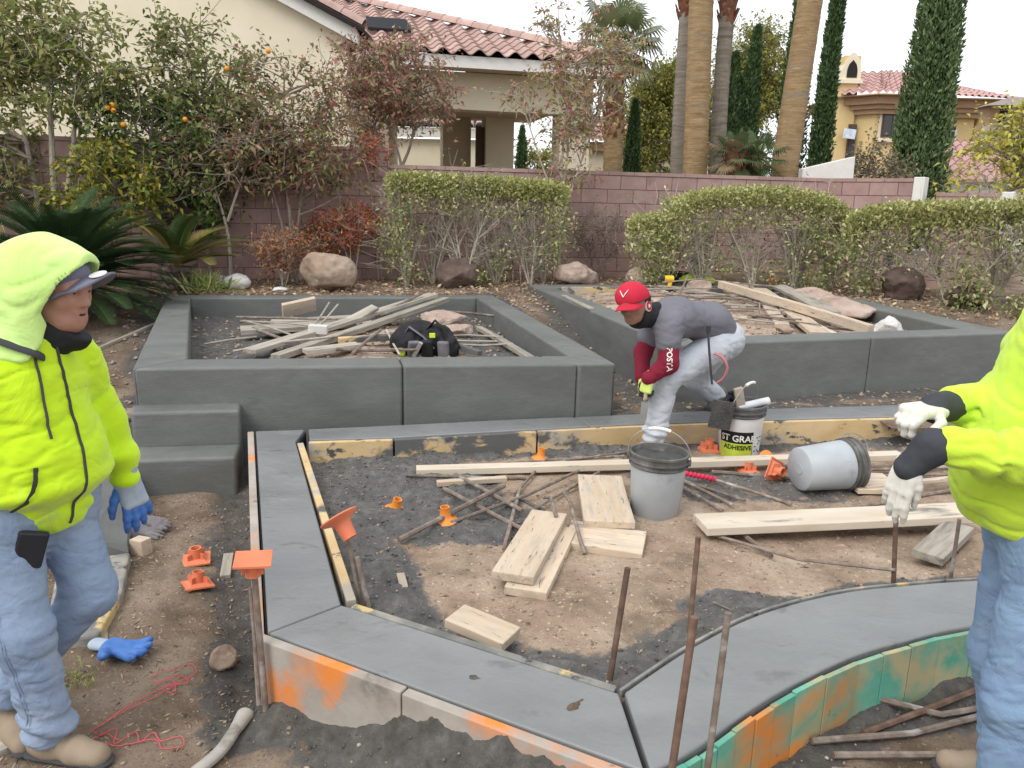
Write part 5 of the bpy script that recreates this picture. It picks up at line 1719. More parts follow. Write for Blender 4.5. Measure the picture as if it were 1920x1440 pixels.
RODS = [
    ('thick rod crossing from the lower left up to the long board', [(-.53, 3.46, .20), (-.03, 4.14, .235)], .014),
    ('thin rod running up from the orange cap to the long board', [(-.30, 3.70, .19), (.10, 4.05, .215), (.42, 4.46, .22)], .010),
    ('rod slanting right under the thick one, left of centre', [(-.38, 4.16, .20), (.10, 3.60, .19)], .012),
    ('rod crossing behind, from the long board to the right', [(-.33, 4.40, .20), (.07, 3.82, .215)], .012),
    ('short pale rod pointing at the stacked boards', [(-.02, 3.40, .19), (.06, 4.18, .205)], .011),
    ('rod lying close behind the long board, upper left', [(-.62, 4.34), (.10, 4.40)], .009),
    ('short rod sticking out under the long board middle', [(.03, 4.12, .19), (.24, 4.75, .20)], .009),
    ('bent grey bar resting on the upper stacked board', [(.19, 3.98, .23), (.22, 3.80, .30), (.235, 3.58, .285)], .010),
    ('long bent grey bar standing over the square offcut', [(.30, 4.02, .25), (.315, 3.75, .30), (.34, 3.42, .25), (.36, 3.35, .20)], .010),
    ('rod going from the bent bars back to the long board', [(.14, 3.92, .19), (.55, 4.50, .20)], .009),
    ('long thin rod slanting to the curved wall on the right', [(1.03, 3.60, .20), (1.35, 3.30, .22), (1.68, 3.07, .29)], .008),
    ('rod ahead of the full bucket, leftmost of its bundle', [(1.02, 4.50), (1.24, 4.0, .20)], .010),
    ('rod ahead of the full bucket, second of its bundle', [(1.07, 4.48), (1.32, 4.05, .21)], .009),
    ('rod ahead of the full bucket, third of its bundle', [(1.00, 4.30), (1.16, 3.92, .20)], .011),
    ('rod end poking out under the wide board', [(1.16, 3.70, .20), (1.26, 3.40)], .012),
    ('rod behind the lying bucket with a dark end', [(1.27, 4.60), (1.75, 4.55)], .013),
    ('grey rod at the right, nearest the long board', [(2.2, 4.74), (3.1, 4.86)], .011),
    ('grey rod at the right, second behind the glove', [(2.15, 4.60), (3.0, 4.70)], .011),
    ('grey rod at the right, crossing the others', [(2.2, 4.22, .20), (2.75, 4.80, .23)], .011),
    ('grey rod at the right, nearest the wide board', [(2.0, 4.10), (2.8, 4.44)], .011),
    ('thin pale rod left of the wide bucket, by the back form', [(.1, 4.66), (.85, 4.93)], .006),
    ('second thin pale rod by the back form', [(-.02, 4.72), (.75, 4.86)], .006),
    ('tiny nail like rod stuck in the grey soil', [(.86, 2.92, .20), (.93, 2.80, .22)], .004),
]
for lab, pts, r in RODS:
    rod(lab, pts, r)
for i, (lab, pts) in enumerate([
    ('rebar at lower right, topmost of the loose bundle', [(1.33, 2.43), (1.55, 2.40), (1.80, 2.46)]),
    ('orange flecked stake of the bundle at lower right', [(1.22, 2.28), (1.50, 2.41), (1.85, 2.56)]),
    ('long grey bar of the bundle at lower right', [(1.02, 2.22), (1.4, 2.30), (1.9, 2.48)]),
    ('dark bar below the long grey one at lower right', [(1.08, 2.18), (1.45, 2.20), (1.85, 2.23)]),
    ('lowest bar of the bundle at lower right', [(1.05, 2.12), (1.35, 2.11), (1.75, 2.14)])]):
    rod(lab, pts, .012, 'rebar' if i != 1 else 'rebar_rust')

# upright stakes
def stake(label, p, top, r=.0105, mat='rebar_rust'):
    r = r * .82
    b = Vector(p); t = Vector(top)
    o = obj('steel_stake', MB().tube([b, b + (t - b) * .5, t], r, 9), M[mat], smooth=True, bevel=0)
    return tag(o, label, 'stake', 'upright steel stakes')


stake('rust brown stake standing outside the V joint of the wall', (.425, 1.755, -.05), (.485, 1.80, .77), .013)
stake('dark stake standing outside the curved form, right of the V joint', (.548, 1.815, -.05), (.59, 1.86, .75), .0115, 'rebar')
stake('tall dark stake inside the planter near the curve', (.68, 2.58, .1), (.69, 2.60, .635), .0125)
stake('stake leaning in the sand left of the V joint', (.355, 2.36, .12), (.405, 2.39, .61), .013)
stake('dark stake under the right worker glove', (1.695, 3.085, .15), (1.645, 3.085, .65), .0125)
stake('thin stake beside the right worker jeans', (1.975, 3.15, .15), (1.97, 3.15, .5), .010, 'rebar')
stake('capped stake nailed to the front left form corner', (-.835, 2.36, .0), (-.853, 2.372, .57), .013, 'rebar')
stake('thin stake behind the capped one at the left form corner', (-.855, 2.355, .08), (-.868, 2.365, .52), .008, 'rebar')
stake('stake under the round orange cap', (-.57, 2.81, .1), (-.64, 2.82, .53), .011, 'rebar')
stake('grey stake beside the round capped one', (-.535, 2.80, .1), (-.60, 2.815, .42), .012, 'rebar')
stake('thin stake between the two beds, nearest the right bed', (.10, 10.0, .5), (.06, 10.0, 1.25), .012)
stake('second thin stake between the two beds', (-.02, 9.75, .5), (-.02, 9.8, .98), .010)
stake('stake at the back right corner outside the right bed', (4.35, 10.6, .6), (4.42, 10.6, 1.15), .012)

# orange safety caps
def square_cap():
    m = MB()
    m.box((0, 0, .003), (.118, .118, .007), taper=.0)
    m.box((0, 0, .011), (.092, .092, .010), taper=.25)
    m.lathe([(.028, .008), (.0255, .016), (.0245, .058), (.0255, .061), (.020, .061), (.019, .02)], 16)
    for a in range(4):
        q = a * math.pi / 2 + math.pi / 4
        m.box((.034 * math.cos(q), .034 * math.sin(q), .026), (.028, .004, .03), rot=(0, 0, q))
    return m


sq_me = square_cap().mesh('safety_cap'); sq_me.materials.append(M['capo'])
rd = MB().lathe([(.062, 0), (.064, .004), (.058, .010), (.035, .018), (.028, .030), (.023, .075), (.024, .078), (.019, .078), (.017, .02)], 22)
rd_me = rd.mesh('safety_cap', True); rd_me.materials.append(M['capo'])
rb_me = rd.mesh('safety_cap_bright', True); rb_me.materials.append(M['cap_bright'])


def cap(label, me_, loc, rot, s=1.0):
    o = obj('rebar_guard', None, me=me_); o.location = loc; o.rotation_euler = rot; o.scale = (s, s, s)
    return tag(o, label, 'rebar guard', 'orange rebar safety caps')


cap('orange square cap on the dirt, farther of the pair', sq_me, (-1.585, 3.60, terr(-1.585, 3.6) + .002), (.05, -.03, .35), 1.12)
cap('orange square cap on the dirt, nearer of the pair', sq_me, (-1.47, 3.33, terr(-1.47, 3.33) + .004), (-.10, .10, .6), 1.08)
cap('orange square cap on top of the corner stake', sq_me, (-.855, 2.373, .622), (math.pi + .02, .05, .25), 1.02)
cap('round orange cap tilted on the inner left stake', rd_me, (-.672, 2.825, .585), (math.pi - .35, -.62, 0), 1.25)
cap('bright orange cap standing in the grey mud, left one', rb_me, (-.62, 3.90, terr(-.62, 3.9) - .015), (.15, .25, 0), 1.0)
cap('bright orange cap behind the thick rod, right one', rb_me, (-.33, 3.74, terr(-.33, 3.74) - .01), (.05, -.05, 0), 1.05)
cap('orange cap standing in front of the worker foot, left of the printed bucket', sq_me, (1.39, 5.16, terr(1.39, 5.16) + .003), (0, .05, .2), 1.3)
cap('orange cap lying on its side left of the lying bucket', sq_me, (1.63, 4.52, terr(1.63, 4.52) + .06), (1.5, .5, .6), 1.15)
cap('flat orange cap just behind the long board', sq_me, (1.53, 4.70, terr(1.53, 4.7)), (0, 0, .2), 1.1)
cap('orange cap peeking up behind the long board at left', rb_me, (.20, 4.86, terr(.2, 4.86) - .01), (.0, .1, 0), .95)
cap('orange cap beside the foot of the printed bucket', rb_me, (1.73, 4.96, terr(1.73, 4.96)), (1.2, .2, .3), .95)
cap('orange cap seen low behind the right bed hedge', rd_me, (3.95, 11.75, .72), (1.2, .3, 0), 1.6)

# ------------------------------------------------------------------ buckets
def bucket_profile():
    return [(.120, 0), (.1265, .006), (.1455, .285), (.1455, .288), (.156, .290), (.156, .296), (.147, .298), (.1475, .312), (.158, .314), (.158, .320), (.148, .322), (.1495, .345), (.1585, .347), (.1595, .358), (.152, .361),
            (.146, .358), (.143, .30), (.122, .03), (.0, .03)]


def bucket(label, loc, rot, body, rimmat, fill=None, handle=None, s=1.0):
    t = thing('bucket', label, 'bucket', loc, rot, 'plastic pails')
    t.scale = (s, s, s)
    P = bucket_profile()
    obj('shell', MB().lathe(P[:3] + [(.1435, .286), (.12, .03), (.0005, .03)], 36), M[body], t, smooth=True, local=True)
    obj('rim', MB().lathe([(.1462, .282)] + P[3:16] + [(.1435, .282)], 36), M[rimmat], t, smooth=True, local=True)
    if fill:
        n = 30; V_ = [(0, 0, fill + .012)]; F_ = []
        rr = (.05, .10, .142)
        for i, r in enumerate(rr):
            for k in range(n):
                a = 2 * math.pi * k / n
                V_.append((r * math.cos(a), r * math.sin(a), fill + .008 * math.sin(3 * a + i) - .006 * i))
        F_ = [(0, 1 + k, 1 + (k + 1) % n) for k in range(n)] + [(1 + i * n + k, 1 + (i + 1) * n + k, 1 + (i + 1) * n + (k + 1) % n, 1 + i * n + (k + 1) % n) for i in range(2) for k in range(n)]
        obj('wet_mortar', MB().add(V_, F_), M['cement'], t, smooth=True, local=True)
    if handle:
        az, el = handle
        R1 = Matrix.Rotation(az, 3, 'Z') @ Matrix.Rotation(el, 3, 'X')
        pts = []
        for k in range(19):
            a = math.pi * k / 18
            pts.append(R1 @ Vector((.165 * math.cos(a), 0, .19 * math.sin(a) ** .8)) + Vector((0, 0, .315)))
        hd_ = obj('handle', MB().tube(pts, .0032, 6), M['steel'], t, smooth=True, local=True)
        gp = pts[7:12]
        o = obj('grip', MB().tube(gp, .010, 8), M['white_trim'], None, smooth=True); o.parent = hd_
        for sgn in (-1, 1):
            c_ = R1 @ Vector((.160 * sgn, 0, 0)) + Vector((0, 0, .315))
            m_ = Matrix.Rotation(az, 3, 'Z') @ Matrix.Rotation(math.pi / 2, 3, 'Y')
            obj('ear', MB().lathe([(.018, -.008), (.018, .008)], 10, c_, m_), M[rimmat], t, local=True)
    return t


bucket('grey bucket full of wet mortar in the middle of the planter', (.795, 3.95, .155), (0, .02, .3), 'bucket_grey', 'bucket_rim', .335, (2.5, -.30), 1.02)
B2 = bucket('white bucket with black and lime label holding tools', (1.59, 5.13, .13), (.02, -.02, .2), 'bucket_white', 'bucket_rim', None, (.6, .25), 1.05)
B3 = bucket('empty grey bucket lying on its side', (1.715, 4.335, .305), (0, math.radians(88), math.radians(14)), 'bucket_grey', 'bucket_rim', None, None, 1.02)
M['pale_label'] = flat('torn_label_white', (.58, .60, .62), .6, .3, .15)


def curved_patch(a0, a1, z0, z1, n=10, lift=.0012, c=(0, 0)):
    """label sheet wrapped on the pail wall; angles in radians, heights above the base"""
    V_ = []; F_ = []
    m = 4
    for j in range(m + 1):
        z = z0 + (z1 - z0) * j / m; r = .1265 + (.1455 - .1265) * (z / .285) + lift
        for i in range(n + 1):
            a = a0 + (a1 - a0) * i / n
            V_.append((r * math.cos(a), r * math.sin(a), z))
    for j in range(m):
        for i in range(n):
            p = j * (n + 1) + i
            F_.append((p, p + 1, p + n + 2, p + n + 1))
    return MB().add(V_, F_)


def text_on_pail(txt, size, a_mid, z, mat, parent, lift=.003, bold=.0):
    cu = bpy.data.curves.new('txt', 'FONT'); cu.body = txt; cu.size = size; cu.align_x = 'CENTER'; cu.offset = bold; cu.resolution_u = 3
    ob = bpy.data.objects.new('txt', cu); COL.objects.link(ob)
    dg = bpy.context.evaluated_depsgraph_get()
    me_ = bpy.data.meshes.new_from_object(ob.evaluated_get(dg))
    bpy.data.objects.remove(ob)
    for v in me_.vertices:
        zz = z + v.co.y; r = .1265 + .019 * (zz / .285) + lift
        a = a_mid + v.co.x / r
        v.co = (r * math.cos(a), r * math.sin(a), zz)
    me_.materials.append(mat)
    o = bpy.data.objects.new('lettering', me_); COL.objects.link(o); o.parent = parent
    return o


LA = math.radians(-92) - .42
lb = obj('label', curved_patch(LA - 1.05, LA + .62, .115, .195), flat('label_black', (.012, .012, .012), .5), B2, local=True)
lg = obj('label', curved_patch(LA - 1.05, LA + .62, .008, .1145), flat('label_lime', (.47, .58, .06), .5, .3, .2, .1, 20), B2, local=True)
text_on_pail('ST GRAB', .060, LA - .10, .130, M['white_trim'], lb, .0035, .0014)
text_on_pail('ADHESIVE', .042, LA - .10, .074, bpy.data.materials['label_black'], lg, .0035, .0012)
pt = obj('label', curved_patch(LA + .66, LA + 1.25, .01, .19), M['pale_label'], B2, local=True)
rngp = random.Random(5)
for k in range(12):
    a = LA + .72 + rngp.random() * .42; z = .03 + rngp.random() * .13
    obj('print_mark', curved_patch(a, a + .10, z, z + .008, 2, .003), bpy.data.materials['label_black'], None).parent = pt
# tools in the printed bucket
t = thing('wood_float', 'cement caked float hanging on the rim of the printed bucket', 'trowel', (1.42, 5.0, .4))
obj('blade', MB().box((1.405, 4.965, .455), (.145, .014, .20), rot=(.10, .12, -.18)), M['cement'], t, bevel=.003)
obj('grip', MB().tube([(1.42, 5.00, .53), (1.47, 5.06, .56), (1.50, 5.08, .54)], .017, 8), M['black_cloth'], t, smooth=True)
t = thing('wood_float', 'tan wooden float handle standing in the printed bucket', 'trowel', (1.56, 5.1, .4))
obj('blade', MB().box((1.555, 5.08, .52), (.062, .03, .21), rot=(.12, -.28, .1)), M['lumber'], t, bevel=.004)
obj('handle', MB().box((1.515, 5.10, .51), (.05, .022, .17), rot=(.12, -.28, .1)), M['black_plastic'], t, bevel=.005)
t = thing('scrub_roll', 'pale grey roll of paper poking out of the printed bucket', 'roll', (1.66, 5.12, .45))
obj('tube', MB().lathe([(.016, -.11), (.028, -.11), (.028, .11), (.016, .11)], 14, (1.655, 5.10, .50), Euler((0, 1.35, .1)).to_matrix()), M['pale_label'], t, smooth=True)
# torn white sticker on the standing grey bucket and the lying bucket
BK1 = [o for o in bpy.data.objects if o.get('label', '').startswith('grey bucket full')][0]
obj('sticker', curved_patch(-.72, -.30, .06, .23), M['pale_label'], BK1, local=True)
obj('sticker', curved_patch(-2.35 + math.pi * 1.0, -1.75 + math.pi * 1.0, .08, .17), M['pale_label'], B3, local=True)
obj('base_ring', MB().lathe([(.028, -.003), (.031, -.003), (.031, .001), (.028, .001)], 18), M['bucket_grey'], B3, local=True)

# red handled tool
t = thing('grub_tool', 'steel bar with a wrapped crimson grip lying by the full bucket', 'tool', (1.2, 4.4, .2))
gp = MB()
for k in range(9):
    f = k / 8
    gp.lathe([(.012, -.011), (.020, 0), (.012, .011)], 9, (1.06 + .17 * f, 4.475 - .10 * f, .215), Euler((0, math.pi / 2, -.53)).to_matrix())
obj('grip', gp, flat('crimson_rubber', (.62, .03, .09), .5, .4), t, smooth=True)
obj('shaft', MB().tube([(1.22, 4.385, .212), (1.40, 4.22, .205), (1.58, 4.05, .195)], .010, 8), M['rebar'], t, smooth=True)

# ------------------------------------------------------------------ small things on the left
M['blue_glove'] = pm('blue_coated_glove', [(.3, (.045, .13, .38)), (.7, (.075, .19, .50))], 14, 7, .6, .3, .5, 120, .003, stains=[((.03, .06, .16), 9, .60, .70)])
M['grey_glove'] = pm('grey_knit_glove', [(.3, (.14, .13, .135)), (.7, (.24, .22, .225))], 14, 7, .85, .2, .5, 140, .003)
g = thing('work_glove', 'blue work glove lying palm up on the dirt', 'glove', (-1.5, 2.72, 0))
zz = terr(-1.5, 2.72)
pa, fi = hand_prims((-1.60, 2.765, zz + .028), (1, -.28, 0.02), (0, 0, -1), (-.3, -1, 0), .20, (.10, .22, .2), .36, .3, 1.35, 1.15)
obj('coated_palm', prims_mesh('glove', pa + fi, .0045, .018, M['blue_glove'], lambda x, y, z: .003 * fbm(x * 45, y * 45, 3, 4, z * 45)), None, g)
obj('knit_cuff', prims_mesh('cuff', [((-1.60, 2.765, zz + .028), (-1.655, 2.78, zz + .026), .030, .034, ((0, 0, 1), .62))], .005, .01, flat('pale_knit', (.36, .42, .50), .9)), None, g)
g = thing('work_glove', 'grey work gloves lying flat below the blue gloved hand', 'glove', (-1.98, 4.0, 0))
zz = terr(-1.95, 3.95)
pa, fi = hand_prims((-2.12, 4.03, zz + .05), (1, .10, -.12), (0, 0, 1), (0, -1, 0), .21, (.05, .08, .05), .2, .2, 1.15, .5)
pb, fj = hand_prims((-2.10, 3.93, zz + .03), (1, .0, -.05), (0, 0, 1), (0, -1, 0), .20, (.05, .08, .05), .25, .2, 1.05, .4)
obj('glove_body', prims_mesh('glove', pa + fi + pb + fj, .005, .012, M['grey_glove'], lambda x, y, z: .004 * fbm(x * 35, y * 35, 3, 4, z * 35)), None, g)
M['twine'] = flat('red_mason_twine', (.72, .10, .13), .8, .2, .1, 0)
tw = MB()
rt = np.random.default_rng(2)
def squig(pts, n=10):
    return [(p[0], p[1], terr(p[0], p[1]) + .006 + .004 * rt.uniform()) for p in catmull([q for q in pts], n)]
tw.tube(squig([(-1.36, 2.60), (-1.33, 2.66), (-1.25, 2.70), (-1.20, 2.64), (-1.24, 2.56), (-1.30, 2.50), (-1.36, 2.40), (-1.40, 2.30)]), .0014, 5)
tw.tube(squig([(-1.22, 2.56), (-1.30, 2.46), (-1.37, 2.36), (-1.41, 2.28), (-1.36, 2.27), (-1.30, 2.24)]), .0014, 5)
tw.tube(squig([(-1.31, 2.54), (-1.25, 2.60), (-1.20, 2.58), (-1.27, 2.52), (-1.22, 2.50), (-1.26, 2.57), (-1.33, 2.55)]), .0014, 5)
tw.tube(squig([(-1.38, 2.24), (-1.33, 2.29), (-1.30, 2.22), (-1.26, 2.28), (-1.22, 2.23), (-1.20, 2.28), (-1.15, 2.24), (-1.09, 2.25), (-1.07, 2.21), (-1.13, 2.20), (-1.18, 2.25), (-1.27, 2.21), (-1.35, 2.22)]), .0015, 5)
tag(obj('mason_twine', tw, M['twine'], smooth=True), 'tangled thin red twine on the dirt by the boot', 'twine')
ah = MB()
pts = catmull3([(-.905, 2.36, terr(-.905, 2.36) + .032), (-.915, 2.27, terr(-.915, 2.27) + .030), (-.935, 2.17, terr(-.93, 2.17) + .028), (-.985, 2.05, .03), (-1.04, 1.9, .03), (-1.08, 1.72, .03)], 6)
rr = [.032 - .010 * min(1, i / 6) for i in range(len(pts))]
rr[0] = .030
ah.tube(pts, rr, 12, True, .8)
tag(obj('wooden_haft', ah, pm('pale_worn_handle', [(.3, (.34, .32, .285)), (.7, (.47, .45, .41))], 8, 7, .75, .2, .3, 60, .003, stains=[((.2, .18, .16), 5, .6, .7)]), smooth=True, bevel=.006), 'pale worn wooden tool handle in the foreground dirt', 'tool')

# ------------------------------------------------------------------ rocks
def rock(label, loc, r, seed, mat, rot=0.0, sink=.35, name='boulder', cat='rock', sharp=.6, group='rocks in the back border'):
    me_ = rock_mesh(name, r, seed, sharp=sharp); me_.materials.append(M[mat])
    o = obj(name, None, me=me_); o.location = (loc[0], loc[1], (terr(*loc[:2]) if len(loc) < 3 else loc[2]) + r[2] * (1 - sink)); o.rotation_euler = (0, 0, rot)
    return tag(o, label, cat, group)


rock('large pale tan boulder behind the left bed', (-2.36, 9.78), (.38, .28, .30), 1, 'rock_tan', .2, .25)
rock('dark brown boulder under the first hedge', (-.74, 10.35), (.33, .25, .24), 2, 'rock_dark', .1, .3)
rock('flat pink boulder left of the bare shrub', (.86, 10.75), (.34, .25, .19), 3, 'rock_pink', .3, .3)
rock('smooth white stone near the left wall', (-3.52, 9.65), (.22, .15, .12), 4, 'rock_white', .1, .3, sharp=0)
rock('small white stone in front of the white one', (-3.72, 9.42), (.10, .07, .05), 5, 'rock_white', .5, .3, sharp=0)
rock('pale flat stone beside the large boulder', (-2.92, 9.55), (.10, .08, .035), 6, 'rock_white', .2, .3, sharp=0)
rock('small grey stone by the small sago palm', (-3.95, 10.25), (.12, .1, .07), 7, 'rock_white', .2, .3, sharp=.3)
rock('small tan stone right of the small sago palm', (-3.62, 10.3), (.11, .08, .06), 17, 'rock_tan', .2, .3, sharp=.3)
rock('dark boulder under the right hedge', (5.05, 10.1), (.36, .25, .24), 8, 'rock_dark', .4, .3)
rock('dark low boulder at the foot of the right hedge', (5.6, 9.6), (.28, .2, .16), 9, 'rock_dark', .4, .3)
rock('pale block of stone beside the yellow drill', (1.72, 10.55, .72), (.20, .17, .17), 10, 'rock_pink', .2, .2, group='rocks in the right bed')
rock('large layered slab rock in the right bed', (3.70, 8.75, .62), (.50, .34, .13), 11, 'rock_pink', -.75, .2, sharp=1.6, group='rocks in the right bed')
rock('big slab rock behind the planks in the right bed', (3.62, 9.35, .62), (.40, .3, .15), 12, 'rock_pink', -.6, .2, sharp=1.6, group='rocks in the right bed')
rock('square pale stone in the near corner of the right bed', (3.62, 7.35, .60), (.17, .12, .13), 13, 'rock_white', .3, .2, sharp=1, group='rocks in the right bed')
rock('small round stone below the planks in the right bed', (2.62, 7.35, .64), (.10, .08, .05), 14, 'rock_tan', .3, .2, group='rocks in the right bed')
rock('rock half buried at the back of the right bed', (2.5, 10.4, .70), (.20, .15, .10), 15, 'rock_pink', .3, .3, group='rocks in the right bed')
rock('reddish rubble lump at the back of the right bed', (3.0, 10.45, .68), (.22, .15, .09), 16, 'rock_pink', .1, .3, group='rocks in the right bed')
rock('fist sized tan rock on the dirt beside the left form', (-1.125, 2.74), (.062, .05, .05), 18, 'rock_tan', .8, .25, 'rock', 'rock', .5, 'rocks on the yard dirt')
rock('pale rubble piece left of the steps', (-3.05, 5.9), (.12, .08, .05), 19, 'rock_tan', .3, .3, 'rock', 'rock', .5, 'rocks on the yard dirt')
rock('pinkish slab of rubble in the left bed', (-.75, 8.1, .50), (.36, .22, .10), 20, 'rock_pink', .1, .2, sharp=1.6, group='rocks in the left bed')
rock('broken pinkish rubble behind the tool bag', (-.55, 7.55, .50), (.22, .16, .07), 21, 'rock_pink', .4, .2, sharp=1.6, group='rocks in the left bed')

# ------------------------------------------------------------------ left bed debris
LB = 'scrap in the left bed'
plank('scrap_board', 'long weathered board, upper of the diagonal pair in the left bed', (-2.20, 6.30), (-.95, 9.0), .14, .04, 'lumber_grey', .53, .72, 0, group=LB)
plank('scrap_board', 'long weathered board, lower of the diagonal pair in the left bed', (-1.95, 6.20), (-.80, 9.05), .10, .05, 'lumber_grey', .50, .66, 0, group=LB)
plank('scrap_board', 'flat grey plank under the sticks in the left bed', (-2.62, 7.30), (-1.45, 7.75), .28, .05, 'lumber_grey', .53, .57, group=LB)
plank('scrap_board', 'second flat grey plank farther back in the left bed', (-2.5, 7.85), (-1.2, 8.2), .22, .04, 'lumber_grey', .53, .58, group=LB)
plank('scrap_board', 'yellow board end beside the tool bag', (-1.55, 6.72), (-.95, 6.92), .09, .05, 'form_yellow', .56, .58, group=LB)
plank('scrap_board', 'pale board offcut lying near the front of the left bed', (-1.75, 6.35), (-1.35, 6.6), .14, .04, 'lumber_grey', .53, .55, group=LB)
plank('scrap_board', 'upright triangular board piece at the back of the left bed', (-2.45, 8.1), (-2.15, 8.3), .05, .16, 'lumber', .56, .62, .4, group=LB)
plank('scrap_board', 'white broken board piece leaning in the left bed', (-1.62, 7.55), (-1.42, 7.85), .10, .03, 'lumber_grey', .62, .72, .3, group=LB)
plank('scrap_board', 'orange wood handle near the right inner wall of the left bed', (-.62, 6.9), (-.28, 6.45), .05, .04, 'form_yellow', .55, .53, group=LB)
plank('scrap_board', 'pale strip along the right inner wall of the left bed', (-.36, 8.0), (.16, 6.4), .07, .04, 'lumber_grey', .5, .5, group=LB)
o = obj('metal_box', MB().box((-1.80, 7.02, .63), (.17, .10, .08), rot=(0, .05, .1)), M['rock_white'], bevel=.006); tag(o, 'small white box on the sticks in the left bed', 'box')
sticks = [((-2.85, 7.85, .60), (-1.6, 7.6, .64)), ((-2.7, 7.6, .60), (-1.75, 7.2, .62)), ((-2.65, 7.5, .62), (-1.9, 6.8, .58)), ((-2.5, 7.3, .58), (-2.0, 6.75, .56)), ((-1.95, 8.1, .74), (-1.9, 7.2, .62)),
          ((-1.86, 8.1, .72), (-1.84, 7.0, .62)), ((-1.55, 7.5, .60), (-1.05, 8.75, .78)), ((-1.75, 7.35, .62), (-1.15, 8.5, .70)), ((-2.35, 6.35, .54), (-1.6, 6.85, .60)), ((-1.35, 6.35, .54), (-1.2, 6.9, .66)),
          ((-1.15, 6.9, .66), (-.95, 6.35, .54)), ((-1.6, 6.5, .54), (-.9, 6.55, .56)), ((-1.5, 6.42, .56), (-.8, 6.5, .56)), ((-2.75, 6.75, .52), (-2.35, 6.95, .56)), ((-.75, 7.2, .56), (-.1, 7.35, .54)), ((-.8, 8.2, .66), (-.2, 8.35, .60)), ((-.62, 7.0, .56), (-.15, 7.05, .55)), ((-.55, 6.8, .56), (.0, 7.0, .54))]
for i, (a, b) in enumerate(sticks):
    o = obj('scrap_stick', MB().tube([a, ((a[0] + b[0]) / 2, (a[1] + b[1]) / 2, (a[2] + b[2]) / 2 + .015 * math.sin(i)), b], .010 + .004 * (i % 3 == 0), 6), M['lumber_grey' if i % 3 else 'rebar'], smooth=True)
    tag(o, 'thin grey stick in the scrap heap of the left bed', 'stick', 'thin sticks in the left bed heap')
# tool bag
tb = thing('tool_bag', 'black and grey tool bag slumped in the left bed', 'bag', (-.78, 6.7, .45))
s = Sdf((-1.2, 6.3, .38), (-.35, 7.1, .92), .012)
s.ell((-.92, 6.70, .58), (.16, .16, .15), None, .04).ell((-.68, 6.72, .60), (.15, .15, .15), None, .04).ell((-.80, 6.78, .66), (.18, .12, .10), (0, .2, 0), .04).ell((-.58, 6.66, .55), (.10, .12, .12), None, .03)
s.disp(lambda x, y, z: .035 * np.abs(fbm(x * 9, y * 9, 3, 3, z * 9)) + .012 * fbm(x * 25, y * 25, 2, 8, z * 25) - .012)
obj('bag_body', s.mesh('bag', M['black_cloth']), None, tb)
for k, (x, y, z, rx, rz) in enumerate([(-.86, 6.55, .55, .3, .4), (-.74, 6.54, .56, .25, -.1), (-.60, 6.55, .55, .2, -.3)]):
    obj('pouch', MB().box((x, y, z), (.10, .05, .16), rot=(rx, 0, rz)), M['grey_cloth' if k != 1 else 'black_cloth'], tb, bevel=.014)
obj('strap', MB().tube([(-.98, 6.62, .62), (-.90, 6.60, .74), (-.78, 6.58, .66), (-.68, 6.56, .56)], .022, 6, True, .35), M['grey_cloth'], tb, smooth=True)
obj('strap', MB().tube([(-.76, 6.66, .70), (-.68, 6.62, .80), (-.60, 6.60, .72), (-.58, 6.58, .60)], .022, 6, True, .35), M['black_cloth'], tb, smooth=True)
obj('lime_patch', MB().box((-.695, 6.535, .68), (.05, .02, .04)), M['lime'], tb, bevel=.004)
obj('lime_patch', MB().lathe([(.001, -.035), (.028, -.02), (.035, 0), (.028, .02), (.001, .035)], 10, (-.96, 6.53, .52)), M['lime'], tb, smooth=True)
obj('tool_head', MB().box((-.82, 6.50, .56), (.035, .03, .16), rot=(.3, .5, 0)), M['steel'], tb, bevel=.005)

# ------------------------------------------------------------------ right bed debris
RB = 'scrap in the right bed'
plank('scrap_board', 'pale board, leftmost and shortest of the planks in the right bed', (2.95, 9.0), (2.66, 7.55), .14, .04, 'lumber', .72, .66, group=RB)
plank('scrap_board', 'long pale two by four crossing over the planks in the right bed', (2.60, 9.75), (3.28, 7.0), .07, .09, 'lumber', .82, .70, group=RB)
plank('scrap_board', 'wide dusty plank under the crossing two by four', (3.20, 10.1), (2.86, 7.1), .19, .04, 'lumber', .76, .66, group=RB)
plank('scrap_board', 'pale grey plank on the right of the planks in the right bed', (3.46, 10.1), (3.18, 7.65), .17, .04, 'lumber_grey', .80, .78, .1, group=RB)
plank('scrap_board', 'thin board strip beside the wide dusty plank', (2.98, 8.4), (2.98, 6.95), .06, .04, 'lumber', .70, .66, group=RB)
plank('scrap_board', 'form board seen edge on inside the back of the right bed', (.62, 10.02), (2.3, 10.45), .04, .24, 'form_yellow', .52, .52, group=RB)
plank('scrap_board', 'dusty grey board at the back left of the right bed', (1.95, 10.3), (2.5, 9.6), .12, .03, 'lumber_grey', .76, .74, group=RB)
plank('scrap_board', 'pale level lying on the left wall of the right bed', (.58, 9.0), (.80, 7.9), .06, .022, 'white_trim' if False else 'lumber_grey', B2T + .001, B2T + .001, group=RB)
rs = random.Random(9)
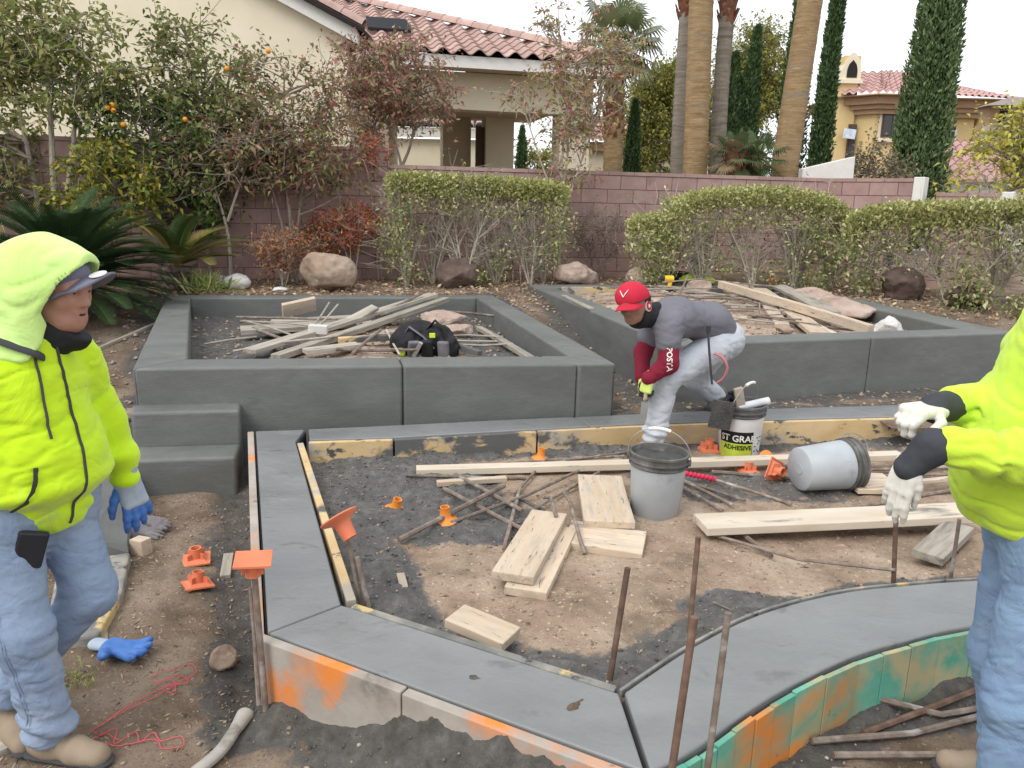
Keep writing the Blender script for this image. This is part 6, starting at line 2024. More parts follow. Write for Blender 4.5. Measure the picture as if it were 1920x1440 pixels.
for k in range(34):
    cx_ = rs.uniform(1.6, 3.0); cy_ = rs.uniform(7.6, 9.9); L_ = rs.uniform(.5, 1.5); a = rs.gauss(.05, .5) if k % 4 else rs.uniform(-1.5, 1.5)
    z = float(bed2_h(np.array([cx_]), np.array([cy_]))[0]) + rs.uniform(.012, .05)
    dx, dy = math.cos(a) * L_ / 2, math.sin(a) * L_ / 2
    o = obj('rebar_rod', MB().tube([(cx_ - dx, cy_ - dy, z + rs.uniform(-.02, .05)), (cx_, cy_, z + .01), (cx_ + dx, cy_ + dy, z + rs.uniform(-.02, .05))], rs.choice([.008, .010, .013]), 6), M['rebar' if k % 3 else 'lumber_grey'], smooth=True)
    tag(o, 'dusty rod in the tangle heaped in the right bed', 'rebar', 'rods heaped in the right bed')
for k in range(18):
    cx_ = rs.uniform(1.5, 3.5); cy_ = rs.uniform(7.2, 10.2); L_ = rs.uniform(.16, .5); a = rs.uniform(-1.5, 1.5)
    plank('scrap_board', 'short splintered offcut in the right bed heap', (cx_ - math.cos(a) * L_ / 2, cy_ - math.sin(a) * L_ / 2), (cx_ + math.cos(a) * L_ / 2, cy_ + math.sin(a) * L_ / 2), rs.uniform(.03, .09), .022,
          'lumber_grey' if k % 2 else 'lumber', group='short offcuts in the right bed')
rod('long curved rod arching over the right bed heap', [(1.9, 9.9, .86), (2.4, 10.05, .90), (3.1, 10.1, .84), (3.5, 10.0, .82)], .010)
rod('thick rod sticking up in the right bed heap', [(1.95, 9.1, .78), (2.15, 9.6, .98)], .013)
# hi-vis jacket on the ground
j = thing('safety_vest', 'lime and black safety jacket dropped behind the right bed', 'jacket', (2.4, 10.9, .8))
s = Sdf((1.95, 10.5, .62), (3.0, 11.4, 1.1), .014)
s.ell((2.52, 10.95, .82), (.24, .18, .07), (0, .05, .1), .04).ell((2.68, 10.9, .80), (.15, .15, .06), None, .04)
s.disp(lambda x, y, z: .02 * fbm(x * 10, y * 10, 3, 5, z * 10))
obj('lime_cloth', s.mesh('v', M['lime']), None, j)
s = Sdf((1.95, 10.5, .62), (3.0, 11.4, 1.1), .014)
s.ell((2.25, 10.95, .84), (.13, .16, .085), None, .04).ell((2.36, 10.96, .89), (.12, .10, .035), None, .03)
s.disp(lambda x, y, z: .02 * fbm(x * 10, y * 10, 3, 7, z * 10))
obj('black_cloth', s.mesh('v', M['black_cloth']), None, j)
obj('reflective_band', MB().tube([(2.56, 10.76, .84), (2.58, 10.9, .905), (2.60, 11.05, .885)], .035, 6, True, .3), M['steel'], j, smooth=True)
# yellow drill
d_ = thing('cordless_drill', 'yellow and black cordless drill beside the pale stone block', 'drill', (2.02, 10.2, .75))
ym = flat('yellow_plastic', (.75, .46, .02), .5, .35)
obj('body', MB().tube([(1.98, 10.2, .88), (2.10, 10.2, .88)], .045, 10), ym, d_, smooth=False, bevel=.008)
obj('grip', MB().box((2.05, 10.2, .80), (.05, .05, .15), rot=(0, .2, 0)), ym, d_, bevel=.010)
obj('battery', MB().box((2.04, 10.2, .715), (.12, .08, .05)), M['black_plastic'], d_, bevel=.008)
obj('chuck', MB().lathe([(.03, 0), (.026, .04), (.012, .06)], 10, (1.98, 10.2, .88), Euler((0, -math.pi / 2, 0)).to_matrix()), M['black_plastic'], d_)
# wire basket thing and dry leaf scraps near the right worker
t = thing('wire_chair', 'small pale wire form lying on the soil by the right glove', 'wire form', (2.35, 5.1, .2))
wm = MB()
for k in range(7):
    a = k * math.pi / 3.5
    wm.tube([(2.38, 5.12, .22), (2.38 + .10 * math.cos(a), 5.12 + .05 * math.sin(a), .22 + .07 * math.sin(a))], .004, 4)
wm.tube([(2.38 + .10 * math.cos(a), 5.12 + .05 * math.sin(a), .22 + .07 * math.sin(a)) for a in np.linspace(0, 6.28, 14)], .005, 4)
obj('wires', wm, M['form_top'], t)

# ------------------------------------------------------------------ loose gravel, chips, straw (beyond counting)
def scatter(name, label, n, region, size, mat, seed, flatk=.6, elong=1.0, zoff=0.0, cem=False):
    rng = np.random.default_rng(seed)
    X = []; 
    while len(X) < n:
        x, y = rng.uniform(region[0], region[1]), rng.uniform(region[2], region[3])
        X.append((x, y))
    X = np.array(X)
    z = np.where(inside(X[:, 0], X[:, 1], SOIL_POLY), soil_h(X[:, 0], X[:, 1]), ground_h(X[:, 0], X[:, 1]))
    i1 = inside(X[:, 0], X[:, 1], BED1_I); z = np.where(i1, bed1_h(X[:, 0], X[:, 1]), z)
    i2 = inside(X[:, 0], X[:, 1], BED2_I); z = np.where(i2, bed2_h(X[:, 0], X[:, 1]), z)
    bad = (inside(X[:, 0], X[:, 1], BED1_O) & ~i1) | (inside(X[:, 0], X[:, 1], BED2_O) & ~i2) | (seg_dist(X[:, 0], X[:, 1], BK_F) < .30) & (X[:, 1] > np.interp(X[:, 0], [p[0] for p in BK_F], [p[1] for p in BK_F]) - .05)
    lw = inside(X[:, 0], X[:, 1], LW_OUT[:2] + [(.39, 1.80)] + CV_OUT + CV_IN[::-1] + LW_IN[::-1][:]) | (seg_dist(X[:, 0], X[:, 1], LW_OUT) < .06)
    st_ = (X[:, 0] > -2.6) & (X[:, 0] < -1.7) & (X[:, 1] > 4.45) & (X[:, 1] < 5.3)
    ok = ~(bad | lw | st_)
    if cem:
        ok &= np.where(inside(X[:, 0], X[:, 1], SOIL_POLY), soil_c(X[:, 0], X[:, 1]), cement_mask(X[:, 0], X[:, 1])) > rng.uniform(.3, .9, len(X))
    X = X[ok]; z = z[ok]
    dist = np.hypot(X[:, 0], X[:, 1])
    s_ = size[0] + (size[1] - size[0]) * rng.uniform(0, 1, len(X)) ** 3
    o6 = np.array([(1, 0, 0), (0, 1, 0), (-1, 0, 0), (0, -1, 0), (0, 0, 1), (0, 0, -1)], float)
    f8 = np.array([(0, 1, 4), (1, 2, 4), (2, 3, 4), (3, 0, 4), (1, 0, 5), (2, 1, 5), (3, 2, 5), (0, 3, 5)])
    a = rng.uniform(0, 6.28, len(X))
    V_ = o6[None] * (1 + .35 * rng.uniform(-1, 1, (len(X), 6, 1)))
    V_ = V_ * np.array([elong, 1 / max(1, elong * .8), flatk])[None] * s_[:, None, None]
    c, sn = np.cos(a)[:, None], np.sin(a)[:, None]
    V2 = np.stack([V_[..., 0] * c - V_[..., 1] * sn, V_[..., 0] * sn + V_[..., 1] * c, V_[..., 2]], -1)
    V2 = V2 + np.stack([X[:, 0], X[:, 1], z + s_ * flatk * .35 + zoff], 1)[:, None]
    F_ = (f8[None] + 6 * np.arange(len(X))[:, None, None]).reshape(-1, 3)
    me_ = mesh_np(name, V2.reshape(-1, 3), F_, False); me_.materials.append(mat)
    return tag(obj(name, None, me=me_), label, kind='stuff')


mg = pm('gravel_mix', [(.3, (.20, .15, .115)), (.5, (.32, .25, .20)), (.7, (.48, .41, .34))], 31, 3, .9, .15, .3, 60, .004)
mc = pm('cement_crumbs', [(.3, (.06, .058, .054)), (.7, (.17, .165, .158))], 31, 3, .85, .2, .3, 60, .004)
mw = pm('straw_and_chips', [(.3, (.24, .18, .12)), (.6, (.40, .32, .225)), (.8, (.52, .44, .34))], 27, 3, .85, .15, .2, 60, .004)
scatter('gravel', 'small tan pebbles scattered over the yard dirt', 5200, (-3.2, 2.9, 1.7, 5.4), (.002, .012), mg, 1)
scatter('gravel', 'small pale rubble over the borders and beds', 6500, (-4.6, 6.2, 5.4, 11.3), (.006, .035), mg, 2)
scatter('cement_crumbs', 'dark cement crumbs around the low wall', 15000, (-2.0, 2.9, 1.75, 5.2), (.0015, .011), mc, 3, .8, cem=True)
scatter('straw', 'straw and wood chips trodden into the dirt', 3400, (-3.0, -.9, 1.8, 5.0), (.004, .013), mw, 4, .12, 2.6)
scatter('straw', 'straw and chips over the beds and borders', 4200, (-4.4, 5.5, 5.6, 11.2), (.008, .032), mw, 5, .12, 3.0)
scatter('straw', 'chips inside the low planter', 1200, (-1.2, 2.6, 2.3, 5.2), (.003, .011), mw, 6, .15, 2.2)
# fallen leaves under the trees
rng_ = np.random.default_rng(77)
n_ = 5200
X_ = np.stack([rng_.uniform(-5.2, 6.0, n_), rng_.uniform(9.0, 11.6, n_)], 1)
okk = ~(inside(X_[:, 0], X_[:, 1], BED1_O) | inside(X_[:, 0], X_[:, 1], BED2_O)) & (X_[:, 1] < wall_y(X_[:, 0]) - .15)
X_ = X_[okk]
C_ = np.stack([X_[:, 0], X_[:, 1], ground_h(X_[:, 0], X_[:, 1]) + rng_.uniform(.004, .03, len(X_))], 1)
D_ = rng_.normal(size=(len(X_), 3)) * np.array([1, 1, .25])
V_, F_, c_ = leaf_arrays(C_, D_, .06, [(2, (.30, .22, .14)), (2, (.22, .15, .10)), (1, (.38, .31, .22)), (.6, (.25, .10, .06))], rng_, .45, .05)
me_ = mesh_np('leaf_litter', V_, F_, False, {'Col': np.clip(c_, 0, 1)}); me_.materials.append(M['leaf'])
tag(obj('leaf_litter', None, me=me_), 'dry leaf litter under the trees and hedges', kind='stuff')
# grass tufts by the left worker
for (gx_, gy_, n_, lab) in ((-1.62, 2.55, 60, 'small green grass tuft by the left worker leg'), (-3.75, 9.25, 160, 'pale grass clump below the small sago palm'), (-2.2, 3.2, 50, 'sparse grass tuft behind the left worker')):
    z_ = terr(gx_, gy_); L_ = .07 if n_ < 100 else .3
    C_ = np.array([gx_, gy_, z_]) + rng_.normal(size=(n_, 3)) * np.array([.05, .05, 0]) * (1 if n_ < 100 else 2.5)
    D_ = rng_.normal(size=(n_, 3)) * .5 + np.array([0, 0, 1.0])
    V_, F_, c_ = leaf_arrays(C_, D_, L_, [(2, (.16, .20, .06)), (1, (.30, .28, .12))], rng_, .08, .15)
    me_ = mesh_np('grass_tuft', V_, F_, False, {'Col': np.clip(c_, 0, 1)}); me_.materials.append(M['leaf'])
    tag(obj('grass_tuft', None, me=me_), lab, kind='stuff')
# ================================================================== PEOPLE
from mathutils.bvhtree import BVHTree
M['hivis'] = pm('hivis_fleece', [(.3, (.50, .74, .015)), (.7, (.57, .82, .028))], 5, 6, .88, .12, .25, 160, .002, sheen=.25, wrinkle=(6, .011, 1.4),
                stains=[((.42, .55, .12), 4.2, .60, .74), ((.15, .20, .08), 7.5, .68, .75)])
M['hivis_pale'] = pm('hivis_fleece_pale', [(.3, (.56, .82, .22)), (.7, (.64, .88, .32))], 5, 6, .88, .12, .25, 160, .002, sheen=.25, wrinkle=(6, .010, 1.4),
                     stains=[((.42, .60, .20), 3.6, .60, .76), ((.13, .17, .10), 9, .70, .75)])
M['hivis3'] = pm('hivis_fleece_soft', [(.3, (.50, .71, .045)), (.7, (.57, .79, .075))], 5, 6, .9, .1, .25, 160, .002, sheen=.2, wrinkle=(6, .011, 1.4), stains=[((.44, .60, .10), 3.4, .56, .76), ((.56, .74, .20), 2.2, .58, .76)])
M['denim1'] = pm('faded_denim', [(.3, (.21, .275, .395)), (.6, (.245, .315, .435)), (.8, (.285, .355, .47))], 6, 8, .9, .12, .5, 220, .002, wrinkle=(9, .011, 1.3),
                 stains=[((.33, .37, .43), 3.0, .55, .80), ((.33, .30, .28), 4, .66, .80), ((.17, .225, .34), 6, .56, .76)])
M['denim2'] = pm('pale_dusty_denim', [(.3, (.44, .465, .51)), (.6, (.50, .525, .57)), (.8, (.56, .58, .62))], 6, 8, .9, .12, .5, 220, .002, wrinkle=(9, .011, 1.3),
                 stains=[((.30, .32, .36), 4, .58, .74), ((.10, .10, .10), 11, .69, .74)])
M['denim3'] = pm('blue_denim', [(.3, (.185, .275, .42)), (.6, (.215, .315, .46)), (.8, (.25, .35, .495))], 6, 8, .9, .12, .5, 220, .002, wrinkle=(9, .011, 1.3),
                 stains=[((.28, .345, .44), 3, .55, .80), ((.16, .24, .37), 5, .58, .78)])
M['skin'] = pm('skin', [(.3, (.36, .185, .13)), (.7, (.45, .245, .18))], 14, 5, .55, .35, .2, 180, .001, stains=[((.37, .165, .125), 10, .58, .78)])
M['skin2'] = pm('skin_tan', [(.3, (.24, .125, .085)), (.7, (.30, .165, .115))], 14, 5, .55, .35, .2, 180, .001)
M['lips'] = flat('lips', (.36, .12, .10), .45, .35)
M['grey_trim'] = flat('charcoal_trim', (.06, .06, .065), .8, .2)
M['cap_grey'] = flat('grey_cap_cloth', (.175, .175, .235), .85, .15, .08, .4, 140)
M['cap_red'] = flat('red_cap_cloth', (.50, .028, .055), .85, .15, .08, .4, 140)
M['tee'] = pm('grey_tee', [(.3, (.150, .148, .172)), (.7, (.19, .187, .215))], 6, 6, .9, .1, .4, 180, .002)
M['maroon'] = pm('maroon_sleeve', [(.3, (.16, .012, .028)), (.7, (.22, .022, .042))], 6, 6, .85, .15, .4, 180, .002)
M['boot'] = pm('tan_suede_boot', [(.3, (.24, .185, .13)), (.7, (.34, .27, .20))], 8, 7, .9, .12, .4, 90, .003, stains=[((.16, .12, .09), 5, .58, .72)])
M['leather_white'] = pm('pale_leather_glove', [(.3, (.58, .56, .50)), (.7, (.70, .68, .63))], 9, 7, .75, .2, .4, 90, .003, stains=[((.34, .32, .28), 8, .60, .72), ((.1, .1, .1), 14, .70, .74)])
M['glove_dark'] = pm('dark_glove_cuff', [(.3, (.035, .038, .045)), (.7, (.06, .065, .075))], 8, 7, .8, .2, .4, 150, .002)
M['blue_knit'] = pm('pale_blue_knit', [(.3, (.30, .35, .42)), (.7, (.40, .45, .52))], 12, 7, .9, .1, .5, 220, .002, stains=[((.2, .26, .36), 8, .6, .72)])
M['eye_white'] = flat('eye_white', (.7, .68, .65), .3, .5, .02, 0)
M['dark'] = flat('dark_hair_and_iris', (.02, .015, .012), .5, .3, .1, .2)


def fold(sx, sz, amp, seed, ridge=True, o=3):
    """cloth folds: soft swells with sharper creases where stretched noise crosses zero, at a slant"""
    def f(x, y, z):
        w = .35 * fbm(x * 3, y * 3, 2, seed + 5, z * 3)
        zz = z + .35 * x * math.cos(seed) + .35 * y * math.sin(seed) + w * .12
        n = fbm(x * sx * .7, y * sx * .7, 2, seed, zz * sz)
        m = np.clip(.5 + 1.4 * fbm(x * 4, y * 4, 2, seed + 31, z * 4), 0, 1)
        return amp * (-.55 * n + m * 1.1 * np.exp(-(n / .13) ** 2) - .25)
    return f


def bvh(me):
    return BVHTree.FromPolygons([v.co for v in me.vertices], [p.vertices for p in me.polygons])


def trace(tree, rays, off=.003):
    out = []
    for o_, d_ in rays:
        d_ = Vector(d_).normalized()
        h = tree.ray_cast(Vector(o_) + d_ * .6, -d_)
        if h[0] is not None:
            out.append(h[0] + d_ * off)
    return out


def head_prims(s, c, f, u, sc=1.0, k=.014):
    """c = centre of the skull, f = facing, u = up"""
    c = np.array(c, float); f = unit(np.array(f, float)[None])[0]; u = np.array(u, float); u = unit((u - f * (u @ f))[None])[0]; r = np.cross(f, u)
    P = lambda a, b, d: c + (f * a + r * b + u * d) * sc
    s.cone(P(-.025, 0, .03), P(.015, 0, .03), .088 * sc, .083 * sc, .02, (r, .86))
    s.cone(P(.03, 0, .0), P(.045, 0, -.07), .066 * sc, .046 * sc, .03, (r, .95))       # face
    s.cone(P(.055, 0, -.085), P(.066, 0, -.098), .026 * sc, .020 * sc, .025)                # chin
    for g in (-1, 1):
        s.cone(P(.0, g * .052, -.03), P(.045, g * .034, -.085), .026 * sc, .020 * sc, .03)     # jaw
        s.cone(P(.062, g * .038, -.018), P(.056, g * .048, -.022), .020 * sc, .018 * sc, .02)    # cheekbone
        s.ell(P(.089, g * .031, .013), (.013 * sc,) * 3, None, .012, 's')                        # eye socket
        s.cone(P(.080, g * .012, .028), P(.072, g * .048, .026), .010 * sc, .009 * sc, .012)     # brow
        s.ell(P(.080, g * .031, .012), (.0125 * sc,) * 3, None, .003)                            # eyeball and lid
        s.cone(P(-.015, g * .076, .02), P(-.008, g * .078, -.03), .015 * sc, .010 * sc, .006, (r, .5))   # ear
        s.cone(P(.094, g * .010, -.028), P(.085, g * .016, -.028), .009 * sc, .008 * sc, .008)   # nostril
    s.cone(P(.084, 0, .018), P(.107, 0, -.022), .008 * sc, .0125 * sc, .012)                  # nose
    s.cone(P(.080, -.016, -.054), P(.080, .016, -.054), .010 * sc, .010 * sc, .010)           # upper lip
    s.cone(P(.077, -.014, -.068), P(.077, .014, -.068), .010 * sc, .010 * sc, .010)           # lower lip
    s.cone(P(.088, -.017, -.0605), P(.088, .017, -.0605), .0035 * sc, .0035 * sc, .003, None, 's')
    return P


def leg_sdf(h, hips, legs, belt=None, k=.05):
    """legs: [(hip, knee, ankle, r0, r1, r2)]"""
    P = []
    for l in legs: P += list(l[:3])
    P += list(hips)
    P = np.array([p[:3] for p in P], float)
    s = Sdf(P.min(0) - .2, P.max(0) + .2, h)
    return s


def shoe(name, ank, toe, mat, parent, L_=.285, up=.10):
    ank = np.array(ank, float); d = np.array(toe, float) - ank; zg = toe[2]
    d[2] = 0; d = unit(d[None])[0]
    a = np.array([ank[0], ank[1], zg])
    s = Sdf(a - .33, a + np.array([.33, .33, .33]), .007)
    side = np.array([-d[1], d[0], 0])
    s.cone(a - d * .045 + [0, 0, .042], a + d * .09 + [0, 0, .044], .040, .040, .02, (side, .92))
    s.cone(a + d * .09 + [0, 0, .036], a + d * .170 + [0, 0, .032], .042, .036, .02, (side, 1.08))
    s.cone(a + [0, 0, .05], a + [0, 0, .05 + up], .046, .050, .03)
    s.fn(lambda X, Y, Z: Z - zg - .0 + 0 * X + 0 * Y, .004)
    s.disp(lambda x, y, z: .002 * fbm(x * 40, y * 40, 3, 3, z * 40), .03)
    b = obj(name, s.mesh(name, mat), None, parent)
    s2 = Sdf(a - .33, a + np.array([.33, .33, .1]), .007)
    s2.cone(a - d * .055 + [0, 0, .012], a + d * .178 + [0, 0, .012], .044, .042, .01, ((0, 0, 1), .30))
    o = obj('sole', s2.mesh('sole', M['grey_trim']), None, b)
    return b


# ------------------------------------------------------------------ left worker: lime hoodie, hood up over a grey cap
P1 = thing('person', 'worker in lime hoodie with the hood over a grey cap, standing at left', 'person', (-1.5, 2.28, 0))
n1 = np.array([.90, -.436, 0]); s1 = np.array([.436, .90, 0])
C1 = np.array([-1.535, 2.335, 0.])
Z = np.array([0, 0, 1.0])
shN, shF = C1 - s1 * .185 + Z * 1.285, C1 + s1 * .185 + Z * 1.275
elN, wrN = C1 - s1 * .27 - n1 * .05 + Z * 1.02, C1 - s1 * .26 + n1 * .02 + Z * .80
elF, wrF = np.array([-1.415, 2.575, 1.02]), np.array([-1.372, 2.585, .835])
hipN, knN, anN = np.array([-1.575, 2.22, .80]), np.array([-1.510, 2.155, .455]), np.array([-1.475, 2.165, .10])
hipF, knF, anF = np.array([-1.495, 2.40, .79]), np.array([-1.410, 2.365, .49]), np.array([-1.71, 2.30, .12])
headC = np.array([-1.408, 2.365, 1.505])
# body
s = Sdf((-1.95, 1.95, -.02), (-1.12, 2.80, 1.72), .0048)
Ph = head_prims(s, headC, (1, -.22, -.10), Z, .98)
s.cone(C1 + Z * 1.33, headC - Z * .06, .060, .056, .04)
s.cone(C1 + Z * .85, C1 + Z * 1.25, .115, .13, .06, (n1, .75))
for a, b, c in ((shN, elN, wrN), (shF, elF, wrF)):
    s.cone(a, b, .052, .040, .05); s.cone(b, c, .038, .028, .03); s.cone(c, c - Z * .09, .03, .02, .03)
for a, b, c in ((hipN, knN, anN), (hipF, knF, anF)):
    s.cone(a, b, .085, .055, .06); s.cone(b, c, .052, .036, .03); s.cone(c, c - Z * .05, .036, .03, .03)
B1_ = obj('body', s.mesh('body', M['skin']), None, P1)
mo = MB()
obj('mouth', MB().tube([Ph(.0865, -.017, -.060), Ph(.0915, -.006, -.060), Ph(.0920, .006, -.060), Ph(.0870, .017, -.060)], [.002, .0048, .0048, .002], 8, True, .8), M['dark'], B1_, smooth=True)
for g_ in (-1, 1):
    obj('eye', MB().lathe([(.0005, -.0045), (.0045, -.0022), (.0058, 0), (.0045, .0022), (.0005, .0045)], 8, Ph(.0885, g_ * .031, .0105)), M['dark'], B1_, smooth=True)
s = Sdf(headC - .16, headC + .16, .0045)           # stubble on jaw and upper lip
s.cone(Ph(.0790, -.022, -.046), Ph(.0790, .022, -.046), .0085, .0085, .006)
s.cone(Ph(.058, 0, -.087), Ph(.069, 0, -.0985), .0262, .0204, .02)
for g_ in (-1, 1):
    s.cone(Ph(.004, g_ * .0525, -.036), Ph(.047, g_ * .0345, -.0865), .0245, .0205, .02)
obj('stubble', s.mesh('stubble', flat('grey_stubble', (.235, .155, .125), .8, .15, .2, .5, 300)), None, B1_)
# hoodie
s = Sdf((-2.0, 1.90, .68), (-1.10, 2.85, 1.50), .006)
s.cone(C1 + Z * .84 + n1 * .015, C1 + Z * .98 + n1 * .05, .155, .178, .08, (n1, .86))
s.cone(C1 + Z * .98 + n1 * .045, C1 + Z * 1.20 + n1 * .02, .176, .165, .08, (n1, .80))
s.cone(shN - Z * .03, shF - Z * .03, .074, .074, .08)
s.cone(C1 + Z * 1.28 + n1 * .01, C1 + Z * 1.36 + n1 * .05, .115, .090, .06)
s.cone(shN, elN, .072, .064, .05); s.cone(elN, wrN, .062, .047, .04)
s.cone(shF, elF, .072, .062, .05); s.cone(elF, wrF, .060, .045, .04)
s.cone(wrF + Z * .02, wrF - Z * .0, .049, .047, .02)
s.disp(fold(4, 9, .010, 5)); s.disp(fold(9, 19, .006, 9)); s.disp(fold(20, 34, .002, 10))
s.disp(lambda x, y, z: -.018 * np.exp(-((z - .905 - .05 * (x + 1.5)) / .035) ** 2) + .014 * np.exp(-((z - .85) / .03) ** 2))
s.cut(lambda X, Y, Z_: (.742 + .10 * (X + 1.5)) - Z_ + 0 * Y, .012)
hd1 = s.mesh('hoodie', M['hivis'])
H1 = obj('hoodie', hd1, None, P1)
bt1 = bvh(hd1)
# hood
s = Sdf((-1.80, 2.05, 1.22), (-1.15, 2.70, 1.76), .0065)
s.ell(headC + np.array([-.055, 0, .020]), (.166, .138, .146), None, .03)
s.cone(headC + np.array([-.03, 0, .072]), headC + np.array([.080, 0, .056]), .096, .060, .05)
s.cone(headC + np.array([-.06, 0, -.06]), C1 + Z * 1.30 + n1 * .02, .125, .135, .07)
s.ell(headC + np.array([-.13, 0, -.02]), (.085, .10, .11), None, .05)
s.disp(fold(5, 8, .009, 3)); s.disp(fold(10, 16, .006, 4))
s.ell(headC + np.array([.01, 0, .0]), (.138, .112, .124), None, .01, 's')
s.cone(headC + np.array([.05, 0, .0]), headC + np.array([.30, 0, -.02]), .088, .12, .01, None, 's')
s.cut(lambda X, Y, Z_: X - (headC[0] + np.clip(.040 + (Z_ - (headC[2] - .01)) * .75, .010, .112)) + 0 * Y, .006)
s.cone(C1 + n1 * .10 + Z * 1.29, headC + np.array([.06, 0, -.10]), .070, .075, .012, None, 's')
s.cut(lambda X, Y, Z_: (1.315 - .22 * (X + 1.5)) - Z_ + 0 * Y, .02)
hood1 = s.mesh('hood', M['hivis_pale'])
HO1 = obj('hood', hood1, None, P1)
# neck gaiter
s = Sdf((-1.62, 2.15, 1.25), (-1.20, 2.60, 1.52), .006)
s.cone(C1 + Z * 1.31 + n1 * .05, headC + np.array([-.015, 0, -.085]), .082, .076, .03)
s.cone(headC + np.array([-.01, 0, -.125]), headC + np.array([.045, 0, -.140]), .066, .042, .03)
s.cut(lambda X, Y, Z_: (Z_ - headC[2]) + .100 + .75 * (X - headC[0] - .02) + 0 * Y, .006)
s.disp(fold(14, 30, .004, 6))
obj('neck_gaiter', s.mesh('gaiter', M['black_cloth']), None, P1)
# cap: crown under the hood and a curved brim
s = Sdf(headC - .2, headC + .2, .0065)
s.ell(headC + np.array([-.012, 0, .052]), (.112, .096, .083), None, .01)
s.cut(lambda X, Y, Z_: (headC[2] + .030 + .10 * (X - headC[0]) * -1) - Z_ + 0 * Y, .006)
CP1 = obj('cap', s.mesh('cap', M['cap_grey']), None, P1)
bm_ = MB(); V_ = []; F_ = []
nu, nv = 16, 8
for layer in (0, -.006):
    for i in range(nu + 1):
        a = math.radians(-78 + 156 * i / nu)
        for j in range(nv + 1):
            f = j / nv
            r0 = np.array([.098 * math.cos(a), .094 * math.sin(a)]); r1 = np.array([.098 * math.cos(a) + .098 * math.cos(a) ** .55, .088 * math.sin(a)])
            q = r0 + (r1 - r0) * f
            V_.append((headC[0] - .010 + q[0], headC[1] - .01 * f + q[1], headC[2] + .050 + .016 * f - (q[1] ** 2) * 8.2 + layer))
m_ = (nu + 1) * (nv + 1)
for i in range(nu):
    for j in range(nv):
        p = i * (nv + 1) + j
        F_.append((p, p + nv + 1, p + nv + 2, p + 1)); F_.append((m_ + p + 1, m_ + p + nv + 2, m_ + p + nv + 1, m_ + p))
for i in range(nu):
    p = i * (nv + 1) + nv; F_.append((p, p + nv + 1, m_ + p + nv + 1, m_ + p))
for j in range(nv):
    F_.append((j, j + 1, m_ + j + 1, m_ + j)); q = nu * (nv + 1) + j; F_.append((q + 1, q, m_ + q, m_ + q + 1))
br1 = obj('brim', bm_.add(V_, F_), M['cap_grey'], CP1, smooth=True)
obj('sticker', MB().lathe([(.026, 0), (.026, .0015)], 20, headC + np.array([.148, -.030, .0585]), Euler((.32, -.14, 0)).to_matrix()), flat('silver_sticker', (.62, .60, .60), .4, .5, .1), CP1)
# zip, drawstring, pocket trim, hood seam
zr = [(C1 + Z * z + s1 * (.010 + .03 * math.sin((z - .8) * 4)), n1) for z in np.linspace(.78, 1.36, 26)]
obj('zip', MB().tube(trace(bt1, zr), .0045, 6), M['grey_trim'], H1, smooth=True)
dr = [(C1 + Z * z - s1 * (.035 + .05 * (1.33 - z)), n1) for z in np.linspace(1.08, 1.335, 14)]
obj('drawstring', MB().tube(trace(bt1, dr, .006), .004, 6), M['grey_trim'], H1, smooth=True)
pk = [(C1 + Z * z - s1 * o_, n1 - s1 * .25) for z, o_ in ((1.005, .055), (.97, .06), (.935, .072), (.90, .09), (.87, .115), (.85, .15))]
obj('pocket_trim', MB().tube(trace(bt1, pk, .001), .013, 6, True, .35), M['grey_trim'], H1, smooth=True)
ps = [(C1 + Z * z - s1 * o_, n1) for z, o_ in ((1.008, .05), (1.02, .02), (1.03, 0))]
bth = bvh(hood1)
band = []
for f in np.linspace(0, 1, 18):
    a = math.radians(-118 + 112 * f)
    d_ = n1 * math.cos(a) + s1 * math.sin(a)
    o_ = C1 + Z * (1.405 - .115 * f ** 1.2) + n1 * .03 * f
    best = None
    for tr_ in (bt1, bth):
        q_ = trace(tr_, [(o_, d_ + Z * .25)], .002)
        if q_ and (best is None or (q_[0] - Vector(o_)).length > (best - Vector(o_)).length):
            best = q_[0]
    if best is not None:
        band.append(best)
if len(band) > 4:
    obj('collar_band', MB().tube(catmull3(band[::3] + [band[-1]], 5), .015, 8, True, .5), M['grey_trim'], H1, smooth=True)
# jeans
s = Sdf((-2.0, 1.90, .03), (-1.10, 2.72, .98), .006)
s.cone(C1 + Z * .86 - s1 * .05, C1 + Z * .86 + s1 * .05, .145, .145, .06, (n1, .88))
s.cone(hipN + Z * .02, hipF + Z * .02, .102, .102, .05)
s.cone(hipN - Z * .03, knN, .102, .080, .04); s.cone(knN, anN + Z * .02, .080, .074, .04)
s.cone(hipF - Z * .03, knF, .098, .078, .04); s.cone(knF, anF + Z * .02, .076, .064, .04)
s.disp(fold(4, 10, .0055, 15)); s.disp(fold(8, 22, .0055, 19)); s.disp(fold(17, 46, .0028, 21))
s.disp(lambda x, y, z: .010 * np.sin((z * 75 + x * 22 + y * 9) + 2.5 * fbm(x * 8, y * 8, 2, 3, z * 5)) * np.exp(-((z - .13) / .07) ** 2))
s.cut(lambda X, Y, Z_: (.075) - Z_ + 0 * X + 0 * Y, .006)
J1 = obj('jeans', s.mesh('jeans', M['denim1']), None, P1)
btj1 = bvh(J1.data)
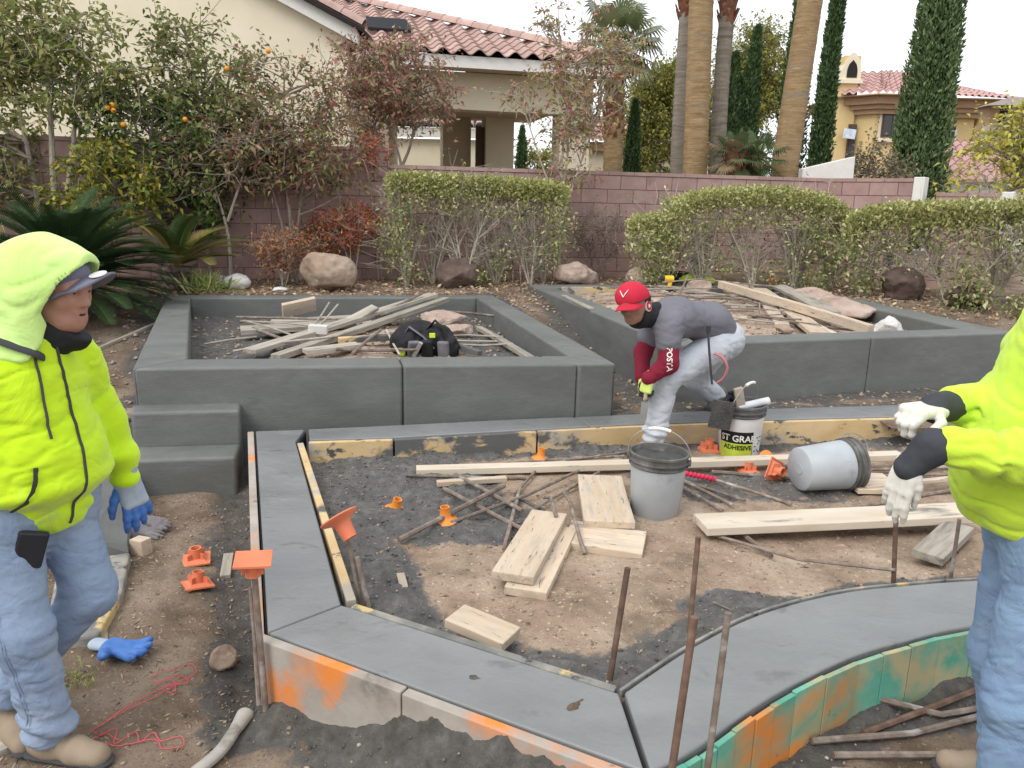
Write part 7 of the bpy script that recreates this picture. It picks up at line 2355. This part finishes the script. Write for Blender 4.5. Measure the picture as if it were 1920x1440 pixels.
for f0, dv in ((0.0, n1 * .35 - s1 * .94), (.0, n1 * .98 + s1 * .15)):
    leg_ = [(hipN + (knN - hipN) * q if q <= 1 else knN + (anN - knN) * (q - 1), dv) for q in np.linspace(.06, 1.82, 34)]
    sm1 = trace(btj1, leg_, .0004)
    if len(sm1) > 5 and f0 == 0.0 and dv[1] < -.5:
        obj('side_seam', MB().tube(sm1, .0026, 5), M['denim1'], J1, smooth=True)
        obj('side_seam', MB().tube([p + Vector((.010, -.001, 0)) for p in sm1], .0014, 4), M['denim1'], J1, smooth=True)
shoe('boot', anN, (anN[0] + .2, anN[1] - .035, gz(anN[0], anN[1]) + .004), M['boot'], P1)
shoe('boot', anF, (anF[0] + .14, anF[1] - .12, gz(anF[0], anF[1]) + .004), M['boot'], P1)
# gloved far hand, fingers hanging down
wv = np.array([.035, -.005, -.165])
pa, fi = hand_prims(wrF + np.array([.004, 0, -.012]), (.26, -.02, -.95), (.75, -.62, .1), (-.8, -.5, 0), .205, (.16, .22, .18), .16, .22, 1.18, .62)
cuff = [(wrF + Z * .03, wrF - Z * .03 + n1 * .0, .046, .040)]
gv = lambda x, y, z: .0022 * fbm(x * 45, y * 45, 3, 4, z * 45)
G1 = obj('glove', prims_mesh('glove', pa + cuff, .0045, .016, M['blue_knit'], gv), None, P1)
obj('coated_fingers', prims_mesh('fingers', fi, .0042, .010, M['blue_glove'], gv), None, G1)
# bare near hand and the black phone pouch on the hip
pa, fi = hand_prims(wrN + Z * .01, (.10, .03, -1), (-s1[0], -s1[1], 0), (1, -.4, 0), .185, (.35, .5, .4), .10, .3, 1.0, .4)
obj('hand', prims_mesh('hand', pa + fi, .0045, .012, M['skin']), None, P1)
hp = trace(bvh(J1.data), [(C1 + Z * .735, n1 * .75 - s1 * .66)], .006)[0]
obj('phone_pouch', MB().box(hp, (.085, .024, .12), rot=(.10, .30, math.atan2(s1[1], s1[0]) - .45)), M['black_plastic'], P1, bevel=.008)

# ------------------------------------------------------------------ right worker: lime hoodie, pulling on leather gloves, cut by the frame
P3 = thing('person', 'worker in lime hoodie and blue jeans pulling on gloves, at right', 'person', (1.42, 1.97, 0))
n3 = unit(np.array([[-.92, .30, 0]]))[0]; s3 = np.array([n3[1], -n3[0], 0]); s3 = s3 if s3[1] < 0 else -s3    # s3 points to the near (left) side
C3 = np.array([1.478, 1.985, 0.])
shN, shF = C3 + s3 * .19 + Z * 1.47 + n3 * .02, C3 - s3 * .19 + Z * 1.45 + n3 * .02
elN, wrN = C3 + s3 * .27 + Z * 1.225 - n3 * .02, np.array([1.115, 1.865, 1.225])
elF, wrF = C3 - s3 * .25 + Z * 1.245 + n3 * .08, np.array([1.215, 2.06, 1.285])
hipN, knN, anN = C3 + s3 * .10 + Z * .93, C3 + s3 * .13 + Z * .50 + n3 * .03, C3 + s3 * .12 + Z * .10 - n3 * .0
hipF, knF, anF = C3 - s3 * .10 + Z * .93, C3 - s3 * .13 + Z * .50 + n3 * .0, C3 - s3 * .14 + Z * .10 - n3 * .08
headC = C3 + Z * 1.72 - n3 * .02
s = Sdf((1.0, 1.55, -.0), (1.95, 2.42, 1.90), .0075)
head_prims(s, headC, n3 - Z * .35, Z, .98)
s.cone(C3 + Z * 1.5, headC - Z * .06, .060, .056, .04)
s.cone(C3 + Z * .98, C3 + Z * 1.42, .12, .13, .06, (n3, .75))
for a, b, c in ((shN, elN, wrN), (shF, elF, wrF)):
    s.cone(a, b, .052, .040, .05); s.cone(b, c, .038, .030, .03)
for a, b, c in ((hipN, knN, anN), (hipF, knF, anF)):
    s.cone(a, b, .085, .055, .06); s.cone(b, c, .052, .036, .03); s.cone(c, c - Z * .05, .036, .03, .03)
obj('body', s.mesh('body', M['skin2']), None, P3)
s = Sdf((.95, 1.50, .80), (2.05, 2.50, 1.68), .0065)
s.cone(C3 + Z * .98 + n3 * .02, C3 + Z * 1.12 + n3 * .075, .168, .178, .08, (n3, .95))
s.cone(C3 + Z * 1.12 + n3 * .07, C3 + Z * 1.38 + n3 * .02, .178, .168, .08, (n3, .85))
s.cone(shN - Z * .03, shF - Z * .03, .088, .088, .08)
s.cone(C3 + Z * 1.46, C3 + Z * 1.54 + n3 * .04, .12, .095, .06)
s.cone(shN, elN, .080, .074, .05); s.cone(elN, wrN, .072, .052, .05)
s.cone(shF, elF, .078, .070, .05); s.cone(elF, wrF, .062, .046, .05)
s.disp(fold(4, 9, .011, 25)); s.disp(fold(9, 19, .007, 29)); s.disp(fold(20, 34, .002, 30))
s.disp(lambda x, y, z: .010 * np.sin(x * 95) * np.exp(-((x - 1.21) / .06) ** 2) * (y < 2.0))
s.cut(lambda X, Y, Z_: (.935 - .16 * (X - 1.50)) - Z_ + 0 * Y, .012)
hd3 = s.mesh('hoodie', M['hivis3'])
H3 = obj('hoodie', hd3, None, P3)
s = Sdf(headC - .32, headC + .30, .0075)
s.ell(headC - n3 * .03 + Z * .02, (.150, .145, .155), None, .03)
s.cone(headC - n3 * .07 - Z * .07, C3 + Z * 1.50, .125, .135, .07)
s.disp(fold(6, 9, .008, 33))
s.ell(headC + n3 * .02, (.125, .118, .135), None, .01, 's')
s.cone(headC + n3 * .05, headC + n3 * .30, .088, .12, .01, None, 's')
obj('hood', s.mesh('hood', M['hivis_pale']), None, P3)
bt3 = bvh(hd3)
pk = [(np.array([1.42, 1.9, z]), np.array([-.35, -1, 0])) for z in np.linspace(1.06, 1.12, 5)]
obj('pocket_slit', MB().tube(trace(bt3, pk, .001), .009, 6, True, .35), flat('olive_pocket', (.20, .26, .02), .9), H3, smooth=True)
s = Sdf((1.0, 1.50, .03), (2.0, 2.42, 1.12), .006)
s.cone(C3 + Z * .98 - s3 * .05, C3 + Z * .98 + s3 * .05, .145, .145, .06, (n3, .9))
s.cone(hipN + Z * .02, hipF + Z * .02, .108, .108, .05)
s.cone(hipN - Z * .03, knN, .106, .082, .04); s.cone(knN, anN, .082, .078, .04)
s.cone(hipF - Z * .03, knF, .106, .082, .04); s.cone(knF, anF, .082, .078, .04)
s.disp(fold(4, 10, .0055, 35)); s.disp(fold(8, 22, .0055, 39)); s.disp(fold(17, 46, .0028, 40))
s.cut(lambda X, Y, Z_: (.07) - Z_ + 0 * X + 0 * Y, .006)
jm = s.mesh('jeans', M['denim3'])
J3 = obj('jeans', jm, None, P3)
btj = bvh(jm)
sm_ = [(np.array([C3[0] + .0 + (.93 - z) * .02, C3[1] - .13, z]), np.array([-.15, -1, 0])) for z in np.linspace(.93, .12, 30)]
obj('side_seam', MB().tube(trace(btj, sm_, .0005), .0028, 5), M['denim3'], J3, smooth=True)
shoe('boot', anN, (anN[0] + n3[0] * .2, anN[1] + n3[1] * .2, gz(anN[0], anN[1]) + .004), M['boot'], P3)
shoe('boot', anF, (anF[0] + n3[0] * .2, anF[1] + n3[1] * .2, gz(anF[0], anF[1]) + .004), M['boot'], P3)
gv = lambda x, y, z: .0025 * fbm(x * 45, y * 45, 3, 4, z * 45)
# near hand: dark gauntlet bending down into pale fingers
w0 = np.array([1.055, 1.885, 1.205])
G3 = obj('glove', prims_mesh('gauntlet', [(wrN + np.array([.02, 0, 0]), np.array([1.075, 1.875, 1.222]), .042, .043), (np.array([1.075, 1.875, 1.222]), np.array([1.030, 1.89, 1.160]), .043, .037)], .0045, .02, M['glove_dark'], gv), None, P3)
pa, fi = hand_prims(np.array([1.030, 1.888, 1.180]), (-.22, .03, -1), (-.8, -.55, .2), (.8, -.5, 0), .172, (.10, .22, .20), .03, .2, 1.06, .28)
obj('leather_fingers', prims_mesh('fingers', pa + fi, .0036, .005, M['leather_white'], gv), None, G3)
# far hand: fist gripping the near cuff
G4 = obj('glove', prims_mesh('gauntlet', [(wrF + np.array([.04, .02, 0]), np.array([1.145, 2.015, 1.287]), .045, .042)], .0045, .02, M['glove_dark'], gv), None, P3)
pa, fi = hand_prims(np.array([1.150, 2.01, 1.285]), (-1, -.42, .02), (-.25, -.2, .95), (-.3, -1, 0), .185, (.75, 1.15, .9), .05, .5, 1.08, .8)
obj('leather_fist', prims_mesh('fist', pa + fi, .0036, .006, M['leather_white'], gv), None, G4)

# ------------------------------------------------------------------ middle worker: bent over, red cap
P2 = thing('person', 'bent worker in red cap, grey tee and pale jeans between the beds', 'person', (1.2, 5.2, .2))
pel = np.array([1.455, 5.35, .90]); lb_ = np.array([1.34, 5.29, 1.02]); ub = np.array([1.06, 5.12, 1.08]); nk = np.array([.93, 5.03, 1.11])
headC = np.array([.765, 4.92, 1.185])
fc = unit(np.array([[-.55, -.80, -.25]]))[0]
shN, elN, wrN, hnN = np.array([1.01, 4.965, 1.045]), np.array([1.012, 4.895, .81]), np.array([.885, 4.86, .725]), np.array([.865, 4.85, .63])
shF, elF, wrF = np.array([.985, 5.27, 1.03]), np.array([.90, 5.23, .82]), np.array([.87, 5.05, .68])
hipN, knN, anN = np.array([1.40, 5.235, .875]), np.array([1.02, 5.0, .685]), np.array([.965, 4.975, .30])
hipF, knF, anF = np.array([1.48, 5.45, .86]), np.array([1.37, 5.62, .56]), np.array([1.60, 5.80, .355])
s = Sdf((.55, 4.6, .15), (1.75, 5.98, 1.36), .0085)
upv = unit(np.array([[-.30, -.10, .95]]))[0]
Ph2 = head_prims(s, headC, fc, upv, .98)
s.cone(nk, headC - upv * .05 - fc * .01, .062, .056, .04)
s.cone(ub, lb_, .12, .12, .06); s.cone(lb_, pel, .12, .12, .06)
for a, b, c in ((shN, elN, wrN), (shF, elF, wrF)):
    s.cone(a, b, .052, .042, .05); s.cone(b, c, .040, .030, .03)
for a, b, c in ((hipN, knN, anN), (hipF, knF, anF)):
    s.cone(a, b, .085, .058, .06); s.cone(b, c, .055, .038, .03)
obj('body', s.mesh('body', M['skin2']), None, P2)
r2 = np.cross(fc, upv)
for g_ in (-1, 1):
    e_ = Ph2(.0865, g_ * .031, .012)
    eb = MB().lathe([(.0005, -.0075), (.006, -.004), (.0078, 0), (.006, .004), (.0005, .0075)], 8, e_)
    eye = obj('eye', eb, M['dark'], P2, smooth=True)
gt = MB(); V_ = []; 
s = Sdf(headC - .2, headC + .2, .006)          # short beard
s.cone(Ph2(.040, 0, -.075), Ph2(.062, 0, -.098), .050, .026, .02)
for g_ in (-1, 1):
    s.cone(Ph2(.0, g_ * .058, -.045), Ph2(.05, g_ * .03, -.092), .022, .020, .02)
s.cut(lambda X, Y, Z_: ((X - headC[0]) * upv[0] + (Y - headC[1]) * upv[1] + (Z_ - headC[2]) * upv[2]) + .066, .006, 's', None, None) if False else None
obj('beard', s.mesh('beard', M['dark']), None, P2)
# tee
s = Sdf((.75, 4.75, .70), (1.70, 5.65, 1.32), .0085)
s.cone(ub + [.02, 0, .0], lb_, .158, .152, .08, ((-.1, -.05, 1), .80))
s.cone(lb_, pel + [-.04, -.02, .04], .150, .150, .06, ((-.3, -.2, .9), .84))
s.cone(shN + [0, .02, 0], shF, .090, .090, .07)
s.cone(nk + [.02, 0, 0], ub, .085, .14, .06)
s.cone(shN, shN + (elN - shN) * .42, .086, .084, .05)
s.cone(shF, shF + (elF - shF) * .5, .086, .084, .05)
s.disp(fold(6, 8, .004, 45)); s.disp(fold(12, 30, .004, 49))
s.cut(lambda X, Y, Z_: .28 * 0 + (X - 1.50) * .9 + (Y - 5.38) * .25 - (Z_ - .90) * .35, .01)
te = s.mesh('tee_shirt', M['tee'])
T2 = obj('tee_shirt', te, None, P2)
# maroon long sleeves
SL = prims_mesh('sleeve', [(shN + (elN - shN) * .35, elN, .068, .064), (elN, wrN + (hnN - wrN) * .05, .062, .046)], .006, .03, M['maroon'], fold(10, 26, .006, 55))
S2 = obj('sleeve', SL, None, P2)
obj('sleeve', prims_mesh('sleeve', [(shF + (elF - shF) * .5, elF, .064, .060), (elF, wrF, .058, .045)], .008, .03, M['maroon'], fold(10, 26, .006, 56)), None, P2)
# gloves: lime knit with dark coating
M['lime_knit'] = flat('lime_knit', (.52, .62, .16), .9, .1, .12, .4, 200)
pa, fi = hand_prims(wrN, hnN - wrN, (-.6, -.8, 0), (-.5, .6, 0), .185, (.6, .9, .6), .1, .4, 1.15, .5)
G5 = obj('glove', prims_mesh('glove', pa + [(wrN + (elN - wrN) * .15, wrN, .042, .038)], .005, .014, M['lime_knit'], gv), None, P2)
obj('coated_fingers', prims_mesh('fingers', fi, .0048, .010, M['glove_dark'], gv), None, G5)
pa, fi = hand_prims(wrF, (-.1, -.45, -.8), (-.9, .2, 0), (0, -1, 0), .185, (.6, .9, .6), .1, .4, 1.15, .5)
obj('glove', prims_mesh('glove', pa + fi, .006, .012, M['lime_knit'], gv), None, P2)
# jeans
s = Sdf((.70, 4.70, .18), (1.85, 6.05, 1.12), .0085)
s.cone(pel + [.035, .0, .0], (hipN + hipF) / 2, .140, .132, .06)
s.cone(hipN, hipF, .110, .106, .06)
s.cone(hipN, knN, .116, .092, .05); s.cone(knN, anN, .090, .078, .04)
s.cone(hipF, knF, .110, .088, .05); s.cone(knF, anF, .086, .074, .04)
s.disp(fold(8, 13, .009, 65)); s.disp(fold(14, 26, .005, 69))
s.disp(lambda x, y, z: .012 * np.sin(z * 90 + x * 20) * np.exp(-((z - .34) / .06) ** 2) * (x < 1.2))
s.cut(lambda X, Y, Z_: np.where(X < 1.25, .255 - Z_, (X - 1.60) * .7 + (Y - 5.80) * .4 - (Z_ - .355) * .55) + 0 * Y, .006)
s.cut(lambda X, Y, Z_: -((X - 1.50) * .9 + (Y - 5.38) * .25 - (Z_ - .90) * .35) - .10 + np.where(Z_ < .90, -1, 0), .01) if False else None
jm2 = s.mesh('jeans', M['denim2'])
J2 = obj('jeans', jm2, None, P2)
shoe('shoe', (anN[0], anN[1], .2), (anN[0] - .2, anN[1] - .12, .178), flat('dusty_shoe', (.36, .34, .33), .9), P2, up=.08)
shoe('shoe', (anF[0] + .02, anF[1] + .02, .3), (anF[0] - .1, anF[1] - .16, .295), flat('dusty_shoe_dark', (.14, .13, .12), .9), P2, up=.06)
# cap with brim pointing where he looks
s = Sdf(headC - .22, headC + .24, .006)
cc = headC + upv * .050 - fc * .014
s.ell(cc, (.112, .112, .098), None, .01)
hh_ = cc - upv * .022
s.cut(lambda X, Y, Z_: -((X - hh_[0]) * upv[0] + (Y - hh_[1]) * upv[1] + (Z_ - hh_[2]) * upv[2]), .006)
CP2 = obj('cap', s.mesh('cap', M['cap_red']), None, P2)
V_ = []; F_ = []
for layer in (0, -.006):
    for i in range(nu + 1):
        a = math.radians(-72 + 144 * i / nu)
        for j in range(nv + 1):
            f = j / nv
            q0 = np.array([.104 * math.cos(a), .104 * math.sin(a)]); q1 = np.array([.104 * math.cos(a) + .085 * math.cos(a) ** .55, .090 * math.sin(a)])
            q = q0 + (q1 - q0) * f
            V_.append(cc + fc * q[0] + r2 * q[1] + upv * (-.008 - .014 * f - (q[1] ** 2) * 4.2 + layer))
F_ = []
for i in range(nu):
    for j in range(nv):
        p = i * (nv + 1) + j
        F_.append((p, p + 1, p + nv + 2, p + nv + 1)); F_.append((m_ + p + nv + 1, m_ + p + nv + 2, m_ + p + 1, m_ + p))
for i in range(nu):
    p = i * (nv + 1) + nv; F_.append((p, m_ + p, m_ + p + nv + 1, p + nv + 1))
obj('brim', MB().add(V_, F_), M['cap_red'], CP2, smooth=True)
# pale tick-like emblem on the cap front
btc = bvh(CP2.data)
em = []
for a, b in ((-.030, .030), (-.012, .008), (0, -.010), (.012, .008), (.030, .030)):
    em.append((cc + r2 * a * 1.0 + upv * (.030 + b), fc + upv * .15))
pts_ = trace(btc, em, .002)
if len(pts_) > 2:
    obj('emblem', MB().tube(pts_, [.003, .0055, .007, .0055, .003][:len(pts_)], 6, True, .5), M['white_trim'], CP2, smooth=True)
# bandana with red roundel over the ear
s = Sdf(headC - .22, headC + .22, .006)
s.cone(Ph2(-.055, 0, .01), Ph2(-.03, 0, -.075), .094, .080, .03)
s.cone(Ph2(-.03, 0, -.09), nk + [.01, 0, 0], .078, .085, .03)
s.cut(lambda X, Y, Z_: ((X - headC[0]) * fc[0] + (Y - headC[1]) * fc[1] + (Z_ - headC[2]) * fc[2]) - .012, .006)
s.disp(fold(16, 16, .004, 77))
B_ = obj('bandana', s.mesh('bandana', M['black_cloth']), None, P2)
side_ = r2 if r2[0] > 0 else -r2
btb = bvh(B_.data)
for rr_, mt_, of in ((.036, M['white_trim'], .001), (.031, M['cap_red'], .003), (.012, M['white_trim'], .005)):
    c0 = Ph2(-.035, 0, -.028)
    h_ = trace(btb, [(c0, side_)], of)
    if h_:
        q_ = Vector(side_).to_track_quat('Z', 'Y').to_matrix()
        obj('roundel', MB().lathe([(rr_, -.01), (rr_, .002)], 18, h_[0], q_), mt_, B_)
# sleeve print
def text_on_mesh(txt, size, origin, dx, dy, out, tree, mat, parent, lift=.002):
    cu = bpy.data.curves.new('txt', 'FONT'); cu.body = txt; cu.size = size; cu.offset = .0012; cu.resolution_u = 3
    ob = bpy.data.objects.new('txt', cu); COL.objects.link(ob)
    dg = bpy.context.evaluated_depsgraph_get()
    me_ = bpy.data.meshes.new_from_object(ob.evaluated_get(dg)); bpy.data.objects.remove(ob)
    ok = True
    for v in me_.vertices:
        p = Vector(origin) + Vector(dx) * v.co.x + Vector(dy) * v.co.y
        h = tree.ray_cast(p + Vector(out) * .3, -Vector(out))
        v.co = (h[0] + Vector(out) * lift) if h[0] is not None else p
    me_.materials.append(mat)
    o = bpy.data.objects.new('lettering', me_); COL.objects.link(o); o.parent = parent
    return o


ax_ = unit((elN - shN)[None])[0]
out_ = np.array([-.10, -1, .10]); out_ = unit((out_ - ax_ * (out_ @ ax_))[None])[0]
dy_ = np.cross(out_, ax_)
ro = shN + (elN - shN) * .60 - dy_ * .016
text_on_mesh('POSTA', .050, ro, ax_, dy_, out_, bvh(SL), M['white_trim'], S2)
# hammer loop tool and pink rag hanging at the hip
btn = bvh(jm2)
t = thing('pry_bar', 'dark steel bar hanging from the belt of the bent worker', 'tool', (1.30, 5.05, .8))
obj('bar', MB().tube([(1.285, 5.02, 1.005), (1.291, 4.985, .90), (1.330, 4.985, .66)], .008, 7), M['glove_dark'], t, smooth=True)
obj('head', MB().tube([(1.283, 5.02, 1.0), (1.285, 5.02, 1.045)], [.014, .017], 7), M['glove_dark'], t, smooth=True)
t = thing('pink_rag', 'pink strap dangling from the back pocket of the bent worker', 'strap', (1.40, 5.06, .8))
obj('strap', MB().tube(catmull3([(1.345, 5.03, .86), (1.39, 5.00, .84), (1.425, 5.0, .77), (1.405, 5.0, .70), (1.365, 5.0, .665)], 5), .020, 8, True, .45), flat('dusty_pink', (.45, .17, .19), .8), t, smooth=True)
t = thing('margin_trowel', 'small trowel held low by the bent worker', 'trowel', (.86, 4.85, .5))
obj('handle', MB().tube([(.872, 4.85, .66), (.868, 4.85, .57)], .013, 8), M['lumber'], t, smooth=True)
obj('blade', MB().box((.865, 4.85, .50), (.05, .004, .13), rot=(0, .05, .3)), M['steel'], t)
